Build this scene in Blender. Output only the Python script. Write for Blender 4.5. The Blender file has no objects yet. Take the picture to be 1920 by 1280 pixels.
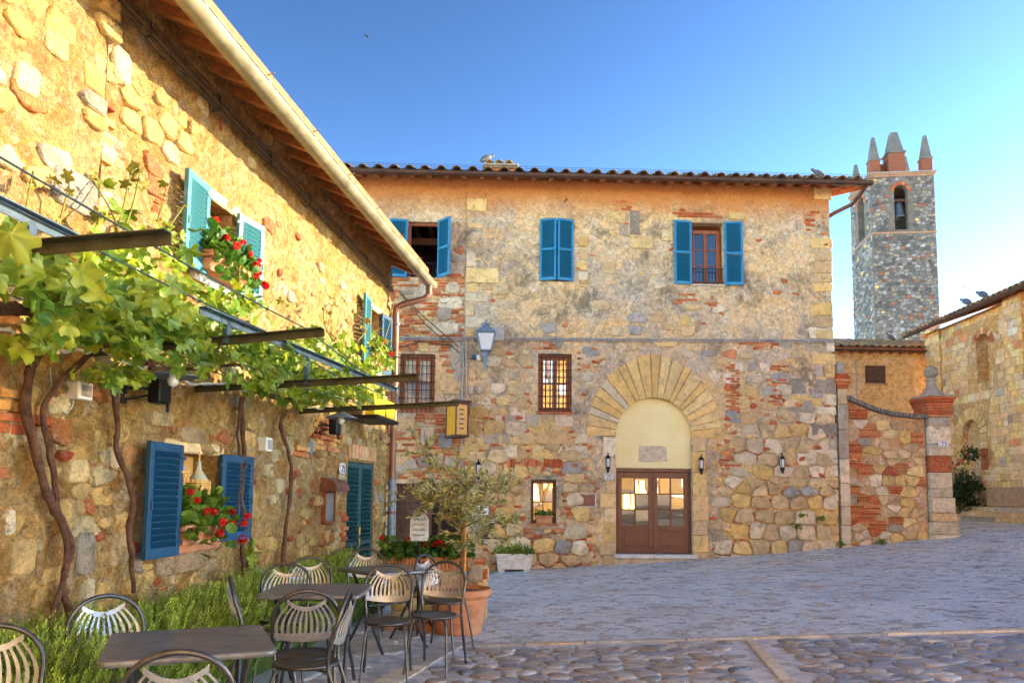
import bpy, math, random
from math import sin, cos, pi, radians as R, sqrt, atan2, exp
from mathutils import Vector, Matrix, noise

rng = random.Random(11)
SC = bpy.context.scene
COL = SC.collection

# ------------------------------------------------------------------ camera
FPX, PITCH, ROLL, SHIFT, EYE = 1400.0, R(5.0), 0.010, 168.0 / 1920.0, 1.45
cam_d = bpy.data.cameras.new('camera')
cam = bpy.data.objects.new('camera', cam_d)
COL.objects.link(cam)
cam_d.sensor_width = 36.0
cam_d.lens = 36.0 * FPX / 1920.0
cam_d.shift_y = SHIFT
cam_d.clip_end = 2000.0
CAM_R = Matrix.Rotation(pi / 2 + PITCH, 3, 'X') @ Matrix.Rotation(ROLL, 3, 'Z')
cam.matrix_world = Matrix.Translation((0, 0, EYE)) @ CAM_R.to_4x4()
SC.camera = cam

# ------------------------------------------------------------------ sky, sun, exposure
SUN_AZ, SUN_EL = R(76.0), R(15.5)          # azimuth clockwise from +Y (camera heading)
world = bpy.data.worlds.new('World')
SC.world = world
world.use_nodes = True
wn = world.node_tree
for n in list(wn.nodes):
    wn.nodes.remove(n)
sky = wn.nodes.new('ShaderNodeTexSky')
sky.sky_type = 'NISHITA'
sky.sun_disc = False
sky.sun_elevation = SUN_EL
sky.sun_rotation = SUN_AZ
sky.altitude = 3000
sky.air_density = 1.0
sky.dust_density = 2.0
sky.ozone_density = 2.5
bg = wn.nodes.new('ShaderNodeBackground')
bg.inputs['Strength'].default_value = 0.050
wo = wn.nodes.new('ShaderNodeOutputWorld')
SKY_GAMMA, SKY_WB = 1.9, (1.0, 0.725, 0.465)
gm = wn.nodes.new('ShaderNodeGamma'); gm.inputs[1].default_value = SKY_GAMMA     # same for every direction
wb = wn.nodes.new('ShaderNodeMix'); wb.data_type = 'RGBA'; wb.blend_type = 'MULTIPLY'; wb.inputs[0].default_value = 1.0
wb.inputs[7].default_value = (*SKY_WB, 1)                                        # white balance
wn.links.new(sky.outputs[0], gm.inputs[0]); wn.links.new(gm.outputs[0], wb.inputs[6]); wn.links.new(wb.outputs[2], bg.inputs['Color'])
wn.links.new(bg.outputs[0], wo.inputs['Surface'])

sun_d = bpy.data.lights.new('sun', 'SUN')
sun_d.energy = 2.05
sun_d.angle = R(0.5)
sun_d.color = (1.0, 0.80, 0.52)
sun = bpy.data.objects.new('sun', sun_d)
COL.objects.link(sun)
SUN_DIR = Vector((sin(SUN_AZ) * cos(SUN_EL), cos(SUN_AZ) * cos(SUN_EL), sin(SUN_EL)))
sun.rotation_euler = SUN_DIR.to_track_quat('Z', 'Y').to_euler()
sun.location = (20, 20, 30)

SC.view_settings.view_transform = 'Standard'
SC.view_settings.look = 'None'
SC.view_settings.gamma = 1.0
SC.view_settings.exposure = 3.0
SC.view_settings.use_curve_mapping = False

# ------------------------------------------------------------------ helpers
def ray(px, py):
    """World direction of a point of the 1920 x 1280 photograph (used to survey wall planes)."""
    return CAM_R @ Vector(((px - 960) / FPX, (640 - py + SHIFT * 1920) / FPX, -1.0))

class Frame:
    """A vertical wall plane: x runs along the wall, y into it, z up."""
    def __init__(self, o, ang):
        self.o = Vector(o); self.ang = ang
        self.x = Vector((cos(ang), sin(ang), 0)); self.y = Vector((-sin(ang), cos(ang), 0))
    def uv(self, px, py, off=0.0):
        d = ray(px, py); e = Vector((0, 0, EYE))
        p0 = self.o - self.y * off
        t = (p0 - e).dot(self.y) / d.dot(self.y)
        q = e + d * t - self.o
        return q.dot(self.x), q.z
    def w(self, u, y, z):
        return self.o + self.x * u + self.y * y + Vector((0, 0, z))
    def rect(self, x0, y0, x1, y1, off=0.0):
        ym, xm = (y0 + y1) / 2, (x0 + x1) / 2
        a, b = self.uv(x0, ym, off)[0], self.uv(x1, ym, off)[0]
        c, d = self.uv(xm, y1, off)[1], self.uv(xm, y0, off)[1]
        return a, b, c, d

LF = Frame((-3.346, 0, 0), atan2(1.0, 0.1357))          # sunlit house on the left
FF = Frame((3.43, 18.0, 0), R(1.9))                     # main facade, x = 0 at its door

def sstep(a, b, x):
    t = min(1, max(0, (x - a) / (b - a)))
    return t * t * (3 - 2 * t)

def gh(X, Y):
    """Height of the square's ground."""
    near = 0.03 * min(14, max(X + 0.3, 0.0))
    xf = min(14, max(X, -3))
    far = min(-0.27 + 0.05 * xf + 0.0028 * xf * xf, 0.78)
    return near + (far - near) * sstep(7.5, 17.5, Y)

def empty(name, loc=(0, 0, 0), rz=0.0, label=None, cat=None, group=None, kind=None):
    o = bpy.data.objects.new(name, None)
    o.empty_display_size = 0.1
    COL.objects.link(o)
    o.location = loc
    o.rotation_euler = (0, 0, rz)
    return tag(o, label, cat, group, kind)

def tag(o, label=None, cat=None, group=None, kind=None):
    if label: o['label'] = label
    if cat: o['category'] = cat
    if group: o['group'] = group
    if kind: o['kind'] = kind
    return o

class MB:
    def __init__(self, color=(1, 1, 1), smooth=False):
        self.v = []; self.f = []; self.c = []; self.s = []
        self.color = color; self.smooth = smooth
    def add(self, vs, fs, color=None, smooth=None, M=None):
        b = len(self.v)
        if M is not None:
            vs = [M @ Vector(p) for p in vs]
        self.v.extend([tuple(p) for p in vs])
        c = color or self.color
        s = self.smooth if smooth is None else smooth
        for f in fs:
            self.f.append(tuple(i + b for i in f)); self.c.append(c); self.s.append(s)
        return self
    def box(self, x0, x1, y0, y1, z0, z1, color=None, M=None):
        vs = [(x0, y0, z0), (x1, y0, z0), (x1, y1, z0), (x0, y1, z0), (x0, y0, z1), (x1, y0, z1), (x1, y1, z1), (x0, y1, z1)]
        fs = [(3, 2, 1, 0), (4, 5, 6, 7), (0, 1, 5, 4), (1, 2, 6, 5), (2, 3, 7, 6), (3, 0, 4, 7)]
        return self.add(vs, fs, color, False, M)
    def bbox(self, x0, x1, y0, y1, z0, z1, b=0.004, color=None, M=None):
        """box with all edges chamfered"""
        b = min(b, (x1 - x0) * .45, (y1 - y0) * .45, (z1 - z0) * .45)
        vs = []; idx = {}
        X, Y, Z = (x0, x1), (y0, y1), (z0, z1)
        for i in (0, 1):
            for j in (0, 1):
                for k in (0, 1):
                    sx, sy, sz = 1 - 2 * i, 1 - 2 * j, 1 - 2 * k
                    for a in range(3):
                        p = [X[i] + sx * b, Y[j] + sy * b, Z[k] + sz * b]
                        p[a] = (X[i], Y[j], Z[k])[a]
                        idx[i, j, k, a] = len(vs); vs.append(tuple(p))
        fs = []
        g = lambda i, j, k, a: idx[i, j, k, a]
        for i in (0, 1):
            q = [g(i, 0, 0, 0), g(i, 1, 0, 0), g(i, 1, 1, 0), g(i, 0, 1, 0)]; fs.append(tuple(q if i else q[::-1]))
            q = [g(0, i, 0, 1), g(0, i, 1, 1), g(1, i, 1, 1), g(1, i, 0, 1)]; fs.append(tuple(q if i else q[::-1]))
            q = [g(0, 0, i, 2), g(1, 0, i, 2), g(1, 1, i, 2), g(0, 1, i, 2)]; fs.append(tuple(q if i else q[::-1]))
        for i in (0, 1):
            for j in (0, 1):
                fs.append((g(i, j, 0, 0), g(i, j, 1, 0), g(i, j, 1, 1), g(i, j, 0, 1)))
                fs.append((g(i, 0, j, 0), g(i, 1, j, 0), g(i, 1, j, 2), g(i, 0, j, 2)))
                fs.append((g(0, i, j, 1), g(1, i, j, 1), g(1, i, j, 2), g(0, i, j, 2)))
                for k in (0, 1):
                    fs.append((g(i, j, k, 0), g(i, j, k, 1), g(i, j, k, 2)))
        return self.add(vs, fs, color, False, M)
    def tube(self, pts, r, n=8, color=None, M=None, caps=True, smooth=True):
        pts = [Vector(p) for p in pts]
        rs = r if isinstance(r, (list, tuple)) else [r] * len(pts)
        vs = []; fs = []
        prev = None
        for i, p in enumerate(pts):
            d = (pts[min(i + 1, len(pts) - 1)] - pts[max(i - 1, 0)])
            if d.length < 1e-9: d = Vector((0, 0, 1))
            d.normalize()
            if prev is None:
                a = d.cross(Vector((0, 0, 1)))
                if a.length < 0.05: a = d.cross(Vector((0, 1, 0)))
            else:
                a = prev - d * prev.dot(d)
                if a.length < 1e-6: a = d.cross(Vector((0, 0, 1)))
            a.normalize(); prev = a
            b = d.cross(a)
            for k in range(n):
                t = 2 * pi * k / n
                vs.append(p + (a * cos(t) + b * sin(t)) * rs[i])
        m = len(pts)
        for i in range(m - 1):
            for k in range(n):
                k2 = (k + 1) % n
                fs.append((i * n + k, i * n + k2, (i + 1) * n + k2, (i + 1) * n + k))
        self.add(vs, fs, color, smooth, M)
        if caps:
            self.add(vs[:n], [tuple(range(n))[::-1]], color, False, M)
            self.add(vs[-n:], [tuple(range(n))], color, False, M)
        return self
    def lathe(self, prof, n=16, color=None, M=None, smooth=True):
        vs = []; fs = []
        for r, z in prof:
            for k in range(n):
                t = 2 * pi * k / n
                vs.append((r * cos(t), r * sin(t), z))
        for i in range(len(prof) - 1):
            for k in range(n):
                k2 = (k + 1) % n
                fs.append((i * n + k, i * n + k2, (i + 1) * n + k2, (i + 1) * n + k))
        return self.add(vs, fs, color, smooth, M)
    def prism(self, poly, y0, y1, color=None, M=None, ch=0.0, smooth=False):
        """polygon in the xz plane (counter-clockwise seen from -y), front at y0, back at y1"""
        n = len(poly)
        cx = sum(p[0] for p in poly) / n; cz = sum(p[1] for p in poly) / n
        vs = [(p[0], y1, p[1]) for p in poly]
        if ch:
            vs += [(p[0], y0 + ch, p[1]) for p in poly]
            out = []
            for p in poly:
                dx, dz = cx - p[0], cz - p[1]
                L = sqrt(dx * dx + dz * dz) + 1e-9
                k = min(ch * 1.2 / L, .45)
                out.append((p[0] + dx * k, y0, p[1] + dz * k))
            vs += out
            rings = 3
        else:
            vs += [(p[0], y0, p[1]) for p in poly]
            rings = 2
        fs = []
        for r in range(rings - 1):
            for k in range(n):
                k2 = (k + 1) % n
                fs.append((r * n + k, r * n + k2, (r + 1) * n + k2, (r + 1) * n + k))
        self.add(vs, fs, color, smooth, M)
        self.add(vs[-n:], [tuple(range(n))], color, False, M)
        self.add(vs[:n], [tuple(range(n))[::-1]], color, False, M)
        return self
    def mesh(self, name, mat=None):
        me = bpy.data.meshes.new(name)
        me.from_pydata(self.v, [], self.f)
        if mat: me.materials.append(mat)
        if self.s and any(self.s):
            me.polygons.foreach_set('use_smooth', self.s)
        if True:
            at = me.color_attributes.new('tint', 'FLOAT_COLOR', 'CORNER')
            buf = []
            for f, c in zip(self.f, self.c):
                buf.extend((c[0], c[1], c[2], 1.0) * len(f))
            at.data.foreach_set('color', buf)
        me.update()
        return me
    def build(self, name, mat=None, parent=None, **kw):
        o = bpy.data.objects.new(name, self.mesh(name, mat))
        COL.objects.link(o)
        if parent is not None: o.parent = parent
        return tag(o, **kw)

def inst(name, me, parent=None, M=None):
    o = bpy.data.objects.new(name, me)
    COL.objects.link(o)
    if parent is not None: o.parent = parent
    if M is not None: o.matrix_basis = M
    return o

def copy_tree(o, parent=None):
    c = o.copy(); COL.objects.link(c)
    if parent is not None: c.parent = parent
    for ch in list(o.children):
        copy_tree(ch, c)
    return c

# ------------------------------------------------------------------ materials
def new_mat(name):
    m = bpy.data.materials.new(name)
    m.use_nodes = True
    return m, m.node_tree, m.node_tree.nodes['Principled BSDF']

def N(nt, t, **kw):
    n = nt.nodes.new(t)
    for k, v in kw.items():
        if k.startswith('i_'):
            key = k[2:]
            key = int(key) if key.isdigit() else key
            n.inputs[key].default_value = v
        else:
            setattr(n, k, v)
    return n

def mixc(nt, fac, a, b, mode='MIX'):
    n = nt.nodes.new('ShaderNodeMix'); n.data_type = 'RGBA'; n.blend_type = mode
    for sock, val in ((n.inputs[0], fac), (n.inputs[6], a), (n.inputs[7], b)):
        if hasattr(val, 'is_linked') or hasattr(val, 'links'):
            nt.links.new(val, sock)
        elif isinstance(val, (tuple, list)):
            sock.default_value = (val[0], val[1], val[2], 1)
        else:
            sock.default_value = val
    return n.outputs[2]

def ramp(nt, fac, stops, interp='LINEAR'):
    n = nt.nodes.new('ShaderNodeValToRGB')
    n.color_ramp.interpolation = interp
    cr = n.color_ramp.elements
    while len(cr) > 1: cr.remove(cr[-1])
    for i, (p, c) in enumerate(stops):
        e = cr[0] if i == 0 else cr.new(p)
        e.position = p
        e.color = (c, c, c, 1) if isinstance(c, (int, float)) else (c[0], c[1], c[2], 1)
    nt.links.new(fac, n.inputs[0])
    return n.outputs[0]

def noise_tex(nt, co, scale, detail=4, rough=.6, dist=0.0, out=0):
    n = N(nt, 'ShaderNodeTexNoise')
    n.inputs['Scale'].default_value = scale; n.inputs['Detail'].default_value = detail
    n.inputs['Roughness'].default_value = rough; n.inputs['Distortion'].default_value = dist
    nt.links.new(co, n.inputs['Vector'])
    return n.outputs[out]

def bump(nt, bs, h, strength=.5, dist=.02):
    b = N(nt, 'ShaderNodeBump')
    b.inputs['Strength'].default_value = strength; b.inputs['Distance'].default_value = dist
    nt.links.new(h, b.inputs['Height'])
    nt.links.new(b.outputs[0], bs.inputs['Normal'])
    return b

def coords(nt, world=False):
    if world:
        return N(nt, 'ShaderNodeNewGeometry').outputs['Position']
    return N(nt, 'ShaderNodeTexCoord').outputs['Object']

def simple(name, c, rough=.6, metal=0.0, var=.2, scale=8.0, bstr=.25, bdist=.01, bscale=None, c2=None, tint=False, spec=.5, world=False, detail=5, fade=None):
    """base colour with two-tone noise and fine relief; tint multiplies the piece's own colour"""
    m, nt, bs = new_mat(name)
    co = coords(nt, world)
    n1 = noise_tex(nt, co, scale, detail, .65)
    a = tuple(x * (1 - var) for x in c); b = c2 or tuple(min(1, x * (1 + var)) for x in c)
    col_ = ramp(nt, n1, [(.3, a), (.7, b)])
    if fade:                                          # chalky, sun-bleached and scuffed paint
        nf = noise_tex(nt, co, 5.5, 8, .78, .6)
        col_ = mixc(nt, ramp(nt, nf, [(.52, 0.0), (.66, .55)]), col_, fade)
        ng = noise_tex(nt, co, 38, 4, .7)
        col_ = mixc(nt, ramp(nt, ng, [(.62, 0.0), (.68, .5)]), col_, tuple(x * .5 + .12 for x in fade))
    if tint:
        at = N(nt, 'ShaderNodeAttribute', attribute_name='tint')
        col_ = mixc(nt, 1.0, col_, at.outputs['Color'], 'MULTIPLY')
    nt.links.new(col_, bs.inputs['Base Color'])
    bs.inputs['Roughness'].default_value = rough
    bs.inputs['Metallic'].default_value = metal
    bs.inputs['Specular IOR Level'].default_value = spec
    if bstr:
        bump(nt, bs, noise_tex(nt, co, bscale or scale * 5, 6, .7), bstr, bdist)
    return m

def stone_mat(name, bstr=.7, bdist=.02, scale=9.0, pits=True, mottle=.35, bl=.6, rough=.9, spec=.25, bc=(.70, .56, .38), dc=(.24, .17, .10)):
    """weathered stone: the piece's own colour, mottled, pitted and with pale bloom"""
    m, nt, bs = new_mat(name)
    co = coords(nt, True)
    at = N(nt, 'ShaderNodeAttribute', attribute_name='tint').outputs['Color']
    n1 = noise_tex(nt, co, scale * .6, 6, .7)
    v = ramp(nt, n1, [(.25, 1 - mottle * 1.3), (.5, 1.0), (.75, 1 + mottle)])
    c = mixc(nt, 1.0, at, v, 'MULTIPLY')
    n2 = noise_tex(nt, co, scale * 2.6, 5, .75)
    bloom = ramp(nt, n2, [(.53, 0.0), (.64, bl)])
    c = mixc(nt, bloom, c, bc)
    n6 = noise_tex(nt, co, scale * .9, 6, .75, .5)
    c = mixc(nt, ramp(nt, n6, [(.53, 0.0), (.64, .6)]), c, dc)
    n3 = noise_tex(nt, co, scale * 5, 4, .7)
    h = n3
    if pits:
        dark = ramp(nt, n3, [(.30, .85), (.40, 0.0)])
        c = mixc(nt, dark, c, (.10, .065, .04))
    nt.links.new(c, bs.inputs['Base Color'])
    bs.inputs['Roughness'].default_value = rough
    bs.inputs['Specular IOR Level'].default_value = spec
    mx = N(nt, 'ShaderNodeMath', operation='ADD'); nt.links.new(n3, mx.inputs[0]); nt.links.new(n2, mx.inputs[1])
    bump(nt, bs, mx.outputs[0], bstr, bdist)
    return m

def glass_mat(name, tint=(.02, .025, .03), refl=.5):
    m, nt, bs = new_mat(name)
    bs.inputs['Base Color'].default_value = (*tint, 1); bs.inputs['Roughness'].default_value = .12
    g = N(nt, 'ShaderNodeBsdfGlossy'); g.inputs['Roughness'].default_value = .015
    g.inputs['Color'].default_value = (1, 1, 1, 1)
    n = noise_tex(nt, coords(nt, True), 2.2, 1, .3)
    b = N(nt, 'ShaderNodeBump'); b.inputs['Strength'].default_value = .06; b.inputs['Distance'].default_value = .03
    nt.links.new(n, b.inputs['Height']); nt.links.new(b.outputs[0], g.inputs['Normal'])
    mx = N(nt, 'ShaderNodeMixShader'); mx.inputs[0].default_value = refl
    nt.links.new(bs.outputs[0], mx.inputs[1]); nt.links.new(g.outputs[0], mx.inputs[2])
    nt.links.new(mx.outputs[0], nt.nodes['Material Output'].inputs['Surface'])
    return m

def leaf_mat(name, c1, c2, trans=.4, rough=.45, veins=False):
    # veins: lighter ribs along the five lobes and a browned rim (single leaves only)
    m, nt, bs = new_mat(name)
    oi = N(nt, 'ShaderNodeObjectInfo').outputs['Random']
    n1 = noise_tex(nt, coords(nt, True), 5.0, 3, .6)
    ad = N(nt, 'ShaderNodeMath', operation='ADD'); nt.links.new(n1, ad.inputs[0])
    sb = N(nt, 'ShaderNodeMath', operation='MULTIPLY_ADD'); nt.links.new(oi, sb.inputs[0]); sb.inputs[1].default_value = .7; sb.inputs[2].default_value = -.35
    nt.links.new(sb.outputs[0], ad.inputs[1])
    c = ramp(nt, ad.outputs[0], [(.2, c1), (.8, c2)])
    at = N(nt, 'ShaderNodeAttribute', attribute_name='tint').outputs['Color']
    c = mixc(nt, 1.0, c, at, 'MULTIPLY')
    if veins:
        sp = N(nt, 'ShaderNodeSeparateXYZ'); nt.links.new(coords(nt), sp.inputs[0])
        yb = N(nt, 'ShaderNodeMath', operation='ADD'); nt.links.new(sp.outputs[1], yb.inputs[0]); yb.inputs[1].default_value = .1
        an = N(nt, 'ShaderNodeMath', operation='ARCTAN2'); nt.links.new(sp.outputs[0], an.inputs[0]); nt.links.new(yb.outputs[0], an.inputs[1])
        ml = N(nt, 'ShaderNodeMath', operation='MULTIPLY'); nt.links.new(an.outputs[0], ml.inputs[0]); ml.inputs[1].default_value = pi / 1.1
        sn = N(nt, 'ShaderNodeMath', operation='SINE'); nt.links.new(ml.outputs[0], sn.inputs[0])
        ab = N(nt, 'ShaderNodeMath', operation='ABSOLUTE'); nt.links.new(sn.outputs[0], ab.inputs[0])
        c = mixc(nt, ramp(nt, ab.outputs[0], [(.0, .6), (.16, 0.0)]), c, (.42, .46, .12))
        c = mixc(nt, ramp(nt, ab.outputs[0], [(.55, 0.0), (1.0, .35)]), c, tuple(x * .45 for x in c1))
    nt.links.new(c, bs.inputs['Base Color'])
    bs.inputs['Roughness'].default_value = rough
    t = N(nt, 'ShaderNodeBsdfTranslucent'); nt.links.new(c, t.inputs['Color'])
    mx = N(nt, 'ShaderNodeMixShader'); mx.inputs[0].default_value = trans
    nt.links.new(bs.outputs[0], mx.inputs[1]); nt.links.new(t.outputs[0], mx.inputs[2])
    nt.links.new(mx.outputs[0], nt.nodes['Material Output'].inputs['Surface'])
    return m
# ------------------------------------------------------------------ the scene's materials
M = {}
M['stone'] = stone_mat('stone')
M['stone_rough'] = stone_mat('rough_stone', bstr=1.0, bdist=.04, scale=9, mottle=.5, bl=.35)
M['ashlar'] = stone_mat('ashlar_stone', bstr=.5, bdist=.012, scale=8, mottle=.28)
M['brick'] = stone_mat('old_brick', bstr=.6, bdist=.012, scale=14, pits=False, mottle=.4, bl=.3, bc=(.62, .34, .18))
M['towerstone'] = stone_mat('tower_stone', bstr=.7, bdist=.04, scale=3.5, mottle=.3, bl=.0, dc=(.10, .095, .095))
M['cobble'] = stone_mat('cobble_stone', bstr=.5, bdist=.012, scale=9, pits=False, mottle=.35, bl=.35, rough=.38, spec=.6, bc=(.62, .63, .65), dc=(.13, .135, .16))

def plaster(name, base, grey, dark, warm, orange_z=None, bstr=.5, bd=.02, sc=1.0, warm_amt=.5, crev=0.0, dk=.85):
    """old lime plaster: broad grey bloom, dark weather blotches, warm patches where the ground coat shows"""
    m, nt, bs = new_mat(name)
    co = coords(nt, True)
    n1 = noise_tex(nt, co, .7 * sc, 8, .72, .4)
    c = mixc(nt, ramp(nt, n1, [(.44, 0.0), (.56, 1.0)]), base, grey)
    n3 = noise_tex(nt, co, 2.6 * sc, 8, .75, .4)
    c = mixc(nt, ramp(nt, n3, [(.52, 0.0), (.60, warm_amt)]), c, warm)
    n2 = noise_tex(nt, co, .95 * sc, 9, .72, .6)
    c = mixc(nt, ramp(nt, n2, [(.51, 0.0), (.63, dk)]), c, dark)
    n5 = noise_tex(nt, co, 2.0 * sc, 8, .8, .8)
    c = mixc(nt, ramp(nt, n5, [(.53, 0.0), (.60, .75)]), c, (.80, .68, .50))
    n7 = noise_tex(nt, co, 9 * sc, 6, .8)
    c = mixc(nt, 1.0, c, ramp(nt, n7, [(.36, .62), (.5, 1.0), (.62, 1.22)]), 'MULTIPLY')
    if crev:
        n8 = noise_tex(nt, co, 6.5, 7, .72, .7)
        c = mixc(nt, ramp(nt, n8, [(.47, 0.0), (.60, crev)]), c, (.50, .21, .045))
        n9 = noise_tex(nt, co, 15, 6, .75, .4)
        c = mixc(nt, ramp(nt, n9, [(.54, 0.0), (.63, crev)]), c, (.30, .13, .035))
    if orange_z:                                   # orange towards the wall top, lower edge broken by noise
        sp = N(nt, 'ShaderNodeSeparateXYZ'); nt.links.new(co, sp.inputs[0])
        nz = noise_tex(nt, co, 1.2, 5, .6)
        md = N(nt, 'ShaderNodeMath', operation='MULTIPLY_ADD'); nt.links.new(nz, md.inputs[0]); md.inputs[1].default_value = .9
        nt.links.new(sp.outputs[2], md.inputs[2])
        z0, z1 = orange_z
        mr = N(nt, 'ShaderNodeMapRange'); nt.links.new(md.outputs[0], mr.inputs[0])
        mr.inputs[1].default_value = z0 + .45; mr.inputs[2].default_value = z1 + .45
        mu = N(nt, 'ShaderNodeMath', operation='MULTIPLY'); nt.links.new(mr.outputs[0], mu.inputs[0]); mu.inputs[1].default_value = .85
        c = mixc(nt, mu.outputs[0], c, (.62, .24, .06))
    n4 = noise_tex(nt, co, 26 * sc, 6, .75)
    c = mixc(nt, ramp(nt, n4, [(.36, .85), (.45, 0.0)]), c, tuple(x * .4 for x in dark))
    nt.links.new(c, bs.inputs['Base Color'])
    bs.inputs['Roughness'].default_value = .92
    bs.inputs['Specular IOR Level'].default_value = .2
    a1 = N(nt, 'ShaderNodeMath', operation='ADD'); nt.links.new(n4, a1.inputs[0])
    m2 = N(nt, 'ShaderNodeMath', operation='MULTIPLY'); nt.links.new(n3, m2.inputs[0]); m2.inputs[1].default_value = 1.6
    nt.links.new(m2.outputs[0], a1.inputs[1])
    bump(nt, bs, a1.outputs[0], bstr, bd)
    return m

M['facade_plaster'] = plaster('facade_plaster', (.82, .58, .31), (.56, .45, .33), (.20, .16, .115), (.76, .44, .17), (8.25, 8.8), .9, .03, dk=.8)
M['house_plaster'] = plaster('house_plaster', (.80, .53, .18), (.82, .62, .29), (.56, .30, .085), (.66, .25, .045), None, 1.0, .07, 2.2, .45, crev=.62, dk=.42)
M['mortar'] = plaster('mortar', (.64, .40, .19), (.58, .40, .23), (.36, .19, .09), (.56, .16, .06), None, .7, .02, 1.6, .7)
M['tower_mortar'] = simple('tower_mortar', (.17, .14, .12), .95, var=.35, scale=2, bstr=.6, bdist=.04, world=True)
M['church_mortar'] = plaster('church_mortar', (.66, .40, .14), (.58, .38, .17), (.36, .21, .10), (.60, .22, .07), None, .6, .02, 1.0)
M['ochre_plaster'] = plaster('ochre_plaster', (.78, .52, .20), (.76, .53, .25), (.66, .40, .14), (.78, .46, .14), None, .25, .01, .5, .4, dk=.4)
M['cream'] = simple('cream_plaster', (.92, .78, .36), .9, var=.05, scale=3, bstr=.15, c2=(.94, .85, .50))
M['niche'] = simple('niche_plaster', (.76, .42, .10), .9, var=.2, scale=3, bstr=.3, c2=(.82, .54, .18))
M['bhouse'] = simple('mirrored_plaster', (.78, .40, .10), .9, var=.3, scale=1.5, bstr=.2, c2=(.84, .58, .22))
M['terracotta'] = simple('terracotta', (.60, .22, .10), .8, var=.28, scale=7, bstr=.25, c2=(.66, .32, .17))
M['rooftile'] = simple('roof_tile_clay', (.44, .30, .16), .9, var=.5, scale=4, bstr=.5, tint=True, world=True, c2=(.62, .42, .24))
M['soffit_tile'] = simple('soffit_tile', (.66, .22, .07), .85, var=.35, scale=5, bstr=.3, tint=True)
M['rafter'] = simple('rafter_wood', (.42, .16, .06), .8, var=.45, scale=9, bstr=.4)
M['zinc'] = simple('weathered_zinc', (.30, .265, .16), .5, .25, .4, 3.5, .3, .006, c2=(.42, .38, .25), fade=(.16, .15, .07))
M['copper'] = simple('brown_pipe', (.20, .105, .075), .42, .35, .35, 3.0, .15, .004)
M['gutterdark'] = simple('dark_gutter', (.10, .055, .04), .45, .4, .4, 4, .15, .004)
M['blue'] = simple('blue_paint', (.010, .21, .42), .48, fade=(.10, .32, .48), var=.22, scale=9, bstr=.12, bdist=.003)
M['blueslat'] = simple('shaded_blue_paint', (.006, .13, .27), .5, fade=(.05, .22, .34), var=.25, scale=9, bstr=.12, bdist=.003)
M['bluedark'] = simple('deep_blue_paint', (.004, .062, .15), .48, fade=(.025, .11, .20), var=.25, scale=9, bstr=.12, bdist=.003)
M['tealpale'] = simple('faded_teal_paint', (.04, .20, .25), .5, fade=(.20, .36, .38), var=.25, scale=9, bstr=.15, bdist=.003)
M['teal'] = simple('teal_paint', (.004, .072, .08), .48, fade=(.02, .11, .12), var=.25, scale=9, bstr=.12, bdist=.003)
M['doorwood'] = simple('dark_door_wood', (.105, .022, .012), .42, var=.4, scale=12, bstr=.15, bdist=.004)
M['winwood'] = simple('window_wood', (.30, .085, .03), .5, var=.3, scale=12, bstr=.15, bdist=.004)
M['oldwood'] = simple('old_plank_wood', (.11, .055, .035), .75, var=.45, scale=10, bstr=.3, bdist=.006)
M['iron'] = simple('black_iron', (.018, .018, .02), .5, .6, .3, 20, .15, .002)
M['greyiron'] = simple('grey_painted_iron', (.20, .25, .32), .5, .2, .3, 15, .15, .002)
M['pergola'] = simple('olive_painted_steel', (.075, .072, .045), .5, .4, .4, 12, .2, .003)
M['pergola_rail'] = simple('blue_grey_steel', (.05, .10, .15), .5, .1, .4, 12, .2, .003)
M['wire'] = simple('galvanised_wire', (.07, .10, .11), .5, .3, .2, 10, 0)
M['cable'] = simple('weathered_cable', (.13, .085, .05), .7, 0, .4, 10, 0)
M['conduit'] = simple('grey_conduit', (.40, .39, .37), .5, .2, .25, 10, 0)
M['chairmetal'] = simple('bronze_grey_metal', (.10, .098, .105), .34, .7, .35, 14, .10, .002)
M['slatmetal'] = simple('bronze_grey_sheet', (.38, .40, .43), .38, .45, .25, 14, .08, .002)
M['tabletop'] = simple('table_sheet_metal', (.15, .155, .165), .3, .2, .5, 8, .25, .003, bscale=90)
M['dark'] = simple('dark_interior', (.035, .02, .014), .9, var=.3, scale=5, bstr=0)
M['bark'] = simple('vine_bark', (.105, .045, .028), .95, var=.5, scale=14, bstr=1.0, bdist=.02, c2=(.22, .11, .065))
M['olivebark'] = simple('olive_bark', (.36, .25, .14), .9, var=.35, scale=16, bstr=.6, bdist=.01)
M['cutwood'] = simple('cut_wood', (.70, .32, .09), .8, var=.25, scale=30, bstr=.2)
M['white'] = simple('white_enamel', (.80, .80, .78), .35, var=.05, scale=6, bstr=0)
M['whitestone'] = simple('white_planter_stone', (.66, .60, .54), .9, var=.25, scale=6, bstr=.5, bdist=.01)
M['black'] = simple('black_print', (.02, .02, .025), .5, var=.1, bstr=0)
M['blueprint'] = simple('blue_print', (.03, .05, .16), .5, var=.1, bstr=0)
M['yellow'] = simple('yellow_acrylic', (.85, .62, .02), .35, var=.08, scale=4, bstr=0)
M['amber'] = simple('amber_panel', (.72, .34, .02), .35, var=.15, scale=6, bstr=0)
M['brass'] = simple('brass', (.62, .40, .08), .35, .8, .15, 10, 0)
M['lampglass'] = simple('frosted_lamp_glass', (.66, .70, .72), .25, var=.06, scale=4, bstr=0)
M['glass'] = glass_mat('window_glass', refl=.12)
M['glassamber'] = glass_mat('bright_window_glass', refl=.26)
M['glassdim'] = glass_mat('dim_window_glass', refl=.30)
M['glasspale'] = glass_mat('curtained_glass', (.36, .38, .40), refl=.25)
M['lace'] = simple('lace_curtain', (.62, .58, .52), .9, var=.25, scale=30, bstr=.4)
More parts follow.
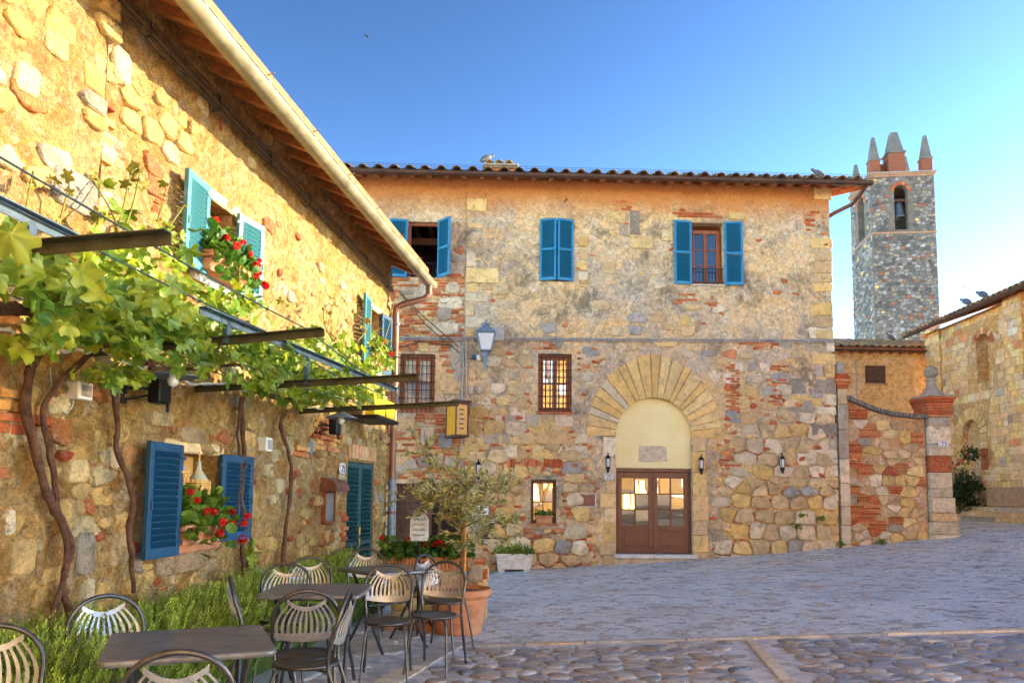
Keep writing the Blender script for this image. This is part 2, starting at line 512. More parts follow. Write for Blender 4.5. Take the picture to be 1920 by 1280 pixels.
M['vineleaf'] = leaf_mat('vine_leaf', (.12, .26, .02), (.32, .41, .04), .42, .42)
M['vineleaf1'] = leaf_mat('veined_vine_leaf', (.12, .26, .02), (.34, .42, .04), .42, .42, True)
M['gerleaf'] = leaf_mat('geranium_leaf', (.06, .20, .02), (.26, .34, .05), .3, .5)
M['oliveleaf'] = leaf_mat('olive_leaf', (.22, .26, .09), (.48, .49, .25), .25, .5)
M['rosemary'] = leaf_mat('rosemary_needles', (.13, .25, .03), (.40, .52, .10), .3, .6)
M['bush'] = leaf_mat('rose_leaf', (.010, .035, .008), (.035, .08, .015), .25, .5)
M['red'] = leaf_mat('red_petal', (.62, .010, .006), (.80, .03, .012), .3, .5)
M['pink'] = leaf_mat('pink_petal', (.70, .16, .22), (.80, .25, .3), .3, .5)
M['yellowpetal'] = leaf_mat('yellow_petal', (.75, .5, .05), (.8, .6, .1), .3, .5)
M['greenstem'] = leaf_mat('green_shoot', (.16, .18, .03), (.30, .24, .06), .2, .6)
M['soil'] = simple('soil', (.10, .06, .035), .95, var=.4, scale=20, bstr=.6)
M['straw'] = simple('straw_basket', (.72, .46, .16), .75, var=.3, scale=30, bstr=.6, bdist=.004)
M['flaskglass'], nt_, bs_ = new_mat('flask_glass'); bs_.inputs['Base Color'].default_value = (.85, .82, .6, 1); bs_.inputs['Transmission Weight'].default_value = .45; bs_.inputs['Roughness'].default_value = .12
M['feather'] = simple('pigeon_feather', (.12, .125, .15), .7, var=.35, scale=20, bstr=.1)
M['swallow'] = simple('dark_feather', (.02, .02, .03), .7, var=.2, scale=20, bstr=0)
M['bronze'] = simple('bell_bronze', (.14, .18, .20), .45, .6, .3, 5, .1)
M['plaque'] = simple('brown_plaque', (.20, .075, .045), .5, var=.4, scale=5, bstr=.1)

def ground_mat():
    """worn stone-asphalt of the square: grey-blue with pale scuffs, brown smears and dark damp streaks"""
    m, nt, bs = new_mat('square_surface')
    co = coords(nt, True)
    n1 = noise_tex(nt, co, .8, 6, .62, .4)
    c = ramp(nt, n1, [(.34, (.52, .60, .655)), (.5, (.70, .79, .84)), (.64, (.86, .91, .92))])
    n2 = noise_tex(nt, co, .45, 6, .65)
    c = mixc(nt, ramp(nt, n2, [(.54, 0.0), (.66, .5)]), c, (.46, .35, .24))
    na = noise_tex(nt, co, 3.2, 7, .72, .8)
    c = mixc(nt, ramp(nt, na, [(.51, 0.0), (.59, .68)]), c, (.17, .19, .235))
    nb = noise_tex(nt, co, 5.5, 6, .70, .6)
    c = mixc(nt, ramp(nt, nb, [(.53, 0.0), (.61, .85)]), c, (.88, .89, .90))
    n3 = noise_tex(nt, co, 13, 6, .75, .3)
    c = mixc(nt, ramp(nt, n3, [(.40, .7), (.47, 0.0)]), c, (.12, .13, .155))
    n4 = noise_tex(nt, co, 24, 5, .75)
    c = mixc(nt, ramp(nt, n4, [(.54, 0.0), (.62, .75)]), c, (.86, .87, .88))
    nt.links.new(c, bs.inputs['Base Color'])
    rr = ramp(nt, na, [(.42, .5), (.6, .16)])
    nt.links.new(rr, bs.inputs['Roughness'])
    bs.inputs['Specular IOR Level'].default_value = .6
    ad = N(nt, 'ShaderNodeMath', operation='ADD'); nt.links.new(n3, ad.inputs[0]); nt.links.new(n1, ad.inputs[1])
    bump(nt, bs, ad.outputs[0], 1.0, .05)
    return m
M['ground'] = ground_mat()
M['joint'] = simple('paving_joint', (.58, .56, .53), .8, var=.45, scale=7, bstr=.8, bdist=.02, bscale=40, world=True)
M['slab'] = stone_mat('slab_stone', bstr=.9, bdist=.02, scale=9, mottle=.35, bl=.5, rough=.5, spec=.5, bc=(.76, .76, .76), dc=(.30, .30, .30))

# piece colours
OCH = [(.74, .50, .19), (.78, .55, .24), (.70, .45, .15)]
BEI = [(.66, .47, .25), (.70, .52, .29), (.60, .41, .21), (.68, .45, .22)]
GRY = [(.38, .31, .235), (.29, .245, .195), (.45, .38, .30)]
PAL = [(.76, .63, .45), (.72, .58, .40)]
REDB = [(.52, .125, .04), (.58, .17, .06), (.44, .09, .03), (.60, .23, .09)]
def pick(*ws):
    """ws: (palette, weight) pairs"""
    t = rng.random() * sum(w for _, w in ws)
    for p, w in ws:
        t -= w
        if t <= 0: break
    c = rng.choice(p); k = rng.uniform(.82, 1.15)
    return tuple(min(.85, x * k) for x in c)
# ------------------------------------------------------------------ masonry
def clip(poly, nx, ny, d):
    out = []
    n = len(poly)
    for i in range(n):
        a, b = poly[i], poly[(i + 1) % n]
        da, db = nx * a[0] + ny * a[1] - d, nx * b[0] + ny * b[1] - d
        if da <= 0: out.append(a)
        if (da < 0 < db) or (db < 0 < da):
            t = da / (da - db)
            out.append((a[0] + (b[0] - a[0]) * t, a[1] + (b[1] - a[1]) * t))
    return out

def cells(u0, u1, v0, v1, sx, sy, jit=.35, rowvar=.25):
    """irregular interlocking cells (convex polygons) covering a rectangle: rough courses of stones"""
    rows = []
    v = v0 - sy
    while v < v1 + sy:
        h = sy * rng.uniform(1 - rowvar, 1 + rowvar)
        r = []
        u = u0 - sx - rng.random() * sx
        while u < u1 + sx:
            w = sx * rng.choice((.6, .8, 1, 1, 1.2, 1.5)) if rowvar > 0 else sx
            r.append((u + w / 2 + rng.uniform(-jit, jit) * sx * .5, v + h / 2 + rng.uniform(-jit, jit) * sy))
            u += w
        rows.append(r); v += h
    k = sx / sy
    res = []
    for j, r in enumerate(rows):
        nb_rows = rows[max(0, j - 2):j + 3]
        for (cu, cv) in r:
            if not (u0 <= cu <= u1 and v0 <= cv <= v1): continue
            B = 2.2 * sx
            poly = [(-B, -B), (B, -B), (B, B), (-B, B)]
            for rr in nb_rows:
                for (ou, ov) in rr:
                    dx, dy = ou - cu, (ov - cv) * k
                    if abs(dx) > 3 * sx or (dx == 0 and dy == 0): continue
                    d2 = dx * dx + dy * dy
                    if d2 > 16 * sx * sx: continue
                    poly = clip(poly, dx, dy, d2 / 2)
                    if len(poly) < 3: break
                if len(poly) < 3: break
            if len(poly) < 3: continue
            p = [(min(u1, max(u0, cu + x)), min(v1, max(v0, cv + y / k))) for x, y in poly]
            res.append(p)
    return res

def area(p):
    return abs(sum(p[i][0] * p[(i + 1) % len(p)][1] - p[(i + 1) % len(p)][0] * p[i][1] for i in range(len(p)))) / 2
def centroid(p):
    return sum(q[0] for q in p) / len(p), sum(q[1] for q in p) / len(p)

def shrink(p, gap):
    cu, cv = centroid(p)
    out = []
    for x, y in p:
        dx, dy = x - cu, y - cv
        L = sqrt(dx * dx + dy * dy) + 1e-9
        k = max(.35, 1 - gap / L)
        out.append((cu + dx * k, cv + dy * k))
    return out

def rounded(p, q=.25):
    out = []
    n = len(p)
    for i in range(n):
        a, b = p[i], p[(i + 1) % n]
        if (a[0] - b[0]) ** 2 + (a[1] - b[1]) ** 2 < 1e-7: continue
        out.append((a[0] + (b[0] - a[0]) * q, a[1] + (b[1] - a[1]) * q))
        out.append((a[0] + (b[0] - a[0]) * (1 - q), a[1] + (b[1] - a[1]) * (1 - q)))
    cu, cv = centroid(out)
    return [(cu + (x - cu) * k, cv + (y - cv) * k) for (x, y), k in ((o, rng.uniform(.90, 1.05)) for o in out)]

def wallmap(y0):
    return lambda u, v, d: (u, y0 - d, v)

def stone_mb(mb, poly, mp, proud, sink=.03, color=(1, 1, 1), dome=.35, smooth=True):
    """one stone: mp(u, v, height above the bed) gives its points"""
    n = len(poly)
    cu, cv = centroid(poly)
    tl, tr = rng.uniform(-.12, .12), rng.uniform(-.12, .12)
    def top(u, v, k):
        return proud * k * (1 + (u - cu) * tl / .1 * .3 + (v - cv) * tr / .1 * .3)
    vs = [mp(u, v, -sink) for u, v in poly]
    vs += [mp(u, v, top(u, v, 1 - dome) + rng.uniform(-.1, .1) * proud) for u, v in poly]
    vs += [mp(cu + (u - cu) * .86, cv + (v - cv) * .86, top(u, v, 1) + rng.uniform(-.12, .12) * proud) for u, v in poly]
    fs = []
    for r in (0, 1):
        for k in range(n):
            k2 = (k + 1) % n
            fs.append((r * n + k, r * n + k2, (r + 1) * n + k2, (r + 1) * n + k))
    fs.append(tuple(range(2 * n, 3 * n)))
    mb.add(vs, fs, color, smooth)

def in_holes(poly, holes, m=.0):
    for (a, b, c, d) in holes:
        for (u, v) in poly + [centroid(poly)]:
            if a - m < u < b + m and c - m < v < d + m: return True
        us = [q[0] for q in poly]; vs = [q[1] for q in poly]
        if min(us) < (a + b) / 2 < max(us) and c < centroid(poly)[1] < d: return True
        if min(vs) < (c + d) / 2 < max(vs) and a < centroid(poly)[0] < b: return True
    return False

def emit(stones, parent, name, mass_name, mat, size, limit=300):
    """stones: list of (key size, function(mb)); the largest become parts, the rest one mass"""
    stones = sorted(stones, key=lambda s: -s[0])
    for s in stones[:limit]:
        mb = MB(); s[1](mb); mb.build(name, mat, parent)
    if len(stones) > limit:
        mb = MB()
        for s in stones[limit:]: s[1](mb)
        mb.build(mass_name, mat, parent, kind='stuff')

def mk(poly, mp, proud, color, sink=.03, dome=.35):
    a = area(poly); dome *= .7
    return (a, lambda mb: stone_mb(mb, poly, mp, proud, sink, color, dome))

def block(u0, u1, v0, v1, y0, proud, color, jit=.008, ch=.012):
    """squared ashlar block or brick with worn edges"""
    p = [(u0, v0), (u1, v0), (u1, v1), (u0, v1)]
    p = [(u + rng.uniform(-jit, jit), v + rng.uniform(-jit, jit)) for u, v in p]
    pr = proud * rng.uniform(.6, 1.3)
    return ((u1 - u0) * (v1 - v0), lambda mb: mb.prism(p, y0 - pr, y0 + .04, color, ch=ch))

def wall_grid(mb, u0, u1, z0, z1, step, holes, amp, y0=0.0, depth=.25, nscale=2.2, zfun=None, color=None):
    """wall face with openings: displaced front, straight reveals"""
    def breaks(a, b, edges):
        n = max(1, int(round((b - a) / step)))
        xs = [a + (b - a) * i / n for i in range(n + 1)]
        ed = sorted({e for e in edges if a < e < b})
        xs = [x for x in xs if all(abs(x - e) > step * .4 for e in ed) or x in (a, b)]
        return sorted(xs + ed)
    us = breaks(u0, u1, [h[0] for h in holes] + [h[1] for h in holes])
    zs = breaks(z0, z1, [h[2] for h in holes] + [h[3] for h in holes])
    vs = []
    for z in zs:
        for u in us:
            d = 0.0
            edge = any(h[0] - .02 <= u <= h[1] + .02 and h[2] - .02 <= z <= h[3] + .02 for h in holes)
            if amp and not edge:
                q = Vector((u * nscale, y0, z * nscale))
                d = amp * (noise.noise(q) + .7 * noise.noise(q * 2.7) + .55 * noise.noise(q * 6.1))
            vs.append((u, y0 - d, z))
    nu = len(us)
    fs = []
    for j in range(len(zs) - 1):
        for i in range(nu - 1):
            cu, cz = (us[i] + us[i + 1]) / 2, (zs[j] + zs[j + 1]) / 2
            if any(h[0] < cu < h[1] and h[2] < cz < h[3] for h in holes): continue
            fs.append((j * nu + i, j * nu + i + 1, (j + 1) * nu + i + 1, (j + 1) * nu + i))
    mb.add(vs, fs, color, bool(amp))
    for (a, b, c, d) in holes:
        y1 = y0 + depth
        mb.add([(a, y0, c), (b, y0, c), (b, y0, d), (a, y0, d), (a, y1, c), (b, y1, c), (b, y1, d), (a, y1, d)],
               [(0, 1, 5, 4), (1, 2, 6, 5), (2, 3, 7, 6), (3, 0, 4, 7)], color, False)
    return mb

# ------------------------------------------------------------------ joinery
def shutter(parent, hinge, z0, z1, width, side, ang, mat, yoff=.03, n=14, slat_mat=None, handle=True):
    """louvred shutter leaf hung at x = hinge; side -1 opens to the left, +1 to the right; ang = degrees away from the wall"""
    o = MB()
    H = z1 - z0; w = width; t = .036; st = min(.055, w * .18)
    o.bbox(0, st, -t / 2, t / 2, 0, H, .003); o.bbox(w - st, w, -t / 2, t / 2, 0, H, .003)
    o.bbox(st, w - st, -t / 2 + .001, t / 2 - .001, 0, .075, .003); o.bbox(st, w - st, -t / 2 + .001, t / 2 - .001, H - .06, H, .003)
    if H > 1.0: o.bbox(st, w - st, -t / 2 + .001, t / 2 - .001, H * .5 - .03, H * .5 + .03, .003)
    if handle:
        o.tube([(w - st / 2, -t / 2 - .012, H * .42), (w - st / 2, -t / 2 - .012, H * .50)], .006, 6)
        for k in (.12, .88): o.box(-.03, .05, -t / 2 - .005, -t / 2 - .001, H * k - .012, H * k + .012)
    leaf = o.build('shutter', mat, parent)
    Mx = Matrix.Translation((hinge, -yoff, z0)) @ Matrix.Rotation(R(ang) * -side, 4, 'Z')
    if side < 0: Mx = Mx @ Matrix.Scale(-1, 4, (1, 0, 0))
    leaf.matrix_basis = Mx
    s = MB(); L = w - 2 * st
    sp = (H - .135) / n
    s.box(-L / 2, L / 2, -.004, .004, -sp * .74, sp * .74)
    me = s.mesh('shutter_slat', slat_mat or mat)
    for i in range(n):
        z = .075 + sp * (i + .5)
        if H > 1.0 and abs(z - H * .5) < .035: continue
        inst('slat', me, leaf, Matrix.Translation((w / 2, 0, z)) @ Matrix.Rotation(R(46), 4, 'X'))
    return leaf

def casement(parent, u0, u1, z0, z1, y, cols, rows, wood, glass, fr=.05, mun=.022, name='window', leaves=2):
    """wooden casement window: frame, leaf stiles, glazing bars and single panes"""
    f = MB(); t = .05
    f.bbox(u0, u0 + fr, y - t / 2, y + t / 2, z0, z1, .004); f.bbox(u1 - fr, u1, y - t / 2, y + t / 2, z0, z1, .004)
    f.bbox(u0 + fr, u1 - fr, y - t / 2 + .002, y + t / 2, z1 - fr, z1, .004); f.bbox(u0 + fr, u1 - fr, y - t / 2 + .002, y + t / 2, z0, z0 + fr, .004)
    lw = (u1 - u0 - 2 * fr) / leaves
    panes = []
    for L in range(leaves):
        a = u0 + fr + L * lw; b = a + lw
        st = fr * .75
        f.bbox(a + .002, a + st, y - t / 2 - .01, y + t / 2 - .01, z0 + fr, z1 - fr, .004); f.bbox(b - st, b - .002, y - t / 2 - .01, y + t / 2 - .01, z0 + fr, z1 - fr, .004)
        f.box(a + st, b - st, y - t / 2 - .008, y + t / 2 - .01, z1 - fr - st, z1 - fr); f.box(a + st, b - st, y - t / 2 - .008, y + t / 2 - .01, z0 + fr, z0 + fr + st)
        A, B, Cc, D = a + st, b - st, z0 + fr + st, z1 - fr - st
        for i in range(1, cols): x = A + (B - A) * i / cols; f.box(x - mun / 2, x + mun / 2, y - .02, y + .012, Cc, D)
        for j in range(1, rows): z = Cc + (D - Cc) * j / rows; f.box(A, B, y - .022, y + .012, z - mun / 2, z + mun / 2)
        for i in range(cols):
            for j in range(rows):
                panes.append((A + (B - A) * i / cols, A + (B - A) * (i + 1) / cols, Cc + (D - Cc) * j / rows, Cc + (D - Cc) * (j + 1) / rows))
    win = f.build(name, wood, parent)
    for (a, b, c, d) in panes:
        p = MB(); tl = rng.uniform(-.003, .003)
        p.add([(a, y + .004 + tl, c), (b, y + .004, c), (b, y + .004 - tl, d), (a, y + .004, d), (a, y + .010 + tl, c), (b, y + .010, c), (b, y + .010 - tl, d), (a, y + .010, d)],
              [(0, 1, 2, 3), (7, 6, 5, 4), (0, 4, 5, 1), (1, 5, 6, 2), (2, 6, 7, 3), (3, 7, 4, 0)])
        p.build('pane', glass, win)
    return win

def grille(parent, u0, u1, z0, z1, y, nx, nz, mat):
    g = MB()
    for i in range(nx): x = u0 + (u1 - u0) * (i + .5) / nx; g.tube([(x, y, z0 - .06), (x, y, z1 - .03)], .0085, 6)
    for j in range(nz): z = z0 + (z1 - z0) * (j + .5) / nz; g.tube([(u0 - .05, y - .012, z), (u1 + .05, y - .012, z)], .0085, 6)
    for z in (z0 + .05, z1 - .09):
        for u in (u0 - .05, u1 + .05): g.tube([(u, y - .012, z), (u, .03, z)], .009, 6)
    return g.build('window_grille', mat, parent)
# ------------------------------------------------------------------ leaves and flowers
def rand_rot(up=.5):
    """random orientation whose normal leans to the sky by 'up'"""
    n = Vector((rng.gauss(0, 1), rng.gauss(0, 1), rng.gauss(0, 1))).normalized() * (1 - up) + Vector((0, 0, 1)) * up
    q = n.normalized().to_track_quat('Z', 'Y').to_matrix().to_4x4()
    return q @ Matrix.Rotation(rng.uniform(0, 2 * pi), 4, 'Z')

def vine_leaf_geo(seed):
    r_ = random.Random(seed)
    lobes = [(-2.2, .74), (-1.1, .92), (0, 1.02), (1.1, .92), (2.2, .74)]
    pts = []
    n = 30
    for i in range(n):
        a = -pi + 2 * pi * (i + .5) / n
        r = .30 if abs(a) > 2.75 else .66
        for la, lr in lobes:
            d = abs(a - la)
            r = max(r, lr * max(0, 1 - (d / .78) ** 1.6) + (.46 if d < .6 and abs(a) < 2.7 else 0) * .3)
        r *= 1 + (.07 if i % 2 else -.05) + r_.uniform(-.05, .05)
        pts.append((r * sin(a), r * cos(a) + .15))
    fold, curl = r_.uniform(.1, .8), r_.uniform(-.75, .75)
    def z(x, y): return abs(x) * fold * .5 + (x * x + (y - .2) ** 2) * -curl * .45 + .10 * sin(5 * x + seed) + .07 * sin(7 * y + 2 * seed) 
    vs = [(0, .1, z(0, .1))]
    vs += [(x * .5, .1 + (y - .1) * .5, z(x * .5, .1 + (y - .1) * .5)) for x, y in pts[::2]]
    vs += [(x, y, z(x, y)) for x, y in pts]
    m = n // 2; fs = []
    for i in range(m):
        j = (i + 1) % m
        fs.append((0, 1 + j, 1 + i))
        a, b, c = 1 + m + 2 * i, 1 + m + (2 * i + 1) % n, 1 + m + (2 * j) % n
        fs += [(1 + i, b, a), (1 + i, 1 + j, b), (1 + j, c, b)]
    vs += [(0.012, -.12, .02), (-.012, -.12, .02), (-.012, -.75, -.18), (.012, -.75, -.18)]
    b = len(vs) - 4
    fs.append((b, b + 1, b + 2, b + 3))
    return vs, fs
VLEAF = [vine_leaf_geo(i) for i in range(7)]

def leaf_mass(mb, pts, size, up=.4, aspect=.55, fold=.25, tint=None):
    """small pointed leaves, two folded quads each"""
    for p in pts:
        s = size * rng.uniform(.65, 1.3)
        Mx = Matrix.Translation(p) @ rand_rot(up)
        w = s * aspect
        k = tint() if tint else (1, 1, 1)
        mb.add([(0, -s, 0), (w, 0, fold * w), (0, s, 0), (-w, 0, fold * w)], [(0, 1, 2), (0, 2, 3)], k, False, Mx)

def round_leaf(mb, p, s, up=.5, tint=(1, 1, 1)):
    Mx = Matrix.Translation(p) @ rand_rot(up)
    n = 8
    vs = [(0, 0, -.18 * s)] + [(s * (1 + .12 * (i % 2)) * cos(2 * pi * i / n), s * (1 + .12 * (i % 2)) * sin(2 * pi * i / n), .06 * s * (i % 2)) for i in range(n)]
    mb.add(vs, [(0, 1 + i, 1 + (i + 1) % n) for i in range(n)], tint, False, Mx)

def dim():
    k = rng.uniform(.6, 1.2)
    return (k * rng.uniform(.9, 1.15), k, k * rng.uniform(.7, 1.1))

def flower_geo(r, n=16):
    mb = MB()
    for i in range(n):
        d = Vector((rng.gauss(0, 1), rng.gauss(0, 1), rng.gauss(.3, .8))).normalized()
        Mx = Matrix.Translation(d * r * .7) @ d.to_track_quat('Z', 'Y').to_matrix().to_4x4() @ Matrix.Rotation(rng.random() * 6, 4, 'Z')
        s = r * .62
        for k in range(4):
            a = k * pi / 2
            mb.add([(0, 0, -.1 * s), (s * cos(a - .6), s * sin(a - .6), .25 * s), (s * 1.25 * cos(a), s * 1.25 * sin(a), .1 * s), (s * cos(a + .6), s * sin(a + .6), .25 * s)], [(0, 1, 2, 3)], dim() if k else None, False, Mx)
    return mb
FLOWER = [flower_geo(.030).mesh('flower_head', M['red']) for _ in range(3)]

def geranium_box(loc, rz, L, D, H, label, group, nl=420, spread=.30, heads=(), box_mat='terracotta', name='flower_box', bushy=.2, flow=True, drop=.0):
    """planter trough with geraniums; origin at the middle of its base; x along its length, -y to the viewer"""
    root = empty(name, loc, rz, label, 'flower box', group)
    b = MB()
    t = .02
    prof = [(-D / 2 + .03, 0), (D / 2 - .03, 0), (D / 2, H), (-D / 2, H)]
    vs = [(-L / 2 + .02, y, z) for y, z in prof] + [(L / 2 - .02, y, z) for y, z in prof]
    b.add(vs, [(0, 1, 2, 3), (7, 6, 5, 4), (0, 4, 5, 1), (1, 5, 6, 2), (3, 7, 4, 0)])
    b.bbox(-L / 2 - .01, L / 2 + .01, -D / 2 - .012, -D / 2 + .02, H - .05, H, .006); b.bbox(-L / 2 - .01, L / 2 + .01, D / 2 - .02, D / 2 + .012, H - .05, H, .006)
    b.bbox(-L / 2 - .012, -L / 2 + .02, -D / 2, D / 2, H - .05, H, .006); b.bbox(L / 2 - .02, L / 2 + .012, -D / 2, D / 2, H - .05, H, .006)
    nrib = int(L / .045)
    for i in range(nrib):
        x = -L / 2 + .04 + (L - .08) * i / max(1, nrib - 1)
        b.add([(x - .012, -D / 2 + .024, .03), (x + .012, -D / 2 + .024, .03), (x + .012, -D / 2 - .004, H - .05), (x - .012, -D / 2 - .004, H - .05), (x, -D / 2 + .012, .03), (x, -D / 2 - .016, H - .05)],
              [(0, 4, 5, 3), (4, 1, 2, 5)])
    b.build('box', M[box_mat], root)
    s = MB(); s.box(-L / 2 + .02, L / 2 - .02, -D / 2 + .02, D / 2 - .02, H - .06, H - .03); s.build('soil', M['soil'], root)
    f = MB()
    for i in range(nl):
        a = rng.uniform(-1, 1)
        x = a * L / 2 * 1.05
        hgt = abs(rng.gauss(0, .5)) * spread * (1 - .25 * a * a)
        y = rng.gauss(-.02, D * .4)
        z = H - .02 + min(hgt, spread) - (drop * max(0, (-y - D / 2) / D) if y < -D / 2 else 0)
        round_leaf(f, (x, y, z), rng.uniform(.024, .048), .45, dim())
    for i in range(26):
        x = rng.uniform(-.45, .45) * L
        f.tube([(x, 0, H - .03), (x + rng.uniform(-.05, .05), rng.uniform(-.12, .05), H + spread * rng.uniform(.3, .9))], .004, 4, (.9, .9, .6))
    f.build('foliage', M['gerleaf'], root)
    for (x, y, z) in heads:
        st = inst('flower', rng.choice(FLOWER), root, Matrix.Translation((x, y, z)) @ rand_rot(.3) @ Matrix.Scale(rng.uniform(.75, 1.2), 4))
    return root
# ------------------------------------------------------------------ setting: the ground
def ground_sheet():
    def axis(a, b, c, d, st):
        xs = [-320, -160, -80, -40]; xs = [x for x in xs if x < a - 5]
        x = a
        while x <= b: xs.append(x); x += st
        return xs + [v for v in (40, 80, 160, 320) if v > b + 5]
    xs, ys = axis(-10, 22, 0, 0, .4), axis(-4, 34, 0, 0, .4)
    g = MB(smooth=True)
    n = len(xs)
    g.v = [(x, y, gh(x, y) + .006 * noise.noise(Vector((x * .9, y * .9, 0)))) for y in ys for x in xs]
    for j in range(len(ys) - 1):
        for i in range(n - 1):
            g.f.append((j * n + i, j * n + i + 1, (j + 1) * n + i + 1, (j + 1) * n + i)); g.c.append((1, 1, 1)); g.s.append(True)
    return g.build('ground', M['ground'], kind='structure')
ground_sheet()

# ------------------------------------------------------------------ sunlit house on the left
U_END = LF.uv(724, 900)[0]
U_BEG = -6.0
W_TOP = 5.02
lh = empty('stone_house', LF.o, LF.ang, 'long yellow rubble-stone house in low sun with blue shutters and overhanging rafters', 'house')

def lrect(x0, y0, x1, y1, off=0.0): return LF.rect(x0, y0, x1, y1, off)
up1 = (LF.uv(371, 420)[0], LF.uv(434, 440)[0], LF.uv(400, 530)[1], LF.uv(402, 378)[1])
up2 = (LF.uv(683, 640)[0], LF.uv(709, 640)[0], LF.uv(695, 690)[1], LF.uv(695, 577)[1])
low = (LF.uv(317, 930)[0], LF.uv(401, 930)[0], LF.uv(360, 1019)[1], LF.uv(360, 851)[1])
dor = (LF.uv(649, 960)[0], LF.uv(699, 960)[0], -.25, LF.uv(672, 866)[1])
LHOLES = [up1, up2, low, dor]

w = MB()
wall_grid(w, U_BEG, 2.4, -.8, W_TOP + .1, .2, [], 0, 0, .22, 3.4)
wall_grid(w, 2.4, U_END, -.8, W_TOP + .1, .032, LHOLES, .038, 0, .22, 3.6)
D_L = 6.5
w.add([(U_BEG, 0, -.8), (U_END, 0, -.8), (U_END, D_L, -.8), (U_BEG, D_L, -.8), (U_BEG, 0, W_TOP + .1), (U_END, 0, W_TOP + .1), (U_END, D_L, W_TOP + .1), (U_BEG, D_L, W_TOP + .1),
       (U_BEG, D_L / 2, W_TOP + 1.35), (U_END, D_L / 2, W_TOP + 1.35)],
      [(1, 2, 6, 5), (2, 3, 7, 6), (3, 0, 4, 7), (4, 8, 7), (5, 6, 9)])
w.build('wall', M['house_plaster'], lh)
bk = MB()
for h in (up2, low): bk.box(h[0] - .01, h[1] + .01, .2, .23, h[2] - .01, h[3] + .01)
bk.build('niche_back', M['niche'], lh)

# stones and bricks standing out of the plaster
pu = LF.uv(186, 160)[0]
def left_stones():
    st, bk_ = [], []
    hol = [(h[0] - .06, h[1] + .06, h[2] - .06, h[3] + .08) for h in LHOLES]
    mp = wallmap(.004)
    for p in cells(2.6, U_END, -.2, W_TOP - .06, .215, .14, .34, .45):
        cu, cv = centroid(p)
        lowpart = sstep(3.0, 2.2, cv); near = sstep(7.0, 4.2, cu)
        if cu < pu and cv > 3: dens_b = .12
        else: dens_b = 0
        dens = dens_b + .16 + .26 * lowpart + .25 * near * sstep(.5, 2, cv)
        dens *= .55 + .9 * (noise.noise(Vector((cu * .8, cv * .8, 3))) + .4)
        if rng.random() > dens or in_holes(p, hol): continue
        q = rounded(shrink(p, rng.uniform(.004, .03)), .07)
        r = rng.random()
        if r < .08 + .06 * lowpart: c = pick(([(.58, .22, .07), (.52, .18, .07), (.62, .30, .10)], 1))
        elif r < .18: c = pick(([(.50, .44, .34), (.42, .37, .30)], 1))
        else: c = pick(([(.74, .52, .20), (.76, .50, .17), (.68, .42, .13)], 2), ([(.74, .60, .34)], .8))
        st.append(mk(q, mp if not (cu < pu and cv > 3.05) else wallmap(-.052), rng.uniform(.014, .036), c, .06, .15))
    for p in cells(2.6, 8.5, -.1, 4.7, .13, .09, .45, .3):           # small chips
        cu, cv = centroid(p)
        if rng.random() > .07 * (.4 + 1.6 * sstep(2.6, 1.6, cv)) or in_holes(p, hol): continue
        st.append(mk(rounded(shrink(p, .014)), mp, rng.uniform(.008, .02), pick((REDB, 1.4), ([(.74, .5, .2)], 1)), .03, .5))
    # patches of brickwork let into the rubble
    for (x, y, nu, nv) in ((105, 190, 4, 8), (20, 770, 2, 4), (610, 815, 4, 6), (640, 990, 1, 7), (560, 845, 2, 2), (700, 930, 1, 12)):
        u, z = LF.uv(x, y)
        for j in range(nv):
            for i in range(nu):
                if rng.random() < .18: continue
                a = u + (i + .5 * (j % 2) - nu / 2) * .20 + rng.uniform(-.01, .01)
                zz = z + (j - nv / 2) * .062
                if any(h[0] - .03 < a + .1 < h[1] + .1 and h[2] - .05 < zz < h[3] + .05 for h in LHOLES): continue
                bk_.append(block(a, a + .185, zz, zz + .05, -.012, .02, pick((REDB, 1), ([(.66, .34, .10)], 1.2)), .006, .008))
    for i in range(9):                                               # brick lintel over the door
        a = dor[0] - .02 + (dor[1] - dor[0] + .04) * i / 9
        bk_.append(block(a + .005, a + (dor[1] - dor[0]) / 9 - .004, dor[3] + .03, dor[3] + .22, -.012, .012, pick(([(.62, .34, .16), (.66, .42, .22)], 1)), .004, .006))
    for (x0, y0, x1, y1, c) in ((80, 322, 165, 398, (.42, .37, .31)), (136, 996, 171, 1078, (.40, .35, .28)), (150, 1082, 170, 1168, (.78, .66, .42)), (0, 955, 22, 1005, (.80, .70, .50)), (285, 1032, 380, 1075, (.50, .36, .22)), (100, 930, 128, 1000, (.76, .50, .16)), (10, 1010, 60, 1080, (.74, .52, .22)), (200, 1000, 235, 1060, (.70, .52, .28)),
                                (205, 90, 240, 160, (.80, .66, .38)), (60, 60, 110, 110, (.76, .56, .25)), (5, 120, 55, 180, (.78, .62, .33)), (120, 860, 160, 905, (.78, .60, .30)), (275, 770, 320, 800, (.66, .50, .28)), (330, 800, 380, 830, (.60, .44, .25))):
        a, b, c0, d0 = LF.rect(x0, y0, x1, y1)
        p = [(a, c0), (b, c0 + .01), (b - .01, d0), (a + .012, d0 - .008)]
        st.append(mk(rounded(p, .14), wallmap(-.012 if not (a < pu and c0 > 3.05) else -.06), .022, c, .06, .2))
    emit(st, lh, 'stone', 'small_stones', M['stone_rough'], 0)
    emit(bk_, lh, 'brick', 'small_bricks', M['brick'], 0)
left_stones()

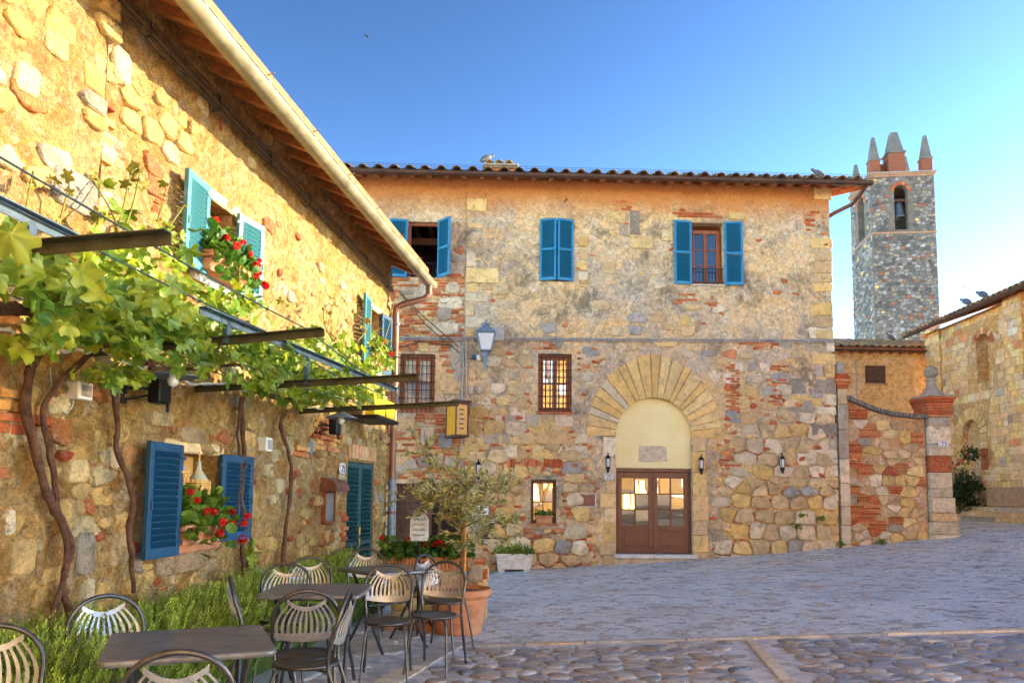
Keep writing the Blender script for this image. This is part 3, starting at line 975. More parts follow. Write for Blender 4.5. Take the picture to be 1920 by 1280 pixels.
# raised pier strip and the dressed sills
pv = MB()
wall_grid(pv, 1.5, pu, 3.0, W_TOP - .02, .06, [], .03, -.05, 0, 3.1)
pv.add([(pu, -.05, 3.0), (pu, .02, 3.0), (pu, .02, W_TOP), (pu, -.05, W_TOP)], [(0, 1, 2, 3)])
pv.add([(1.5, -.05, 3.0), (pu, -.05, 3.0), (pu, .02, 2.96), (1.5, .02, 2.96)], [(3, 2, 1, 0)])
pv.build('buttress_face', M['house_plaster'], lh)
for h in (up1, up2, low):
    s = MB(); s.bbox(h[0] - .06, h[1] + .06, -.045, .18, h[2] - .06, h[2] + .012, .01); s.build('window_sill', M['terracotta'] if h is low else M['stone'], lh)
    l = MB(); l.bbox(h[0] - .10, h[1] + .12, -.012, .10, h[3] + .003, h[3] + .10, .012, (.74, .56, .28)); l.build('lintel', M['ashlar'], lh)

# roof
EAVE = .485
def rz_(y): return W_TOP - .07 + y * .41            # underside of the rafters
rf = MB()
y0r = -EAVE
rf.add([(U_BEG, y0r, rz_(y0r) + .12), (U_END + .25, y0r, rz_(y0r) + .12), (U_END + .25, D_L / 2, rz_(D_L / 2) + .12), (U_BEG, D_L / 2, rz_(D_L / 2) + .12),
        (U_BEG, y0r, rz_(y0r) + .16), (U_END + .25, y0r, rz_(y0r) + .16), (U_END + .25, D_L / 2, rz_(D_L / 2) + .16), (U_BEG, D_L / 2, rz_(D_L / 2) + .16),
        (U_BEG, D_L + .5, rz_(-.5) + .16), (U_END + .25, D_L + .5, rz_(-.5) + .16)],
       [(3, 2, 1, 0), (4, 5, 6, 7), (0, 1, 5, 4), (1, 2, 6, 5), (3, 0, 4, 7), (7, 6, 9, 8)])
roof = rf.build('roof', M['soffit_tile'], lh)
ts = MB()
u = U_BEG
slope = atan2(.41, 1)
while u < U_END + .2:
    for sgn in (0, 1):
        vs = []; fs = []
        L0, L1 = (-EAVE + .16, D_L / 2) if not sgn else (D_L / 2, D_L + .5)
        for yy in (L0, L1):
            zz = rz_(yy if not sgn else D_L - yy) + .15
            for k in range(6):
                a = pi * k / 5
                vs.append((u + .085 * cos(a), yy, zz + .07 * sin(a)))
        fs = [(k, k + 1, 7 + k, 6 + k) for k in range(5)]
        ts.add(vs, fs, rng.choice([(1, .9, .8), (.8, .8, .7), (1.1, .9, .7)]), True)
    u += .21
ts.build('roof_tiles', M['rooftile'], roof, kind='stuff')
st = MB()
nrow = 0
u = 1.0
spans = []
while u < U_END + .2:
    spans.append(u); u += .385
for u in spans:                                       # terracotta planks laid between the rafters
    for k in range(3):
        a, b = -EAVE + .03 + k * .21, -EAVE + .03 + k * .21 + .20
        p = MB((rng.choice([(1, 1, 1), (.8, .85, .9), (1.15, 1.1, 1), (.65, .7, .7)])))
        Mx = Matrix.Translation((u + .04, 0, rz_(0) + .10)) @ Matrix.Rotation(slope, 4, 'X')
        p.bbox(.006, .38, a / cos(slope) + .003, b / cos(slope) - .003, -.012, .012, .003, M=Mx)
        p.build('soffit_tile', M['soffit_tile'], roof)
rft = MB()
rft.bbox(-.038, .038, -EAVE * 1.04, .35, -.004, .09, .006)
rft.add([(-.038, -EAVE * 1.04, .0), (.038, -EAVE * 1.04, .0), (.038, -EAVE * 1.04 - .03, .085), (-.038, -EAVE * 1.04 - .03, .085)], [(0, 1, 2, 3)])
rme = rft.mesh('rafter', M['rafter'])
for u in spans + [U_END + .2]:
    inst('rafter', rme, roof, Matrix.Translation((u + rng.uniform(-.012, .012), 0, rz_(0) + rng.uniform(-.004, .004))) @ Matrix.Rotation(slope + rng.uniform(-.012, .012), 4, 'X') @ Matrix.Scale(rng.uniform(.9, 1.1), 4, (1, 0, 0)))
fb = MB(); fb.box(U_BEG, U_END + .25, -EAVE - .03, -EAVE - .026, 4.64, rz_(-EAVE) + .165); fb.build('eave_board', M['rafter'], roof)

# rain gutter with joints, and the downpipe at the corner
def half_gutter(mb, p0, p1, r, n=9, lip=.012):
    p0, p1 = Vector(p0), Vector(p1)
    vs = []; fs = []
    m = 12
    d = (p1 - p0).normalized(); side = d.cross(Vector((0, 0, 1))).normalized()
    for i in range(m + 1):
        p = p0.lerp(p1, i / m)
        for k in range(n):
            a = pi + pi * k / (n - 1)
            vs.append(p + side * r * cos(a) + Vector((0, 0, r * sin(a))))
        for k in range(n):
            a = 2 * pi - pi * k / (n - 1)
            vs.append(p + side * (r - .006) * cos(a) + Vector((0, 0, (r - .006) * sin(a))))
    q = 2 * n
    for i in range(m):
        for k in range(q):
            fs.append((i * q + k, i * q + (k + 1) % q, (i + 1) * q + (k + 1) % q, (i + 1) * q + k))
    mb.add(vs, fs, None, True)
    for i in (0, m):
        mb.add([vs[i * q + k] for k in range(n)], [tuple(range(n))], None, False)
    for s_ in (-1, 1):
        mb.tube([p0 + side * r * s_, p1 + side * r * s_], lip * .7, 6)
gz = 4.70
GO = EAVE + .075
g = MB(); half_gutter(g, (U_BEG, -GO, gz), (U_END + .30, -GO, gz - .02), .085)
gut = g.build('gutter', M['zinc'], lh)
j = MB()
vs = []; fs = []
for x in (-.03, .03):
    for k in range(12):
        a = pi * 1.0 + pi * k / 11
        vs.append((x, .089 * cos(a), .089 * sin(a)))
fs = [(k, k + 1, 13 + k, 12 + k) for k in range(11)]
j.add(vs, fs, None, True)
j.tube([(0, .088 * cos(pi + pi * k / 11), .088 * sin(pi + pi * k / 11)) for k in range(12)] , .006, 5)
j.tube([(.06, .088, 0), (.06, .10, .03), (.06, .03, .06), (.06, -.09, .09)], .005, 5)
jme = j.mesh('gutter_joint', M['zinc'])
for k in range(10):
    inst('gutter_joint', jme, gut, Matrix.Translation((3.9 + k * .93, -GO, gz)))
dp = MB()
du, dz = LF.uv(736, 565, .10)
ue = U_END - .02
dp.tube([(U_END + .12, -GO, gz - .08), (U_END + .12, -GO, gz - .22), (U_END + .08, -GO + .06, gz - .30), (ue + .02, -.18, gz - .40), (ue, -.10, gz - .46), (ue, -.095, gz - .55), (ue, -.095, 2.0), (ue, -.095, 1.62)], .05, 12)
dp.build('downpipe', M['copper'], lh)
dl = MB(); dl.tube([(ue, -.095, 1.64), (ue, -.095, -.4)], .056, 12); dl.tube([(ue, -.095, 1.68), (ue, -.095, 1.60)], .066, 12); dl.build('downpipe_foot', M['greyiron'], lh)
for z in (4.0, 3.1, 2.2, 1.2, .4):
    b = MB(); b.tube([(ue, -.095, z - .02), (ue, -.095, z + .02)], .064, 12); b.box(ue - .01, ue + .01, -.06, .03, z - .012, z + .012); b.build('pipe_bracket', M['copper'], lh)

# upper windows, shutters
casement(lh, up1[0] + .02, up1[1] - .03, up1[2], up1[3] - .03, .17, 1, 2, M['winwood'], M['glasspale'])
shutter(lh, up1[0] - .01, up1[2] - .02, up1[3] + .02, .36, -1, 4, M['tealpale'], .09, 15)
shutter(lh, up1[1] + .01, up1[2] - .02, up1[3] + .02, .36, 1, 10, M['tealpale'], .05, 15)
casement(lh, up2[0] + .02, up2[1] - .02, up2[2], up2[3] - .03, .16, 1, 2, M['winwood'], M['glasspale'])
shutter(lh, up2[0] - .01, up2[2] - .02, up2[3] + .05, .36, -1, 6, M['tealpale'], .08, 15)
shutter(lh, up2[1] + .01, up2[2] - .02, up2[3] + .02, .36, 1, 6, M['bluedark'], .04, 15)
# lower niche window with blue shutters
shutter(lh, low[0] - .005, low[2] - .06, low[3] + .05, .47, -1, 5, M['bluedark'], .09, 15)
shutter(lh, low[1] + .005, low[2] + .0, low[3] + .02, .46, 1, 6, M['bluedark'], .05, 16)
# slatted door, two closed leaves
dm = (dor[0] + dor[1]) / 2
dleafs = []
for sgn in (-1, 1):
    h = dor[0] + .005 if sgn < 0 else dor[1] - .005
    lf = shutter(lh, h, dor[2] + .02, dor[3] - .01, (dor[1] - dor[0]) / 2 - .012, -sgn, 0, M['teal'], -.03, 34, handle=False)
    lf.name = 'door_leaf'
for z in (.92, .78):
    b = MB(); b.bbox(dm - .035, dm + .01, -.012, .006, z, z + .11, .004); b.build('door_handle', M['brass'], lh)
# ------------------------------------------------------------------ things on the sunlit house
def lw(u, y, z): return LF.w(u, y, z)
def lroot(name, px, py, off, label, cat, group=None):
    u, z = LF.uv(px, py, off)
    return empty(name, LF.w(u, -off, z), LF.ang, label, cat, group)

# cables strung under the eaves
cb = empty('cable_bundle', LF.w(0, 0, 0), LF.ang, 'bundle of old brown cables strung along the sunlit wall below the rafters', 'cables')
ca, cbz = LF.uv(300, 80, .03), LF.uv(733, 540, .03)
for k in range(6):
    mb = MB(); pts = []
    dzk = (k - 2.5) * .028
    for i in range(40):
        t = i / 39
        u = 2.2 + (U_END - .05 - 2.2) * t
        z = ca[1] + (cbz[1] - ca[1]) * (u - ca[0]) / (cbz[0] - ca[0]) + dzk * (1.1 - .5 * t) + .02 * noise.noise(Vector((u * 1.3, k * 5.0, 0))) - .012 * abs(sin(u * 2.1))
        pts.append((u, -.035 - .012 * (k % 3) - .01 * noise.noise(Vector((u * 2, k, 3))), z))
    mb.tube(pts, .0065 if k != 2 else .011, 6)
    mb.build('cable', M['cable'], cb)
for i in range(9):
    u = 3.2 + i * .95
    z = ca[1] + (cbz[1] - ca[1]) * (u - ca[0]) / (cbz[0] - ca[0])
    mb = MB(); mb.tube([(u, .01, z + .07), (u, -.06, z + .06), (u, -.065, z - .06), (u, .01, z - .08)], .006, 5); mb.build('cable_clip', M['iron'], cb)

# pergola frame
def at_u(px, py, u):
    d = ray(px, py); e = Vector((0, 0, EYE))
    t = (LF.o + LF.x * u - e).dot(LF.x) / d.dot(LF.x)
    q = e + d * t - LF.o
    return q.dot(LF.y), q.z
pg = empty('pergola', LF.w(0, 0, 0), LF.ang, 'olive steel pergola frame with slanting rails holding the grape vines over the tables', 'pergola')
BARS = []
def lbar(p0, p1, name, mat, w=.05, t=.006):
    """steel angle bar"""
    p0, p1 = Vector(p0), Vector(p1)
    d = p1 - p0; L = d.length; d.normalize()
    s = d.cross(Vector((0, 0, 1))).normalized(); up = s.cross(d)
    Mx = Matrix((( d.x, s.x, up.x, p0.x), (d.y, s.y, up.y, p0.y), (d.z, s.z, up.z, p0.z), (0, 0, 0, 1)))
    mb = MB()
    mb.bbox(0, L, -t / 2, t / 2, -w, 0, .001, M=Mx); mb.bbox(0, L, t / 2, w, -t, 0, .001, M=Mx)
    return mb.build(name, mat, pg)
uA, zA = LF.uv(322, 436, 1.62)
BARS.append(((uA, 0, zA - .06), (uA, -1.62, zA)))
for (xi, yi, xo, yo) in ((165, 655, 608, 616), (365, 724, 785, 702), (560, 767, 860, 752)):
    u, z = LF.uv(xi, yi)
    y1, z1 = at_u(xo, yo, u)
    BARS.append(((u, 0, z), (u, y1, z1)))
for a, b in BARS: lbar(a, b, 'crossbar', M['pergola'])
def bar_pt(k, y):
    a, b = BARS[k]; t = y / b[1]
    return Vector((a[0], y, a[2] + (b[2] - a[2]) * t))
def rail_between(pxa, pya, pxb, pyb, off):
    ua, za = LF.uv(pxa, pya, off); ub, zb = LF.uv(pxb, pyb, off)
    return (ua, -off, za), (ub, -off, zb)
RO1, RO2 = 1.02, .95
r1 = rail_between(0, 375, 145, 446, RO1); d1 = (Vector(r1[1]) - Vector(r1[0]))
lbar(Vector(r1[0]) - d1 * 1.5, r1[1], 'rail', M['pergola_rail'], .045)
r2 = rail_between(374, 574, 742, 728, RO2)
lbar(r2[0], r2[1], 'rail', M['pergola_rail'], .045)
def railz(r, u):
    t = (u - r[0][0]) / (r[1][0] - r[0][0]); return r[0][2] + (r[1][2] - r[0][2]) * t
for k, r, off in ((0, r1, RO1), (1, r2, RO2), (2, r2, RO2)):
    p = bar_pt(k, -off); mb = MB(); zt = railz(r, p.x)
    z0_, z1_ = min(p.z - .04, zt), max(p.z, zt)
    mb.bbox(p.x - .02, p.x + .02, p.y - .003, p.y + .003, z0_, z1_, .001); mb.bbox(p.x - .02, p.x - .014, p.y + .004, p.y + .03, z0_, z1_, .001); mb.build('post', M['pergola_rail'], pg)
mb = MB(); p = Vector(r2[1]); mb.bbox(p.x - .02, p.x + .02, p.y - .01, p.y + .002, p.z - .24, p.z - .0, .001); mb.build('post', M['pergola_rail'], pg)
for k, off in enumerate((1.45, 1.2, .72, .40)):
    mb = MB(); pts = []
    pa, pb = bar_pt(0, -off), bar_pt(2, -off)
    d = pb - pa
    for i in range(30):
        t = -1.0 + 2.7 * i / 29
        if t < 0: q = pa + d * t * 1.0
        else:
            kk = t * 2
            if kk <= 1: q = bar_pt(0, -off).lerp(bar_pt(1, -off), kk)
            elif kk <= 2: q = bar_pt(1, -off).lerp(bar_pt(2, -off), kk - 1)
            else: q = bar_pt(2, -off).lerp(bar_pt(3, -off), min(1, kk - 2))
        pts.append((q.x, q.y, q.z + .012 - .01 * abs(sin(t * 6.3))))
    mb.tube(pts, .0045, 5); mb.build('wire', M['wire'], pg)
# twisted white cable looped along the bars
mb = MB()
lp = []
for (x, y) in ((0, 617), (60, 635), (120, 660), (190, 655), (265, 690), (300, 690), (360, 720), (432, 720), (450, 730), (500, 738), (600, 765), (640, 765)):
    u, z = LF.uv(x, y, .28); lp.append((u, -.28, z))
pts = []
for i in range(len(lp) - 1):
    for t in (0, .33, .66): pts.append(Vector(lp[i]).lerp(Vector(lp[i + 1]), t) + Vector((0, 0, .01 * sin(i * 3 + t * 6))))
mb.tube(pts, .008, 6); mb.tube([p + Vector((0, .01, .016 * sin(i * 2.2))) for i, p in enumerate(pts)], .006, 6)
o = mb.build('lamp_cable', M['white']); o.location = LF.o; o.rotation_euler = (0, 0, LF.ang)
tag(o, 'pale twisted lamp cable looping below the vine leaves along the wall', 'cable')

# ---- grape vines
def vine_path(pts, off):
    """pts: (px, py[, off])"""
    r = []
    for p in pts:
        o_ = p[2] if len(p) > 2 else off
        u, z = LF.uv(p[0], p[1], o_); r.append(Vector((u, -o_, z)))
    out = []
    for i in range(len(r) - 1):                       # Catmull-Rom
        p0, p1, p2, p3 = r[max(i - 1, 0)], r[i], r[i + 1], r[min(i + 2, len(r) - 1)]
        for k in range(6):
            t = k / 6
            out.append(.5 * ((2 * p1) + (p2 - p0) * t + (2 * p0 - 5 * p1 + 4 * p2 - p3) * t * t + (3 * p1 - p0 - 3 * p2 + p3) * t ** 3))
    out.append(r[-1])
    return out
def gnarl(mb, path, r0, r1):
    n = len(path)
    rs = [.62 * (r0 + (r1 - r0) * i / (n - 1)) * (1 + .30 * noise.noise(path[i] * 7) + (.25 if rng.random() < .10 else 0)) for i in range(n)]
    path = [p + Vector((.012 * noise.noise(p * 9), .008 * noise.noise(p * 9 + Vector((5, 0, 0))), 0)) for p in path]
    mb.tube(path, rs, 9)

VINES = [
    dict(label='grape vine with two entwined trunks nearest the front, left of the lower blue shutters',
         trunks=[([(133, 1165), (118, 1090), (133, 1030), (120, 985), (95, 940), (70, 860), (50, 770), (55, 700), (75, 645, .2)], .034, .042),
                 ([(92, 1172), (118, 1090), (124, 1020), (108, 960), (103, 900), (90, 830), (82, 770), (105, 725), (150, 680), (190, 650, .3), (240, 640, .5)], .026, .030),
                 ([(-80, 585, .7), (0, 578, .7), (50, 582, .7), (100, 595, .6)], .055, .04)],
         cuts=[((20, 591), .66), ((82, 577), .64)]),
    dict(label='grape vine whose trunk passes over the lower left blue shutter',
         trunks=[([(250, 1110, .09), (247, 1040, .13), (243, 985, .16), (250, 945, .16), (240, 895, .14), (220, 845, .08), (222, 790, .08), (215, 735, .1), (215, 690, .15)], .026, .034),
                 ([(280, 690, .5), (330, 692, .5), (380, 690, .5), (440, 684, .5), (520, 690, .5)], .024, .020)],
         cuts=[]),
    dict(label='grape vine with a twisted double trunk just right of the lower blue shutters',
         trunks=[([(458, 1075), (455, 1030), (460, 980), (452, 930), (458, 870), (455, 800), (455, 750), (480, 735, .2), (520, 745, .35), (560, 752, .5)], .030, .034),
                 ([(463, 1070), (470, 1020), (464, 990), (449, 985), (447, 940), (452, 880), (446, 820), (450, 770), (452, 745)], .018, .020)],
         cuts=[]),
    dict(label='grape vine with a single bent trunk between the menu case and the double trunk',
         trunks=[([(530, 1062), (535, 1000), (541, 950), (547, 890), (540, 845), (527, 800), (535, 775), (556, 765, .12), (600, 755, .3)], .034, .030)],
         cuts=[]),
]
# leaf clusters: px, py, offset from wall, spread in px, number
CLUST = [
    (40, 500, .95, 55, 40, 34), (120, 540, .85, 70, 45, 55), (200, 560, .75, 75, 50, 64), (130, 610, .75, 70, 40, 50), (60, 640, .60, 60, 25, 14), (230, 610, .7, 60, 45, 52), (20, 450, 1.0, 30, 25, 10),
    (300, 560, .75, 60, 45, 50), (345, 600, .7, 50, 40, 36), (250, 500, .6, 60, 40, 26), (330, 480, .5, 45, 45, 20), (230, 700, .35, 45, 18, 26), (270, 640, .6, 60, 26, 34), (215, 400, .35, 30, 45, 8), (280, 440, .3, 40, 45, 10), (195, 480, .6, 40, 30, 14),
    (420, 620, .65, 60, 35, 58), (480, 660, .6, 50, 32, 62), (440, 575, .5, 50, 28, 18), (540, 670, .55, 45, 35, 56), (490, 720, .45, 35, 22, 40), (380, 660, .6, 40, 25, 30), (400, 560, .5, 40, 30, 16),
    (600, 690, .5, 50, 28, 70), (660, 700, .5, 45, 26, 66), (630, 730, .45, 60, 20, 56), (560, 730, .45, 35, 22, 40), (700, 690, .4, 30, 26, 34), (590, 640, .35, 45, 30, 26), (640, 650, .35, 40, 26, 24), (690, 740, .45, 30, 14, 24), (715, 650, .3, 14, 30, 12),
]
def vine_of(x): return 0 if x < 165 else 1 if x < 365 else 2 if x < 548 else 3
for vi, V in enumerate(VINES):
    root = empty('grape_vine', LF.o, LF.ang, V['label'], 'vine', 'grape vines trained up the sunlit house')
    for (pts, r0, r1) in V['trunks']:
        mb = MB(); gnarl(mb, vine_path(pts, .085), r0, r1); mb.build('trunk', M['bark'], root)
    for (c, off) in V['cuts']:
        u, z = LF.uv(c[0], c[1], off + .02)
        mb = MB(); q = Vector((u, -off, z)); mb.tube([q + Vector((0, .03, 0)), q + Vector((-.025, -.05, -.01))], .036, 10); mb.build('pruned_stub', M['cutwood'], root)
    lv = []
    for (x, y, off, sx, sy, n) in CLUST:
        if vine_of(x) != vi: continue
        for _ in range(int(n * 1.45)):
            px, py = x + rng.gauss(0, sx * .55), y + rng.gauss(0, sy * .6)
            if px > 735: continue
            o_ = max(.12, off + rng.gauss(0, .20))
            u, z = LF.uv(px, py, o_)
            s = rng.uniform(.038, .075)
            face = Vector((rng.gauss(-.1, .6), rng.gauss(-.55, .6), rng.gauss(.5, .55))).normalized()
            Mx = Matrix.Translation((u, -o_, z)) @ face.to_track_quat('Z', 'Y').to_matrix().to_4x4() @ Matrix.Rotation(pi + rng.gauss(0, .7), 4, 'Z') @ Matrix.Scale(s, 4)
            lv.append((s, Mx, rng.randrange(7), rng.choice([(1, 1, 1), (1.15, 1.1, .9), (.8, .85, .8), (.9, 1, .9), (1.3, 1.15, .7), (.7, .78, .7)])))
    lv.sort(key=lambda t: -t[0])
    cache = {}
    for s, Mx, k, c in lv[:300]:
        if (k, c) not in cache:
            m_ = MB(smooth=True); m_.add(VLEAF[k][0], VLEAF[k][1], c); cache[k, c] = m_.mesh('vine_leaf', M['vineleaf1'])
        inst('leaf', cache[k, c], root, Mx)
    if len(lv) > 300:
        m_ = MB(smooth=True)
        for s, Mx, k, c in lv[300:]: m_.add(VLEAF[k][0], VLEAF[k][1], c, True, Mx)
        m_.build('small_leaves', M['vineleaf'], root, kind='stuff')
    # young shoots reaching up from the leaves
    sh = MB()
    starts = {0: [(30, 480, 60, 330), (110, 500, 130, 340), (150, 500, 190, 400)], 1: [(200, 480, 245, 330), (215, 470, 262, 320), (300, 470, 345, 385), (270, 480, 310, 350), (230, 470, 170, 330)],
              2: [(430, 570, 450, 500), (480, 600, 520, 560)], 3: [(600, 650, 625, 560), (625, 640, 610, 570), (670, 640, 690, 600), (700, 690, 735, 590)]}[vi]
    for (x0, y0, x1, y1) in starts:
        p = vine_path([(x0, y0, .55), ((x0 + x1) / 2 + rng.uniform(-12, 12), (y0 + y1) / 2, .4), (x1, y1, .3), (x1 + rng.uniform(-35, 35), y1 + rng.uniform(-5, 25), .28)], .4)
        sh.tube(p, [.008 * (1 - .7 * i / len(p)) for i in range(len(p))], 5)
        for q in p[6::4]:
            sh.add(*VLEAF[rng.randrange(7)], (1.1, 1, .7), True, Matrix.Translation(q) @ rand_rot(.2) @ Matrix.Scale(rng.uniform(.025, .05), 4))
    sh.build('shoots', M['greenstem'], root)

# ---- flower boxes at the windows
def lbox(h, off, L, label, heads, nl, zb, drop=.3, name='flower_box', spread=.26):
    u = (h[0] + h[1]) / 2
    return geranium_box(LF.w(u, -off, h[2] + zb), LF.ang, L, .18, .15, label, 'geranium boxes on the sunlit house', nl, spread, heads, 'terracotta', name, drop=drop)
hd = [(-.25, -.05, .42), (-.18, -.1, .30), (-.05, -.12, .28), (.22, -.1, .30), (.28, -.14, .22), (.36, -.12, .18), (.40, -.1, .30), (.20, -.18, .10), (.33, -.2, .05), (.10, -.1, .36), (.44, -.12, .10)]
lbox(up1, .10, .72, 'red geraniums spilling from the box under the upper shuttered window nearest the front', hd, 520, .01, .5)
hd = [(-.2, -.05, .26), (-.05, -.1, .34), (.1, -.08, .30), (.2, -.12, .22), (.28, -.1, .12), (0, -.15, .18)]
lbox(up2, .10, .60, 'red geraniums in the box under the far upper window beside the downpipe', hd, 320, .01, .3)
hd = [(-.20, -.12, .34), (-.12, -.16, .25), (.02, -.14, .25), (.10, -.17, .16), (.02, -.2, .08), (.26, -.16, .24), (.36, -.22, .14), (.30, -.24, .02), (.20, -.2, .14), (-.24, -.08, .40), (.44, -.2, .20)]
lbox(low, .04, .60, 'terracotta trough of red geraniums in the lower niche between deep blue shutters', hd, 480, .01, .4, spread=.30)

# ---- wine flasks hanging in the niche
def flask(u, ztop, zbot, label, sc):
    root = empty('wine_flask', LF.w(u, -.05, zbot), LF.ang, label, 'wine flask', 'straw wine flasks hung in the niche')
    h = ztop - zbot
    mb = MB(); mb.lathe([(.001, h * .02), (.05 * sc, h * .04), (.072 * sc, h * .2), (.070 * sc, h * .36), (.045 * sc, h * .50), (.020 * sc, h * .62), (.015 * sc, h * .8), (.018 * sc, h * .82), (.001, h * .82)], 16); mb.build('bottle', M['flaskglass'], root)
    mb = MB(); mb.lathe([(.001, 0), (.06 * sc, 0), (.066 * sc, h * .03), (.076 * sc, h * .12), (.078 * sc, h * .25), (.074 * sc, h * .36), (.068 * sc, h * .37)], 16)
    for k in range(16):
        a = k * pi / 8; mb.tube([(.079 * sc * cos(a), .079 * sc * sin(a), h * .02), (.082 * sc * cos(a), .082 * sc * sin(a), h * .2), (.076 * sc * cos(a), .076 * sc * sin(a), h * .36)], .006, 4)
    mb.tube([(.083 * sc * cos(k * pi / 8), .083 * sc * sin(k * pi / 8), h * .30) for k in range(17)], .009, 5); mb.build('straw_basket', M['straw'], root)
    mb = MB(); mb.tube([(0, 0, h * .8), (.004, 0, h * .95), (0, 0, h * 1.05)], .006, 5); mb.tube([(-.06 * sc, 0, h * .36), (0, 0, h * .8), (.06 * sc, 0, h * .36)], .005, 4); mb.build('cord', M['straw'], root)
for x, yt, yb, lb, sc in ((337, 838, 905, 'smaller straw-bound wine flask, the one hung against the left shutter', .9), (374, 850, 928, 'larger straw-bound wine flask hung in the middle of the orange niche', 1.1)):
    u, zt = LF.uv(x, yt, .05); _, zb = LF.uv(x, yb, .05)
    flask(u, zt, zb, lb, sc)

# ---- fittings on the wall
def sensor(px, py, label, w=.13, h=.11):
    root = lroot('junction_box', px, py, .0, label, 'junction box', 'small boxes on the sunlit wall')
    mb = MB(); mb.bbox(-w / 2, w / 2, -.10, .0, -h / 2, h / 2, .008); mb.build('housing', M['white'], root)
    mb = MB(); mb.bbox(-w / 2 + .02, w / 2 - .02, -.106, -.1015, -h / 2 + .02, h / 2 - .02, .002); mb.build('cover', M['conduit'], root)
    mb = MB(); mb.tube([(-.02, -.03, -h / 2), (-.02, -.03, -h / 2 - .04), (-.06, -.02, -h / 2 - .09), (-.16, -.015, -h / 2 - .06), (-.2, -.01, h)], .006, 5); mb.build('lead', M['conduit'], root)
sensor(134, 733, 'small white box on the wall between the two front vine trunks')
sensor(487, 833, 'small white box on the wall right of the double vine trunk', .13, .13)
def spot(px, py, label):
    root = lroot('spotlight', px, py, .0, label, 'spotlight', 'black spotlights under the vines')
    mb = MB(); mb.bbox(-.07, .07, -.24, -.14, -.09, .09, .012); mb.build('lamp_head', M['iron'], root)
    mb = MB(); mb.tube([(-.12, 0, .0), (-.06, -.10, .02), (0, -.15, 0)], .012, 6); mb.tube([(-.12, 0, -.08), (0, -.15, -.02)], .008, 6); mb.bbox(-.15, -.09, -.012, .002, -.1, .06, .004); mb.build('bracket', M['iron'], root)
    mb = MB(); mb.tube([(.09, -.2, .22), (.09, -.2, -.14)], .012, 6); mb.box(.06, .10, -.21, -.19, -.02, .02); mb.build('rod', M['iron'], root)
spot(252, 733, 'black spotlight on the wall under the leaves left of the lower window')
spot(598, 800, 'black spotlight on the wall under the vine near the green door')
def shade_lamp(px, py, off, label, r=.17):
    root = lroot('enamel_lamp', px, py, off, label, 'hanging lamp', 'enamel lamps under the pergola')
    mb = MB(); mb.lathe([(.02, .09), (.035, .05), (.06, .03), (r, -.015), (r * 1.02, -.02), (r, -.022), (.05, .02), (.01, .04)], 24); mb.build('lamp_shade', M['greyiron'], root)
    mb = MB(); mb.lathe([(.001, -.09), (.025, -.08), (.035, -.05), (.025, -.01), (.018, .03)], 12); mb.build('bulb', M['lampglass'], root)
    mb = MB(); mb.tube([(0, 0, .08), (0, 0, .16), (.01, .02, .24)], .009, 6); mb.build('stem', M['iron'], root)
shade_lamp(640, 780, .45, 'grey enamel lamp shade hanging under the far vine leaves near the green door')
shade_lamp(325, 700, .45, 'pale enamel lamp with a bare bulb hanging above the lower window', .16)
# yellow light box under the pergola's far end
u0, z0 = LF.uv(640, 765, .30); u1, z1 = LF.uv(725, 740, .30)
root = empty('sign_box', LF.w(u1 - .10, 0, z0), LF.ang, 'bright yellow sign box under the far end of the pergola', 'sign')
mb = MB(); mb.bbox(-.75, .08, -.42, -.30, .02, .26, .006); mb.build('panel', M['yellow'], root)
mb = MB(); mb.bbox(-.8, .1, -.48, -.05, -.03, .015, .006); mb.bbox(-.32, -.29, -.424, -.2995, .02, .26, .001); mb.build('bracket_tray', M['iron'], root)
# number plate and menu case by the green door
def plate(root_, text_strokes, w, h, name='plate'):
    pass
SEG = {'2': [((0, 1.8), (.15, 2), (.85, 2), (1, 1.8), (1, 1.3), (.1, .25), (0, 0), (1, 0))], '1': [((.15, 1.65), (.55, 2), (.55, 0)), ((.2, 0), (.9, 0))],
       '3': [((0, 1.85), (.2, 2), (.85, 2), (1, 1.75), (1, 1.25), (.8, 1.05), (.4, 1.05)), ((.8, 1.05), (1, .8), (1, .25), (.85, 0), (.2, 0), (0, .15))]}
def digits(mb, text, h, y, r=.006):
    w = h * .5
    x = -(len(text) * w + (len(text) - 1) * w * .45) / 2
    for ch in text:
        for st_ in SEG[ch]:
            mb.tube([(x + a * w, y, (b / 2 - .5) * h) for a, b in st_], r, 5, smooth=False)
        x += w * 1.45
def number_plate(loc, rz, text, label, w=.16, h=.12, group='white house-number plates'):
    root = empty('number_plate', loc, rz, label, 'house number', group)
    mb = MB(); p = []
    for k in range(20):
        a = 2 * pi * k / 20
        ca_, sa = cos(a), sin(a)
        p.append((w / 2 * (abs(ca_) ** .45) * (1 if ca_ > 0 else -1), h / 2 * (abs(sa) ** .45) * (1 if sa > 0 else -1)))
    mb.prism(p, -.014, .002, ch=.006); mb.build('plate', M['white'], root)
    mb = MB(); digits(mb, text, h * .55, -.016, h * .05); mb.build('digits', M['blueprint'], root)
    mb = MB(); mb.tube([(q[0] * .88, -.0145, q[1] * .88) for q in p + p[:1]], .003, 4); mb.build('border', M['blueprint'], root)
u, z = LF.uv(637, 878)
number_plate(LF.w(u, -.03, z), LF.ang, '21', 'white house-number plate 21 left of the top of the green slatted door', .20, .14)
u, z = LF.uv(612, 950); uh, zh = LF.uv(615, 920)
root = empty('menu_case', LF.w(u, 0, z), LF.ang, 'wall-mounted menu case with a curved brown lamp hood beside the green door', 'menu case')
mb = MB(); H, W = .19, .165
for a in (-W, W - .025): mb.bbox(a, a + .025, -.055, 0, -H, H, .004)
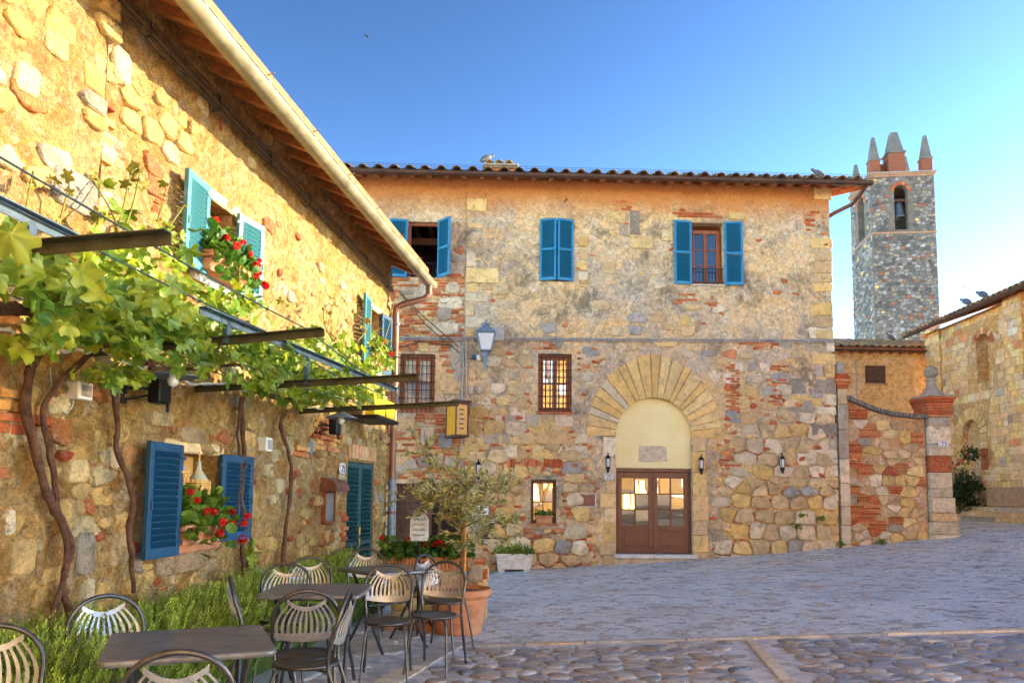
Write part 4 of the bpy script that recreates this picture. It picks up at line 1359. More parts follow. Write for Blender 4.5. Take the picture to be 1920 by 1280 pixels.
for a in (-H, H - .025): mb.bbox(-W + .025, W - .025, -.054, -.001, a, a + .025, .004)
mb.build('case_frame', M['winwood'], root)
mb = MB(); mb.bbox(-W + .025, W - .025, -.03, -.006, -H + .025, H - .025, .001); mb.build('menu_sheet', M['white'], root)
mb = MB(); mb.bbox(-W + .026, W - .026, -.048, -.043, -H + .026, H - .026, .001)
m_, nt_, bs_ = new_mat('clear_glass'); bs_.inputs['Transmission Weight'].default_value = 1; bs_.inputs['Roughness'].default_value = .02; M['clear'] = m_
mb.build('case_glass', M['clear'], root)
mb = MB(); pr = [(-.0, .0)] 
n = 10; vs = []; fs = []
for x in (-.21, .21):
    for k in range(n): 
        a = pi * .5 * k / (n - 1) * 1.15
        vs.append((x, -.20 * sin(a), H + .02 + .13 * cos(a)))
fs = [(k, k + 1, n + k + 1, n + k) for k in range(n - 1)]
mb.add(vs, fs, None, True)
for s0 in (0, n): mb.add(vs[s0:s0 + n] + [(vs[s0][0], 0, H)], [tuple(range(n + 1))])
mb.build('lamp_hood', M['plaque'], root)
mb = MB(); mb.tube([(.15, -.02, H + .02), (.25, -.01, H + .05), (.30, -.01, H + .25)], .006, 5); mb.build('lead', M['iron'], root)
# oval vent cover
u, z = LF.uv(580, 838)
root = empty('vent_cover', LF.w(u, 0, z), LF.ang, 'small grey oval vent plate on the wall left of the green door', 'vent')
mb = MB(); mb.prism([(.06 * cos(2 * pi * k / 18), .09 * sin(2 * pi * k / 18)) for k in range(18)], -.03, .01, ch=.008)
for k in range(5): mb.box(-.04, .04, -.034, -.0305, -.05 + k * .022, -.04 + k * .022)
mb.build('cover', M['greyiron'], root)
# ------------------------------------------------------------------ main stone building
fb_ = empty('stone_building', FF.o, FF.ang, 'two-storey old stone building facing the square with blue shutters and an arched doorway', 'building')
FL = -8.0
FR = FF.uv(1563, 700)[0]
FTOP = FF.uv(1200, 352)[1] + .12
SEAM = FF.uv(872, 600)[0]
def fr_(x0, y0, x1, y1): return FF.rect(x0, y0, x1, y1)
W_ul = fr_(764, 415, 821, 519); W_um = fr_(1012, 412, 1075, 527); W_ur = fr_(1296, 418, 1357, 533)
W_ml = fr_(749, 663, 815, 769); W_mm = fr_(1009, 663, 1072, 773); W_sm = fr_(995, 899, 1043, 981)
DX0, DX1 = FF.uv(1155, 950)[0], FF.uv(1299, 950)[0]
DR = (DX1 - DX0) / 2; DC = (DX0 + DX1) / 2
DZ0 = FF.uv(1227, 1038)[1]; DZT = FF.uv(1227, 877)[1]; DSP = FF.uv(1227, 745)[1] - DR
W_do = (DX0, DX1, DZ0 - .5, DSP + DR)
W_le = (FF.uv(742, 950)[0], FF.uv(893, 950)[0], -1.0, FF.uv(820, 905)[1])
def arch_at(px0, px1, pxtop): pass
mb = MB()
wall_grid(mb, SEAM, FR, -1.2, FTOP, .085, [W_um, W_ur, W_mm, W_sm, W_do], .014, 0, .24, 1.5)
wall_grid(mb, FL, SEAM, -1.2, FTOP, .085, [W_ul, W_ml, W_le], .012, .03, .24, 1.5)
DEP = 9.0
mb.add([(FL, 0, -1.2), (FR, 0, -1.2), (FR, DEP, -1.2), (FL, DEP, -1.2), (FL, 0, FTOP), (FR, 0, FTOP), (FR, DEP, FTOP), (FL, DEP, FTOP)], [(1, 2, 6, 5), (2, 3, 7, 6), (3, 0, 4, 7)])
mb.add([(SEAM, .0, -1.2), (SEAM, .03, -1.2), (SEAM, .03, FTOP), (SEAM, 0, FTOP)], [(0, 1, 2, 3)])
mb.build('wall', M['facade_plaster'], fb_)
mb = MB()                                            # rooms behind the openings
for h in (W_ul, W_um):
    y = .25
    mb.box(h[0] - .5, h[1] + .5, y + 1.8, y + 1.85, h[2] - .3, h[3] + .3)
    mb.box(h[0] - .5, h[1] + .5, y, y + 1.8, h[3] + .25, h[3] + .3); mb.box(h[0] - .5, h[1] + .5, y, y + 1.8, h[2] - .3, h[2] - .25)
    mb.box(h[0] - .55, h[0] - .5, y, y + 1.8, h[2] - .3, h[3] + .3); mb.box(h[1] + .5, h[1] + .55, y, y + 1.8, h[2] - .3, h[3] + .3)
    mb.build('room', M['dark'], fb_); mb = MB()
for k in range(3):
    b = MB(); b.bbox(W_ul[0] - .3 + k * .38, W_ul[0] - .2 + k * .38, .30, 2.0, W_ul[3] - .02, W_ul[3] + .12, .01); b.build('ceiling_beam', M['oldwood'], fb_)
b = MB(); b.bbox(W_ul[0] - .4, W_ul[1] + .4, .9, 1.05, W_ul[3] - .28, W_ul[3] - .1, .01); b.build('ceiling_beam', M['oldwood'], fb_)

FHOLES = [W_ul, W_um, W_ur, W_ml, W_mm, W_sm, W_do, W_le]
ARX, ARZ = FF.uv(1352, 800)[0] - DC, FF.uv(1230, 668)[1] - DSP
def facade_stones():
    st, bk = [], []
    hol = [(h[0] - .05, h[1] + .05, h[2] - .05, h[3] + .05) for h in FHOLES]
    def blocked(p):
        if in_holes(p, hol): return True
        for u, z in p:                                # keep clear of the arch ring
            if z > DSP - .05 and ((u - DC) / (ARX + .05)) ** 2 + ((z - DSP) / (ARZ + .05)) ** 2 < 1: return True
            if DC - DR - .34 < u < DC + DR + .38 and z < DSP + .1: return True
        return False
    zlow = FF.uv(1200, 760)[1]; zmid = FF.uv(1200, 640)[1]; zbase = FF.uv(1200, 900)[1]
    # rubble of the lower storey and stray stones above
    for p in cells(SEAM + .02, FR - .02, -.5, FTOP - .6, .45, .30, .17, .45):
        cu, cv = centroid(p)
        rt = sstep(DC + DR + .4, DC + DR + 1.5, cu)
        d = .05 + .20 * sstep(zmid + 1.6, zmid, cv) + .74 * sstep(zmid + .2, zlow, cv)
        d += .20 * (noise.noise(Vector((cu * .7, cv * .7, 1))))
        if cv < zbase: d = .97
        if rng.random() > d or blocked(p): continue
        gap = rng.uniform(.012, .028) if cv < zlow else rng.uniform(.02, .09)
        q = rounded(shrink(p, gap), .14 if cv > zbase else .17)
        if cv < zlow:
            c = pick((OCH, 1.4), (BEI, 2.8), (PAL, 1.2), ([(.42, .39, .36), (.36, .34, .33)], .8), (REDB, .12))
        else:
            c = pick((OCH, .5), (BEI, 3), (PAL, 1.6), ([(.44, .41, .37), (.38, .35, .32)], 1.3), (REDB, .12))
        pr = rng.uniform(.045, .09) if cv < zbase else rng.uniform(.010, .03)
        st.append(mk(q, wallmap(-.006), pr, c, .04, .28))
    # small fillers and brick chips between the stones
    for p in cells(SEAM + .02, FR - .02, -.5, FTOP - .6, .17, .10, .4, .3):
        cu, cv = centroid(p)
        d = .01 + .42 * sstep(zlow + .8, zlow - .6, cv) + .5 * max(0, noise.noise(Vector((cu * 1.1, cv * 1.1, 7))) - .12)
        if rng.random() > d or blocked(p): continue
        c = pick((REDB, 2), (OCH, .8), (BEI, 1.2))
        bk.append(mk(rounded(shrink(p, rng.uniform(.006, .03)), .15), wallmap(-.004), rng.uniform(.010, .026), c, .03, .4))
    # brick patches, px boxes
    for (x0, y0, x1, y1, dens) in ((1370, 686, 1382, 780, .9), (1446, 680, 1476, 720, .5), (1448, 720, 1462, 760, .7), (1384, 975, 1412, 1030, .95), (1400, 1030, 1440, 1040, .6), (1008, 640, 1040, 660, .6), (1072, 660, 1082, 700, .9),
                                   (1144, 1010, 1156, 1040, .5), (1060, 1000, 1110, 1045, .5), (1395, 930, 1420, 975, .5), (1360, 845, 1385, 880, .6), (1500, 380, 1550, 440, .18), (1395, 640, 1445, 652, .8), (985, 900, 994, 1000, .95), (1045, 885, 1056, 1000, .7), (985, 1000, 1060, 1040, .35), (1010, 690, 1011, 770, .0), (990, 680, 1004, 770, .5), (1270, 402, 1350, 408, .9), (1145, 380, 1180, 405, .3), (1270, 545, 1340, 575, .25)):
        a, b, c0, d0 = FF.rect(x0, y0, x1, y1)
        z = c0; r = 0
        while z < d0:
            u = a - .13 * (r % 2)
            while u < b:
                if rng.random() < dens:
                    e = min(u + .25, max(u + .1, b + .06))
                    blk = block(u + .006, e - .006, z + .005, z + .058, -.006, .020, pick((REDB, 1)), .006, .006)
                    if not blocked([(u, z), (e, z), (e, z + .06), (u, z + .06)]): bk.append(blk)
                u += .26
            z += .068; r += 1
    # soldier-course brick arch over the small window
    for i in range(22):
        x = 940 + i * 5.3
        if 22 > i >= 0:
            u0, z0 = FF.uv(x, 878 - 4 * sin(pi * i / 21)); u1 = FF.uv(x + 4.6, 878)[0]
            z1 = FF.uv(x, 862 - 4 * sin(pi * i / 21))[1]
            bk.append(block(u0, u1, z0, z1, -.006, .022, pick((REDB, 1)), .004, .006))
    # left part of the wall: thin old brickwork with some big stones
    hl = [(h[0] - .04, h[1] + .04, h[2] - .04, h[3] + .04) for h in (W_ul, W_ml, W_le)]
    a, b, zb, zt = FF.uv(700, 700)[0], SEAM - .03, FF.uv(800, 990)[1], FF.uv(800, 515)[1]
    big = []
    for (x0, y0, x1, y1) in ((822, 558, 866, 578), (818, 578, 846, 600), (810, 604, 858, 626), (835, 530, 860, 550), (796, 535, 812, 552), (745, 545, 775, 552), (845, 640, 866, 690), (825, 700, 866, 740), (808, 735, 845, 775), (745, 780, 780, 805), (850, 690, 868, 750), (740, 850, 775, 880), (760, 510, 780, 525)):
        big.append(FF.rect(x0, y0, x1, y1))
    for (p0, p1, q0, q1) in big:
        p = [(p0, q0), (p1, q0), (p1, q1), (p0, q1)]
        p = [(u + rng.uniform(-.03, .03), v + rng.uniform(-.03, .03)) for u, v in p]
        if not in_holes(p, hl): st.append(mk(rounded(p, .2), wallmap(.024), .028, pick((PAL, 1), (GRY, 1), (BEI, 1)), .04, .4))
    z = zb; r = 0
    while z < zt:
        u = a - .14 * (r % 2) - rng.random() * .05
        while u < b:
            L = rng.uniform(.19, .29)
            e = min(u + L, b)
            box = [(u, z), (e, z), (e, z + .06), (u, z + .06)]
            dn = .80 + .55 * noise.noise(Vector((u * 1.1, z * 1.1, 4)))
            if e - u > .07 and rng.random() < dn and not in_holes(box, hl) and not any(q[0] - .02 < (u + e) / 2 < q[1] + .02 and q[2] - .02 < z + .03 < q[3] + .02 for q in big):
                bk.append(block(u + .006, e - .006, z + .006, z + .06, .026, .022, pick((REDB, 4), (OCH, .5), (BEI, .5)), .007, .007))
            u = e
        z += .072; r += 1
    for p in cells(FL, SEAM - .03, -.6, FF.uv(800, 400)[1], .34, .24, .4, .35):
        cu, cv = centroid(p)
        if (zb < cv < zt and cu > a) or rng.random() > (.75 if cv < zb else .12) or in_holes(p, hl): continue
        st.append(mk(rounded(shrink(p, .03)), wallmap(.024), .025, pick((BEI, 2), (OCH, 1), (GRY, 1), (REDB, .6)), .04, .4))
    emit(st, fb_, 'stone', 'small_stones', M['stone'], 0)
    emit(bk, fb_, 'brick', 'small_bricks', M['brick'], 0)
facade_stones()

# dressed blocks: corner quoins, jambs, window surrounds (photo boxes)
qn = []
for (x0, y0, x1, y1, k) in ((1525, 350, 1560, 375, 1), (1522, 446, 1560, 466, 0), (1526, 468, 1560, 490, 1), (1520, 490, 1560, 512, 1), (1535, 514, 1561, 530, 0), (1527, 531, 1561, 547, 0), (1520, 567, 1562, 592, 0), (1530, 592, 1562, 614, 1), (1527, 617, 1562, 636, 0),
                            (1550, 640, 1565, 660, 3), (1523, 662, 1566, 684, 0), (1544, 684, 1566, 708, 0), (1528, 684, 1543, 708, 2), (1477, 709, 1512, 738, 2), (1526, 709, 1567, 738, 2), (1485, 740, 1538, 760, 0), (1548, 738, 1568, 760, 3), (1475, 762, 1527, 778, 2), (1531, 762, 1568, 778, 3), (1520, 793, 1570, 816, 2), (1552, 816, 1570, 842, 2),
                            (1514, 842, 1571, 870, 3), (1556, 871, 1572, 893, 3), (1538, 895, 1572, 915, 0), (1556, 917, 1572, 941, 3), (1524, 942, 1572, 968, 0), (1556, 969, 1573, 1000, 1), (1522, 1002, 1573, 1028, 0),
                            (873, 502, 935, 530, 0), (875, 372, 912, 396, 0), (875, 418, 906, 428, 0), (873, 531, 898, 547, 0), (900, 531, 930, 545, 1), (873, 549, 915, 566, 3), (873, 568, 890, 592, 1), (873, 594, 918, 614, 3), (873, 616, 888, 632, 0), (874, 474, 892, 500, 3), (905, 428, 930, 448, 1),
                            (1084, 444, 1102, 464, 0), (1084, 466, 1102, 488, 1), (1081, 489, 1102, 508, 0), (1083, 510, 1102, 527, 3), (1240, 400, 1262, 414, 0), (1240, 430, 1262, 452, 1), (1365, 398, 1396, 412, 0), (1182, 442, 1224, 466, 0), (1180, 468, 1200, 486, 1), (1160, 400, 1178, 442, 2), (1180, 395, 1200, 440, 2), (1276, 590, 1294, 612, 0), (1240, 605, 1275, 620, 1),
                            (862, 832, 910, 860, 0), (912, 833, 944, 858, 2), (946, 834, 970, 858, 3), (975, 834, 996, 858, 0), (998, 834, 1022, 860, 1), (940, 804, 958, 832, 2), (928, 778, 942, 800, 3), (945, 778, 976, 800, 2), (985, 776, 1010, 800, 2), (1015, 778, 1036, 800, 1), (1040, 780, 1075, 800, 3), (1070, 812, 1104, 832, 3), (1036, 835, 1056, 860, 1), (1060, 834, 1102, 858, 3), (905, 808, 937, 832, 2), (960, 806, 1002, 832, 1), (1005, 808, 1066, 832, 1), (1148, 690, 1149, 691, 0)):
    a, b, c, d = FF.rect(x0, y0, x1, y1)
    if b - a < .06: continue
    qn.append(block(a + .008, b - .008, c + .008, d - .008, -.008, .018, pick(((OCH, BEI, GRY, PAL)[k], 1)), .012, .014))
JW = .30
def jamb(side):
    z = DZ0 - .35
    while z < DSP - .10:
        h = rng.uniform(.30, .62); h = min(h, DSP - z)
        w = JW + rng.uniform(-.06, .10)
        if side < 0: qn.append(block(DX0 - w, DX0 - .003, z + .006, z + h - .006, -.010, .022, pick((BEI, 2), (OCH, 1), (PAL, 1)), .006, .012))
        else: qn.append(block(DX1 + .003, DX1 + w, z + .006, z + h - .006, -.010, .022, pick((BEI, 2), (OCH, 1), (GRY, .5)), .006, .012))
        z += h
jamb(-1); jamb(1)
emit(qn, fb_, 'dressed_block', 'small_blocks', M['ashlar'], 0)

# the arch: long wedge stones, pale and golden, slightly pointed at the crown
NV = 21
t0, t1 = -.04, pi + .02
ang = [t0 + (t1 - t0) * (i + rng.uniform(-.18, .18) * (0 < i < NV)) / NV for i in range(NV + 1)]
def outer(a):
    rx, rz = ARX, ARZ * (1 + .035 * max(0, 1 - abs(a - pi / 2) / .25))
    k = 1 / sqrt((cos(a) / rx) ** 2 + (sin(a) / rz) ** 2)
    return (DC + k * cos(a), DSP + k * sin(a))
for i in range(NV):
    a, b = ang[i] + .006, ang[i + 1] - .006
    am = (a + b) / 2
    inn = [(DC + DR * cos(t), DSP + DR * sin(t)) for t in (b, am, a)]
    po = [outer(a), outer(am), outer(b)]
    c = pick(((OCH if rng.random() < .80 else PAL), 1))
    mb = MB(); mb.prism(inn + po, -.034 - rng.uniform(0, .012), .24, c, ch=.008); mb.build('arch_stone', M['ashlar'], fb_)
# cream lunette above the door with its faded patch
mb = MB()
pts = [(DX0 - .01, DZT - .02), (DX1 + .01, DZT - .02)] + [(DC + (DR + .01) * cos(pi * k / 28), DSP + (DR + .01) * sin(pi * k / 28)) for k in range(29)]
mb.prism(pts, .16, .22); mb.build('lunette', M['cream'], fb_)
a, b, c, d = FF.rect(1197, 835, 1251, 866, -.15)
mb = MB()
pp = [(a, c + .02), (a + .2, c), (b - .1, c + .01), (b, c + .04), (b - .02, d - .03), (b - .2, d), (a + .15, d - .01), (a + .02, d)]
mb.prism(pp, .152, .165, (.66, .56, .40), ch=.004); mb.build('faded_plaque', M['ashlar'], fb_)
# double door
def door():
    y = .19
    rt = empty('door', (0, 0, 0)); rt.parent = fb_
    f = MB(); f.bbox(DX0, DX1, y - .06, y + .05, DZT - .10, DZT, .008); f.bbox(DX0, DX0 + .06, y - .05, y + .05, DZ0, DZT - .10, .006); f.bbox(DX1 - .06, DX1, y - .05, y + .05, DZ0, DZT - .10, .006); f.build('door_frame', M['doorwood'], rt)
    lo, hi = DZ0 + .01, DZT - .105
    zp = FF.uv(1227, 985)[1]; zt_ = FF.uv(1227, 896)[1]
    for s in (-1, 1):
        a, b = (DX0 + .065, DC - .004) if s < 0 else (DC + .004, DX1 - .065)
        m = MB(); st = .105
        m.bbox(a, a + st, y - .03, y + .03, lo, hi, .005); m.bbox(b - st, b, y - .03, y + .03, lo, hi, .005)
        m.bbox(a + st, b - st, y - .029, y + .029, zt_, hi, .005); m.bbox(a + st, b - st, y - .029, y + .029, lo, lo + .13, .005); m.bbox(a + st, b - st, y - .029, y + .029, zp - .10, zp, .005)
        A, B = a + st, b - st
        x = (A + B) / 2; m.bbox(x - .016, x + .016, y - .028, y + .02, zp, zt_, .004)
        for k in (1, 2):
            z = zp + (zt_ - zp) * k / 3; m.bbox(A, x - .016, y - .027, y + .02, z - .015, z + .015, .004); m.bbox(x + .016, B, y - .027, y + .02, z - .015, z + .015, .004)
        m.build('door_leaf', M['doorwood'], rt)
        q = MB(); q.bbox(A, B, y - .01, y + .015, lo + .13, zp - .10, .002); q.bbox(A + .06, B - .06, y - .022, y - .008, lo + .18, zp - .15, .012); q.build('door_panel', M['doorwood'], rt)
        for i in range(2):
            for j_ in range(3):
                a0, a1 = (A, x) if i == 0 else (x, B); z0, z1 = zp + (zt_ - zp) * j_ / 3, zp + (zt_ - zp) * (j_ + 1) / 3
                t = rng.uniform(-.012, .012); p = MB()
                p.add([(a0, y + t, z0), (a1, y, z0), (a1, y - t, z1), (a0, y, z1), (a0, y + .006 + t, z0), (a1, y + .006, z0), (a1, y + .006 - t, z1), (a0, y + .006, z1)], [(0, 1, 2, 3), (7, 6, 5, 4), (0, 4, 5, 1), (1, 5, 6, 2), (2, 6, 7, 3), (3, 7, 4, 0)])
                p.build('pane', M['glass'], rt)
door()
mb = MB(); mb.bbox(DX0 - .04, DX1 + .06, -.16, .24, DZ0 - .10, DZ0 - .003, .015, (.72, .70, .68)); mb.build('doorstep', M['ashlar'], fb_)
mb = MB(); mb.bbox(DX0 - .06, DX1 + .08, -.12, .2, DZ0 - .42, DZ0 - .104, .02, (.55, .42, .28)); mb.build('step_footing', M['ashlar'], fb_)

# windows
casement(fb_, W_ur[0] + .02, W_ur[1] - .05, W_ur[2] + .01, W_ur[3] - .14, .17, 1, 3, M['winwood'], M['glass'], .055)
mb = MB(); mb.bbox(W_ul[0] + .0, W_ul[0] + .07, .12, .2, W_ul[2], W_ul[3], .005); mb.bbox(W_ul[0] + .07, W_ul[1], .12, .2, W_ul[3] - .07, W_ul[3] - .002, .005); mb.build('window_frame', M['winwood'], fb_)
casement(fb_, W_ml[0] + .01, W_ml[1] - .01, W_ml[2] + .01, W_ml[3] - .02, .14, 1, 2, M['winwood'], M['glasspale'], .07)
casement(fb_, W_mm[0] + .01, W_mm[1] - .01, W_mm[2] + .01, W_mm[3] - .02, .12, 1, 2, M['winwood'], M['glassamber'], .07)
casement(fb_, W_sm[0] + .01, W_sm[1] - .01, W_sm[2] + .01, W_sm[3] - .02, .16, 2, 2, M['doorwood'], M['glass'], .04, .02, leaves=1)
grille(fb_, W_ml[0] + .03, W_ml[1] - .03, W_ml[2], W_ml[3], -.02, 7, 7, M['iron'])
grille(fb_, W_mm[0] + .03, W_mm[1] - .03, W_mm[2], W_mm[3], .03, 7, 9, M['iron'])
for h in (W_ml, W_mm, W_sm, W_ur):
    s = MB(); yy = .03 if h is W_ml else 0
    s.bbox(h[0] - .04, h[1] + .04, yy - .03, yy + .2, h[2] - .05, h[2] + .006, .008, (.46, .16, .08) if h is not W_ur else (.6, .5, .36)); s.build('window_sill', M['brick'], fb_)
for h in (W_ur, W_ul):                                # little iron railings
    r_ = MB(); x0, x1 = h[0] + .0, h[1] - .0; zt = h[2] + (.40 if h is W_ur else .36)
    yy = .03
    for z in (h[2] + .05, zt): r_.box(x0, x1, yy - .008, yy + .008, z - .008, z + .008)
    for i in range(10): x = x0 + (x1 - x0) * (i + .5) / 10; r_.tube([(x, yy, h[2] + .05), (x, yy, zt)], .007, 5)
    for i in range(0, 10, 3): x = x0 + (x1 - x0) * (i + .5) / 10; r_.lathe([(.001, -.02), (.016, 0), (.001, .02)], 6, M=Matrix.Translation((x, yy, (h[2] + zt) / 2)))
    r_.build('window_railing', M['iron'], fb_)
def fsh(h, side, wpx, ang, yoff=.04, n=22):
    u = h[0] if side < 0 else h[1]
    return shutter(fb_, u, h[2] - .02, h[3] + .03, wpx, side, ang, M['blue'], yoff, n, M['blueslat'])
sw = (W_ur[1] - W_ur[0]) * .54
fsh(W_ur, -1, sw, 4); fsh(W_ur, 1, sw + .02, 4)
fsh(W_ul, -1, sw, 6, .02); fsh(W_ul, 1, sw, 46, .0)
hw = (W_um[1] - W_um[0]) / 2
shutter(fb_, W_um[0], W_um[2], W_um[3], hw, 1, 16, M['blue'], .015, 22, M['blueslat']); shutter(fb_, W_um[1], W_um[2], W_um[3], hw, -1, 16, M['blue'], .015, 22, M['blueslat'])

# dark plank doorway on the left, under its flat stone arch
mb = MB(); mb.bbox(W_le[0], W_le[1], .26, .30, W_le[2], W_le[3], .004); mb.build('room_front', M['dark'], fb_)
npl = 5
for i in range(npl):
    a = W_le[0] + .05 + i * .16
    b = MB(); b.bbox(a, a + .155, .18, .22, W_le[2] + .1, W_le[3] - .06, .006); b.build('door_plank', M['oldwood'], fb_)
b = MB(); b.bbox(W_le[0], W_le[0] + .06, .10, .24, W_le[2], W_le[3], .006); b.bbox(W_le[0] + .06, W_le[1], .10, .24, W_le[3] - .06, W_le[3] - .002, .006); b.bbox(W_le[0] + 1.0, W_le[0] + 1.08, .12, .24, W_le[2], W_le[3] - .06, .006); b.build('door_frame', M['oldwood'], fb_)
cu = (W_le[0] + W_le[1]) / 2; rr = (W_le[1] - W_le[0]) / 2
for i in range(9):
    a0, a1 = pi * (.06 + .88 * i / 9) + .02, pi * (.06 + .88 * (i + 1) / 9) - .02
    q = [(cu + rr * 1.02 * cos(a), W_le[3] - .02 + rr * .46 * sin(a)) for a in (a1, a0)] + [(cu + (rr + .22) * cos(a), W_le[3] - .02 + (rr * .46 + .24) * sin(a)) for a in (a0, a1)]
    mb = MB(); mb.prism(q, -.01, .05, pick((GRY, 1)), ch=.012); mb.build('lintel_stone', M['ashlar'], fb_)
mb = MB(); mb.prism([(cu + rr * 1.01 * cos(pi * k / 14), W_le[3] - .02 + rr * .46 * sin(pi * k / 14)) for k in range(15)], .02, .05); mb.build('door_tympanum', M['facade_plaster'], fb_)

# roof, clay tiles, gutter, bird net and chimney
FO = .55
ze = FTOP + .02
slope_f = .30
rf = MB()
L0, L1 = FL - .3, FR + .75
RD = DEP / 2
rf.add([(L0, -FO, ze - FO * slope_f + .06), (L1, -FO, ze - FO * slope_f + .06), (L1, RD, ze + RD * slope_f + .06), (L0, RD, ze + RD * slope_f + .06),
        (L0, -FO, ze - FO * slope_f + .10), (L1, -FO, ze - FO * slope_f + .10), (L1, RD, ze + RD * slope_f + .10), (L0, RD, ze + RD * slope_f + .10), (L1, DEP + FO, ze - FO * slope_f + .10), (L0, DEP + FO, ze - FO * slope_f + .10),
        (L1, DEP + FO, ze - FO * slope_f + .06), (L0, DEP + FO, ze - FO * slope_f + .06)],
       [(3, 2, 1, 0), (4, 5, 6, 7), (0, 1, 5, 4), (1, 2, 6, 5), (3, 0, 4, 7), (7, 6, 8, 9), (2, 3, 11, 10), (2, 10, 8, 6), (3, 7, 9, 11), (8, 10, 11, 9)])
froof = rf.build('roof', M['soffit_tile'], fb_)
def tile_geo(L=.46, r=.115, r1=.095):
    mb = MB(smooth=True)
    vs = []; n = 8
    for t, rad in ((0, r), (1, r1)):
        for k in range(n): a = pi * k / (n - 1); vs.append((rad * cos(a), t * L, rad * .85 * sin(a)))
        for k in range(n): a = pi - pi * k / (n - 1); vs.append(((rad - .016) * cos(a), t * L, (rad - .016) * .85 * sin(a)))
    m = 2 * n
    mb.add(vs, [(k, (k + 1) % m, m + (k + 1) % m, m + k) for k in range(m)] + [tuple(range(m))[::-1]])
    return mb
tcols = [(1, .95, .85), (.8, .78, .66), (.72, .72, .55), (1.1, .92, .72), (.62, .62, .52)]
tme = []
for c in tcols:
    g = tile_geo(); g.c = [c] * len(g.c); tme.append(g.mesh('roof_tile', M['rooftile']))
far = MB(); trough = MB()
sl = atan2(slope_f, 1)
u = L0 + .1
cnt = 0
while u < L1 - .05:
    for r_ in range(11):
        y = -FO - .10 + r_ * .40
        Mx = Matrix.Translation((u + rng.uniform(-.012, .012), y, ze + .11 + y * slope_f + .03 * (r_ > 0) + rng.uniform(-.006, .006))) @ Matrix.Rotation(sl + rng.uniform(-.02, .02), 4, 'X') @ Matrix.Rotation(rng.uniform(-.03, .03), 4, 'Z')
        if r_ < 3 and u > SEAM - 3.2: inst('roof_tile', rng.choice(tme), froof, Mx)
        else:
            g = tile_geo(); far.add(g.v, g.f, rng.choice(tcols), True, Mx)
    vs = []
    for y in (-FO - .07, RD):
        for k in range(6): a = pi + pi * k / 5; vs.append((u + .187 + .10 * cos(a), y, ze + .17 + y * slope_f + .06 * sin(a)))
    trough.add(vs, [(k, k + 1, 7 + k, 6 + k) for k in range(5)], rng.choice(tcols), True)
    u += .374
far.build('roof_tiles', M['rooftile'], froof, kind='stuff'); trough.build('channel_tiles', M['rooftile'], froof, kind='stuff')
mb = MB()
half_gutter(mb, (L0, -FO - .10, ze - FO * slope_f + .02), (L1 + .02, -FO - .10, ze - FO * slope_f + .02), .085)
fgut = mb.build('gutter', M['gutterdark'], fb_)
for k in range(7):
    x = SEAM - 2 + k * 2.05
    mb = MB(); mb.tube([(x, -FO - .10 + .089 * cos(pi + pi * i / 10), ze - FO * slope_f + .02 + .089 * sin(pi + pi * i / 10)) for i in range(11)], .008, 5); mb.build('gutter_joint', M['gutterdark'], fgut)
mb = MB()                                             # wire bird net standing on the gutter
zg = ze - FO * slope_f + .03
x = SEAM - 3.4
while x < L1:
    mb.tube([(x, -FO - .17, zg), (x, -FO - .17, zg + .15)], .0035, 3, caps=False); x += .06
for k in range(3): mb.tube([(SEAM - 3.4, -FO - .17, zg + .04 + k * .05), (L1, -FO - .17, zg + .04 + k * .05)], .0035, 3, caps=False)
mb.build('bird_net', M['iron'], fgut)
b = MB(); b.bbox(-.05, .05, -FO - .0, .4, -.06, .045, .008)
rme2 = b.mesh('rafter', M['rafter'])
x = SEAM - 3
while x < L1:
    inst('rafter', rme2, froof, Matrix.Translation((x, 0, ze - .0)) @ Matrix.Rotation(sl, 4, 'X')); x += .42
# side verge: rafters and gutter return along the right end
for k in range(6):
    y = .15 + k * .45
    b = MB(); b.bbox(FR - .05, L1 - .03, y, y + .09, ze - .03 + y * slope_f, ze + .055 + y * slope_f, .006); b.build('rafter', M['rafter'], froof)
b = MB(); b.bbox(L1 - .06, L1 - .0, -FO, RD, -.10, .03, .006, M=Matrix.Translation((0, 0, ze + .02)) @ Matrix.Rotation(sl, 4, 'X')); b.build('verge_board', M['rafter'], froof)
b = MB()
b.tube([(L1 - .12, -FO - .08, zg - .10), (L1 - .12, -.35, zg - .20), (L1 - .2, -.1, zg - .34), (FR + .25, .25, zg - .44), (FR + .09, .6, zg - .52), (FR + .09, 1.3, zg - .6), (FR + .09, 1.4, zg - .9), (FR + .09, 1.4, -.2)], .05, 10); b.build('downpipe', M['gutterdark'], fb_)
cx0, cz0 = FF.uv(905, 318, -1.4); cx1, _ = FF.uv(972, 318, -1.4); _, cz1 = FF.uv(940, 309, -1.4)
ch = empty('chimney', (0, 0, 0)); ch.parent = fb_
mb = MB(); mb.bbox(cx0 + .1, cx1 - .1, 1.4, 2.1, cz0 - 1.4, cz1 - .05, .01, (.5, .2, .09)); mb.build('chimney_stack', M['brick'], ch)
mb = MB(); mb.bbox(cx0, cx1, 1.3, 2.2, cz1 - .05, cz1, .01, (.42, .34, .26)); mb.build('chimney_slab', M['ashlar'], ch)
for k in range(3):
    inst('roof_tile', tme[k], ch, Matrix.Translation((cx0 + .18 + k * .26, 1.3, cz1 + .0)))
mb = MB(); mb.bbox(cx0 + .02, cx1 - .02, 1.32, 2.18, cz1 - .11, cz1 - .055, .01, (.3, .2, .13)); mb.build('chimney_cornice', M['ashlar'], ch)
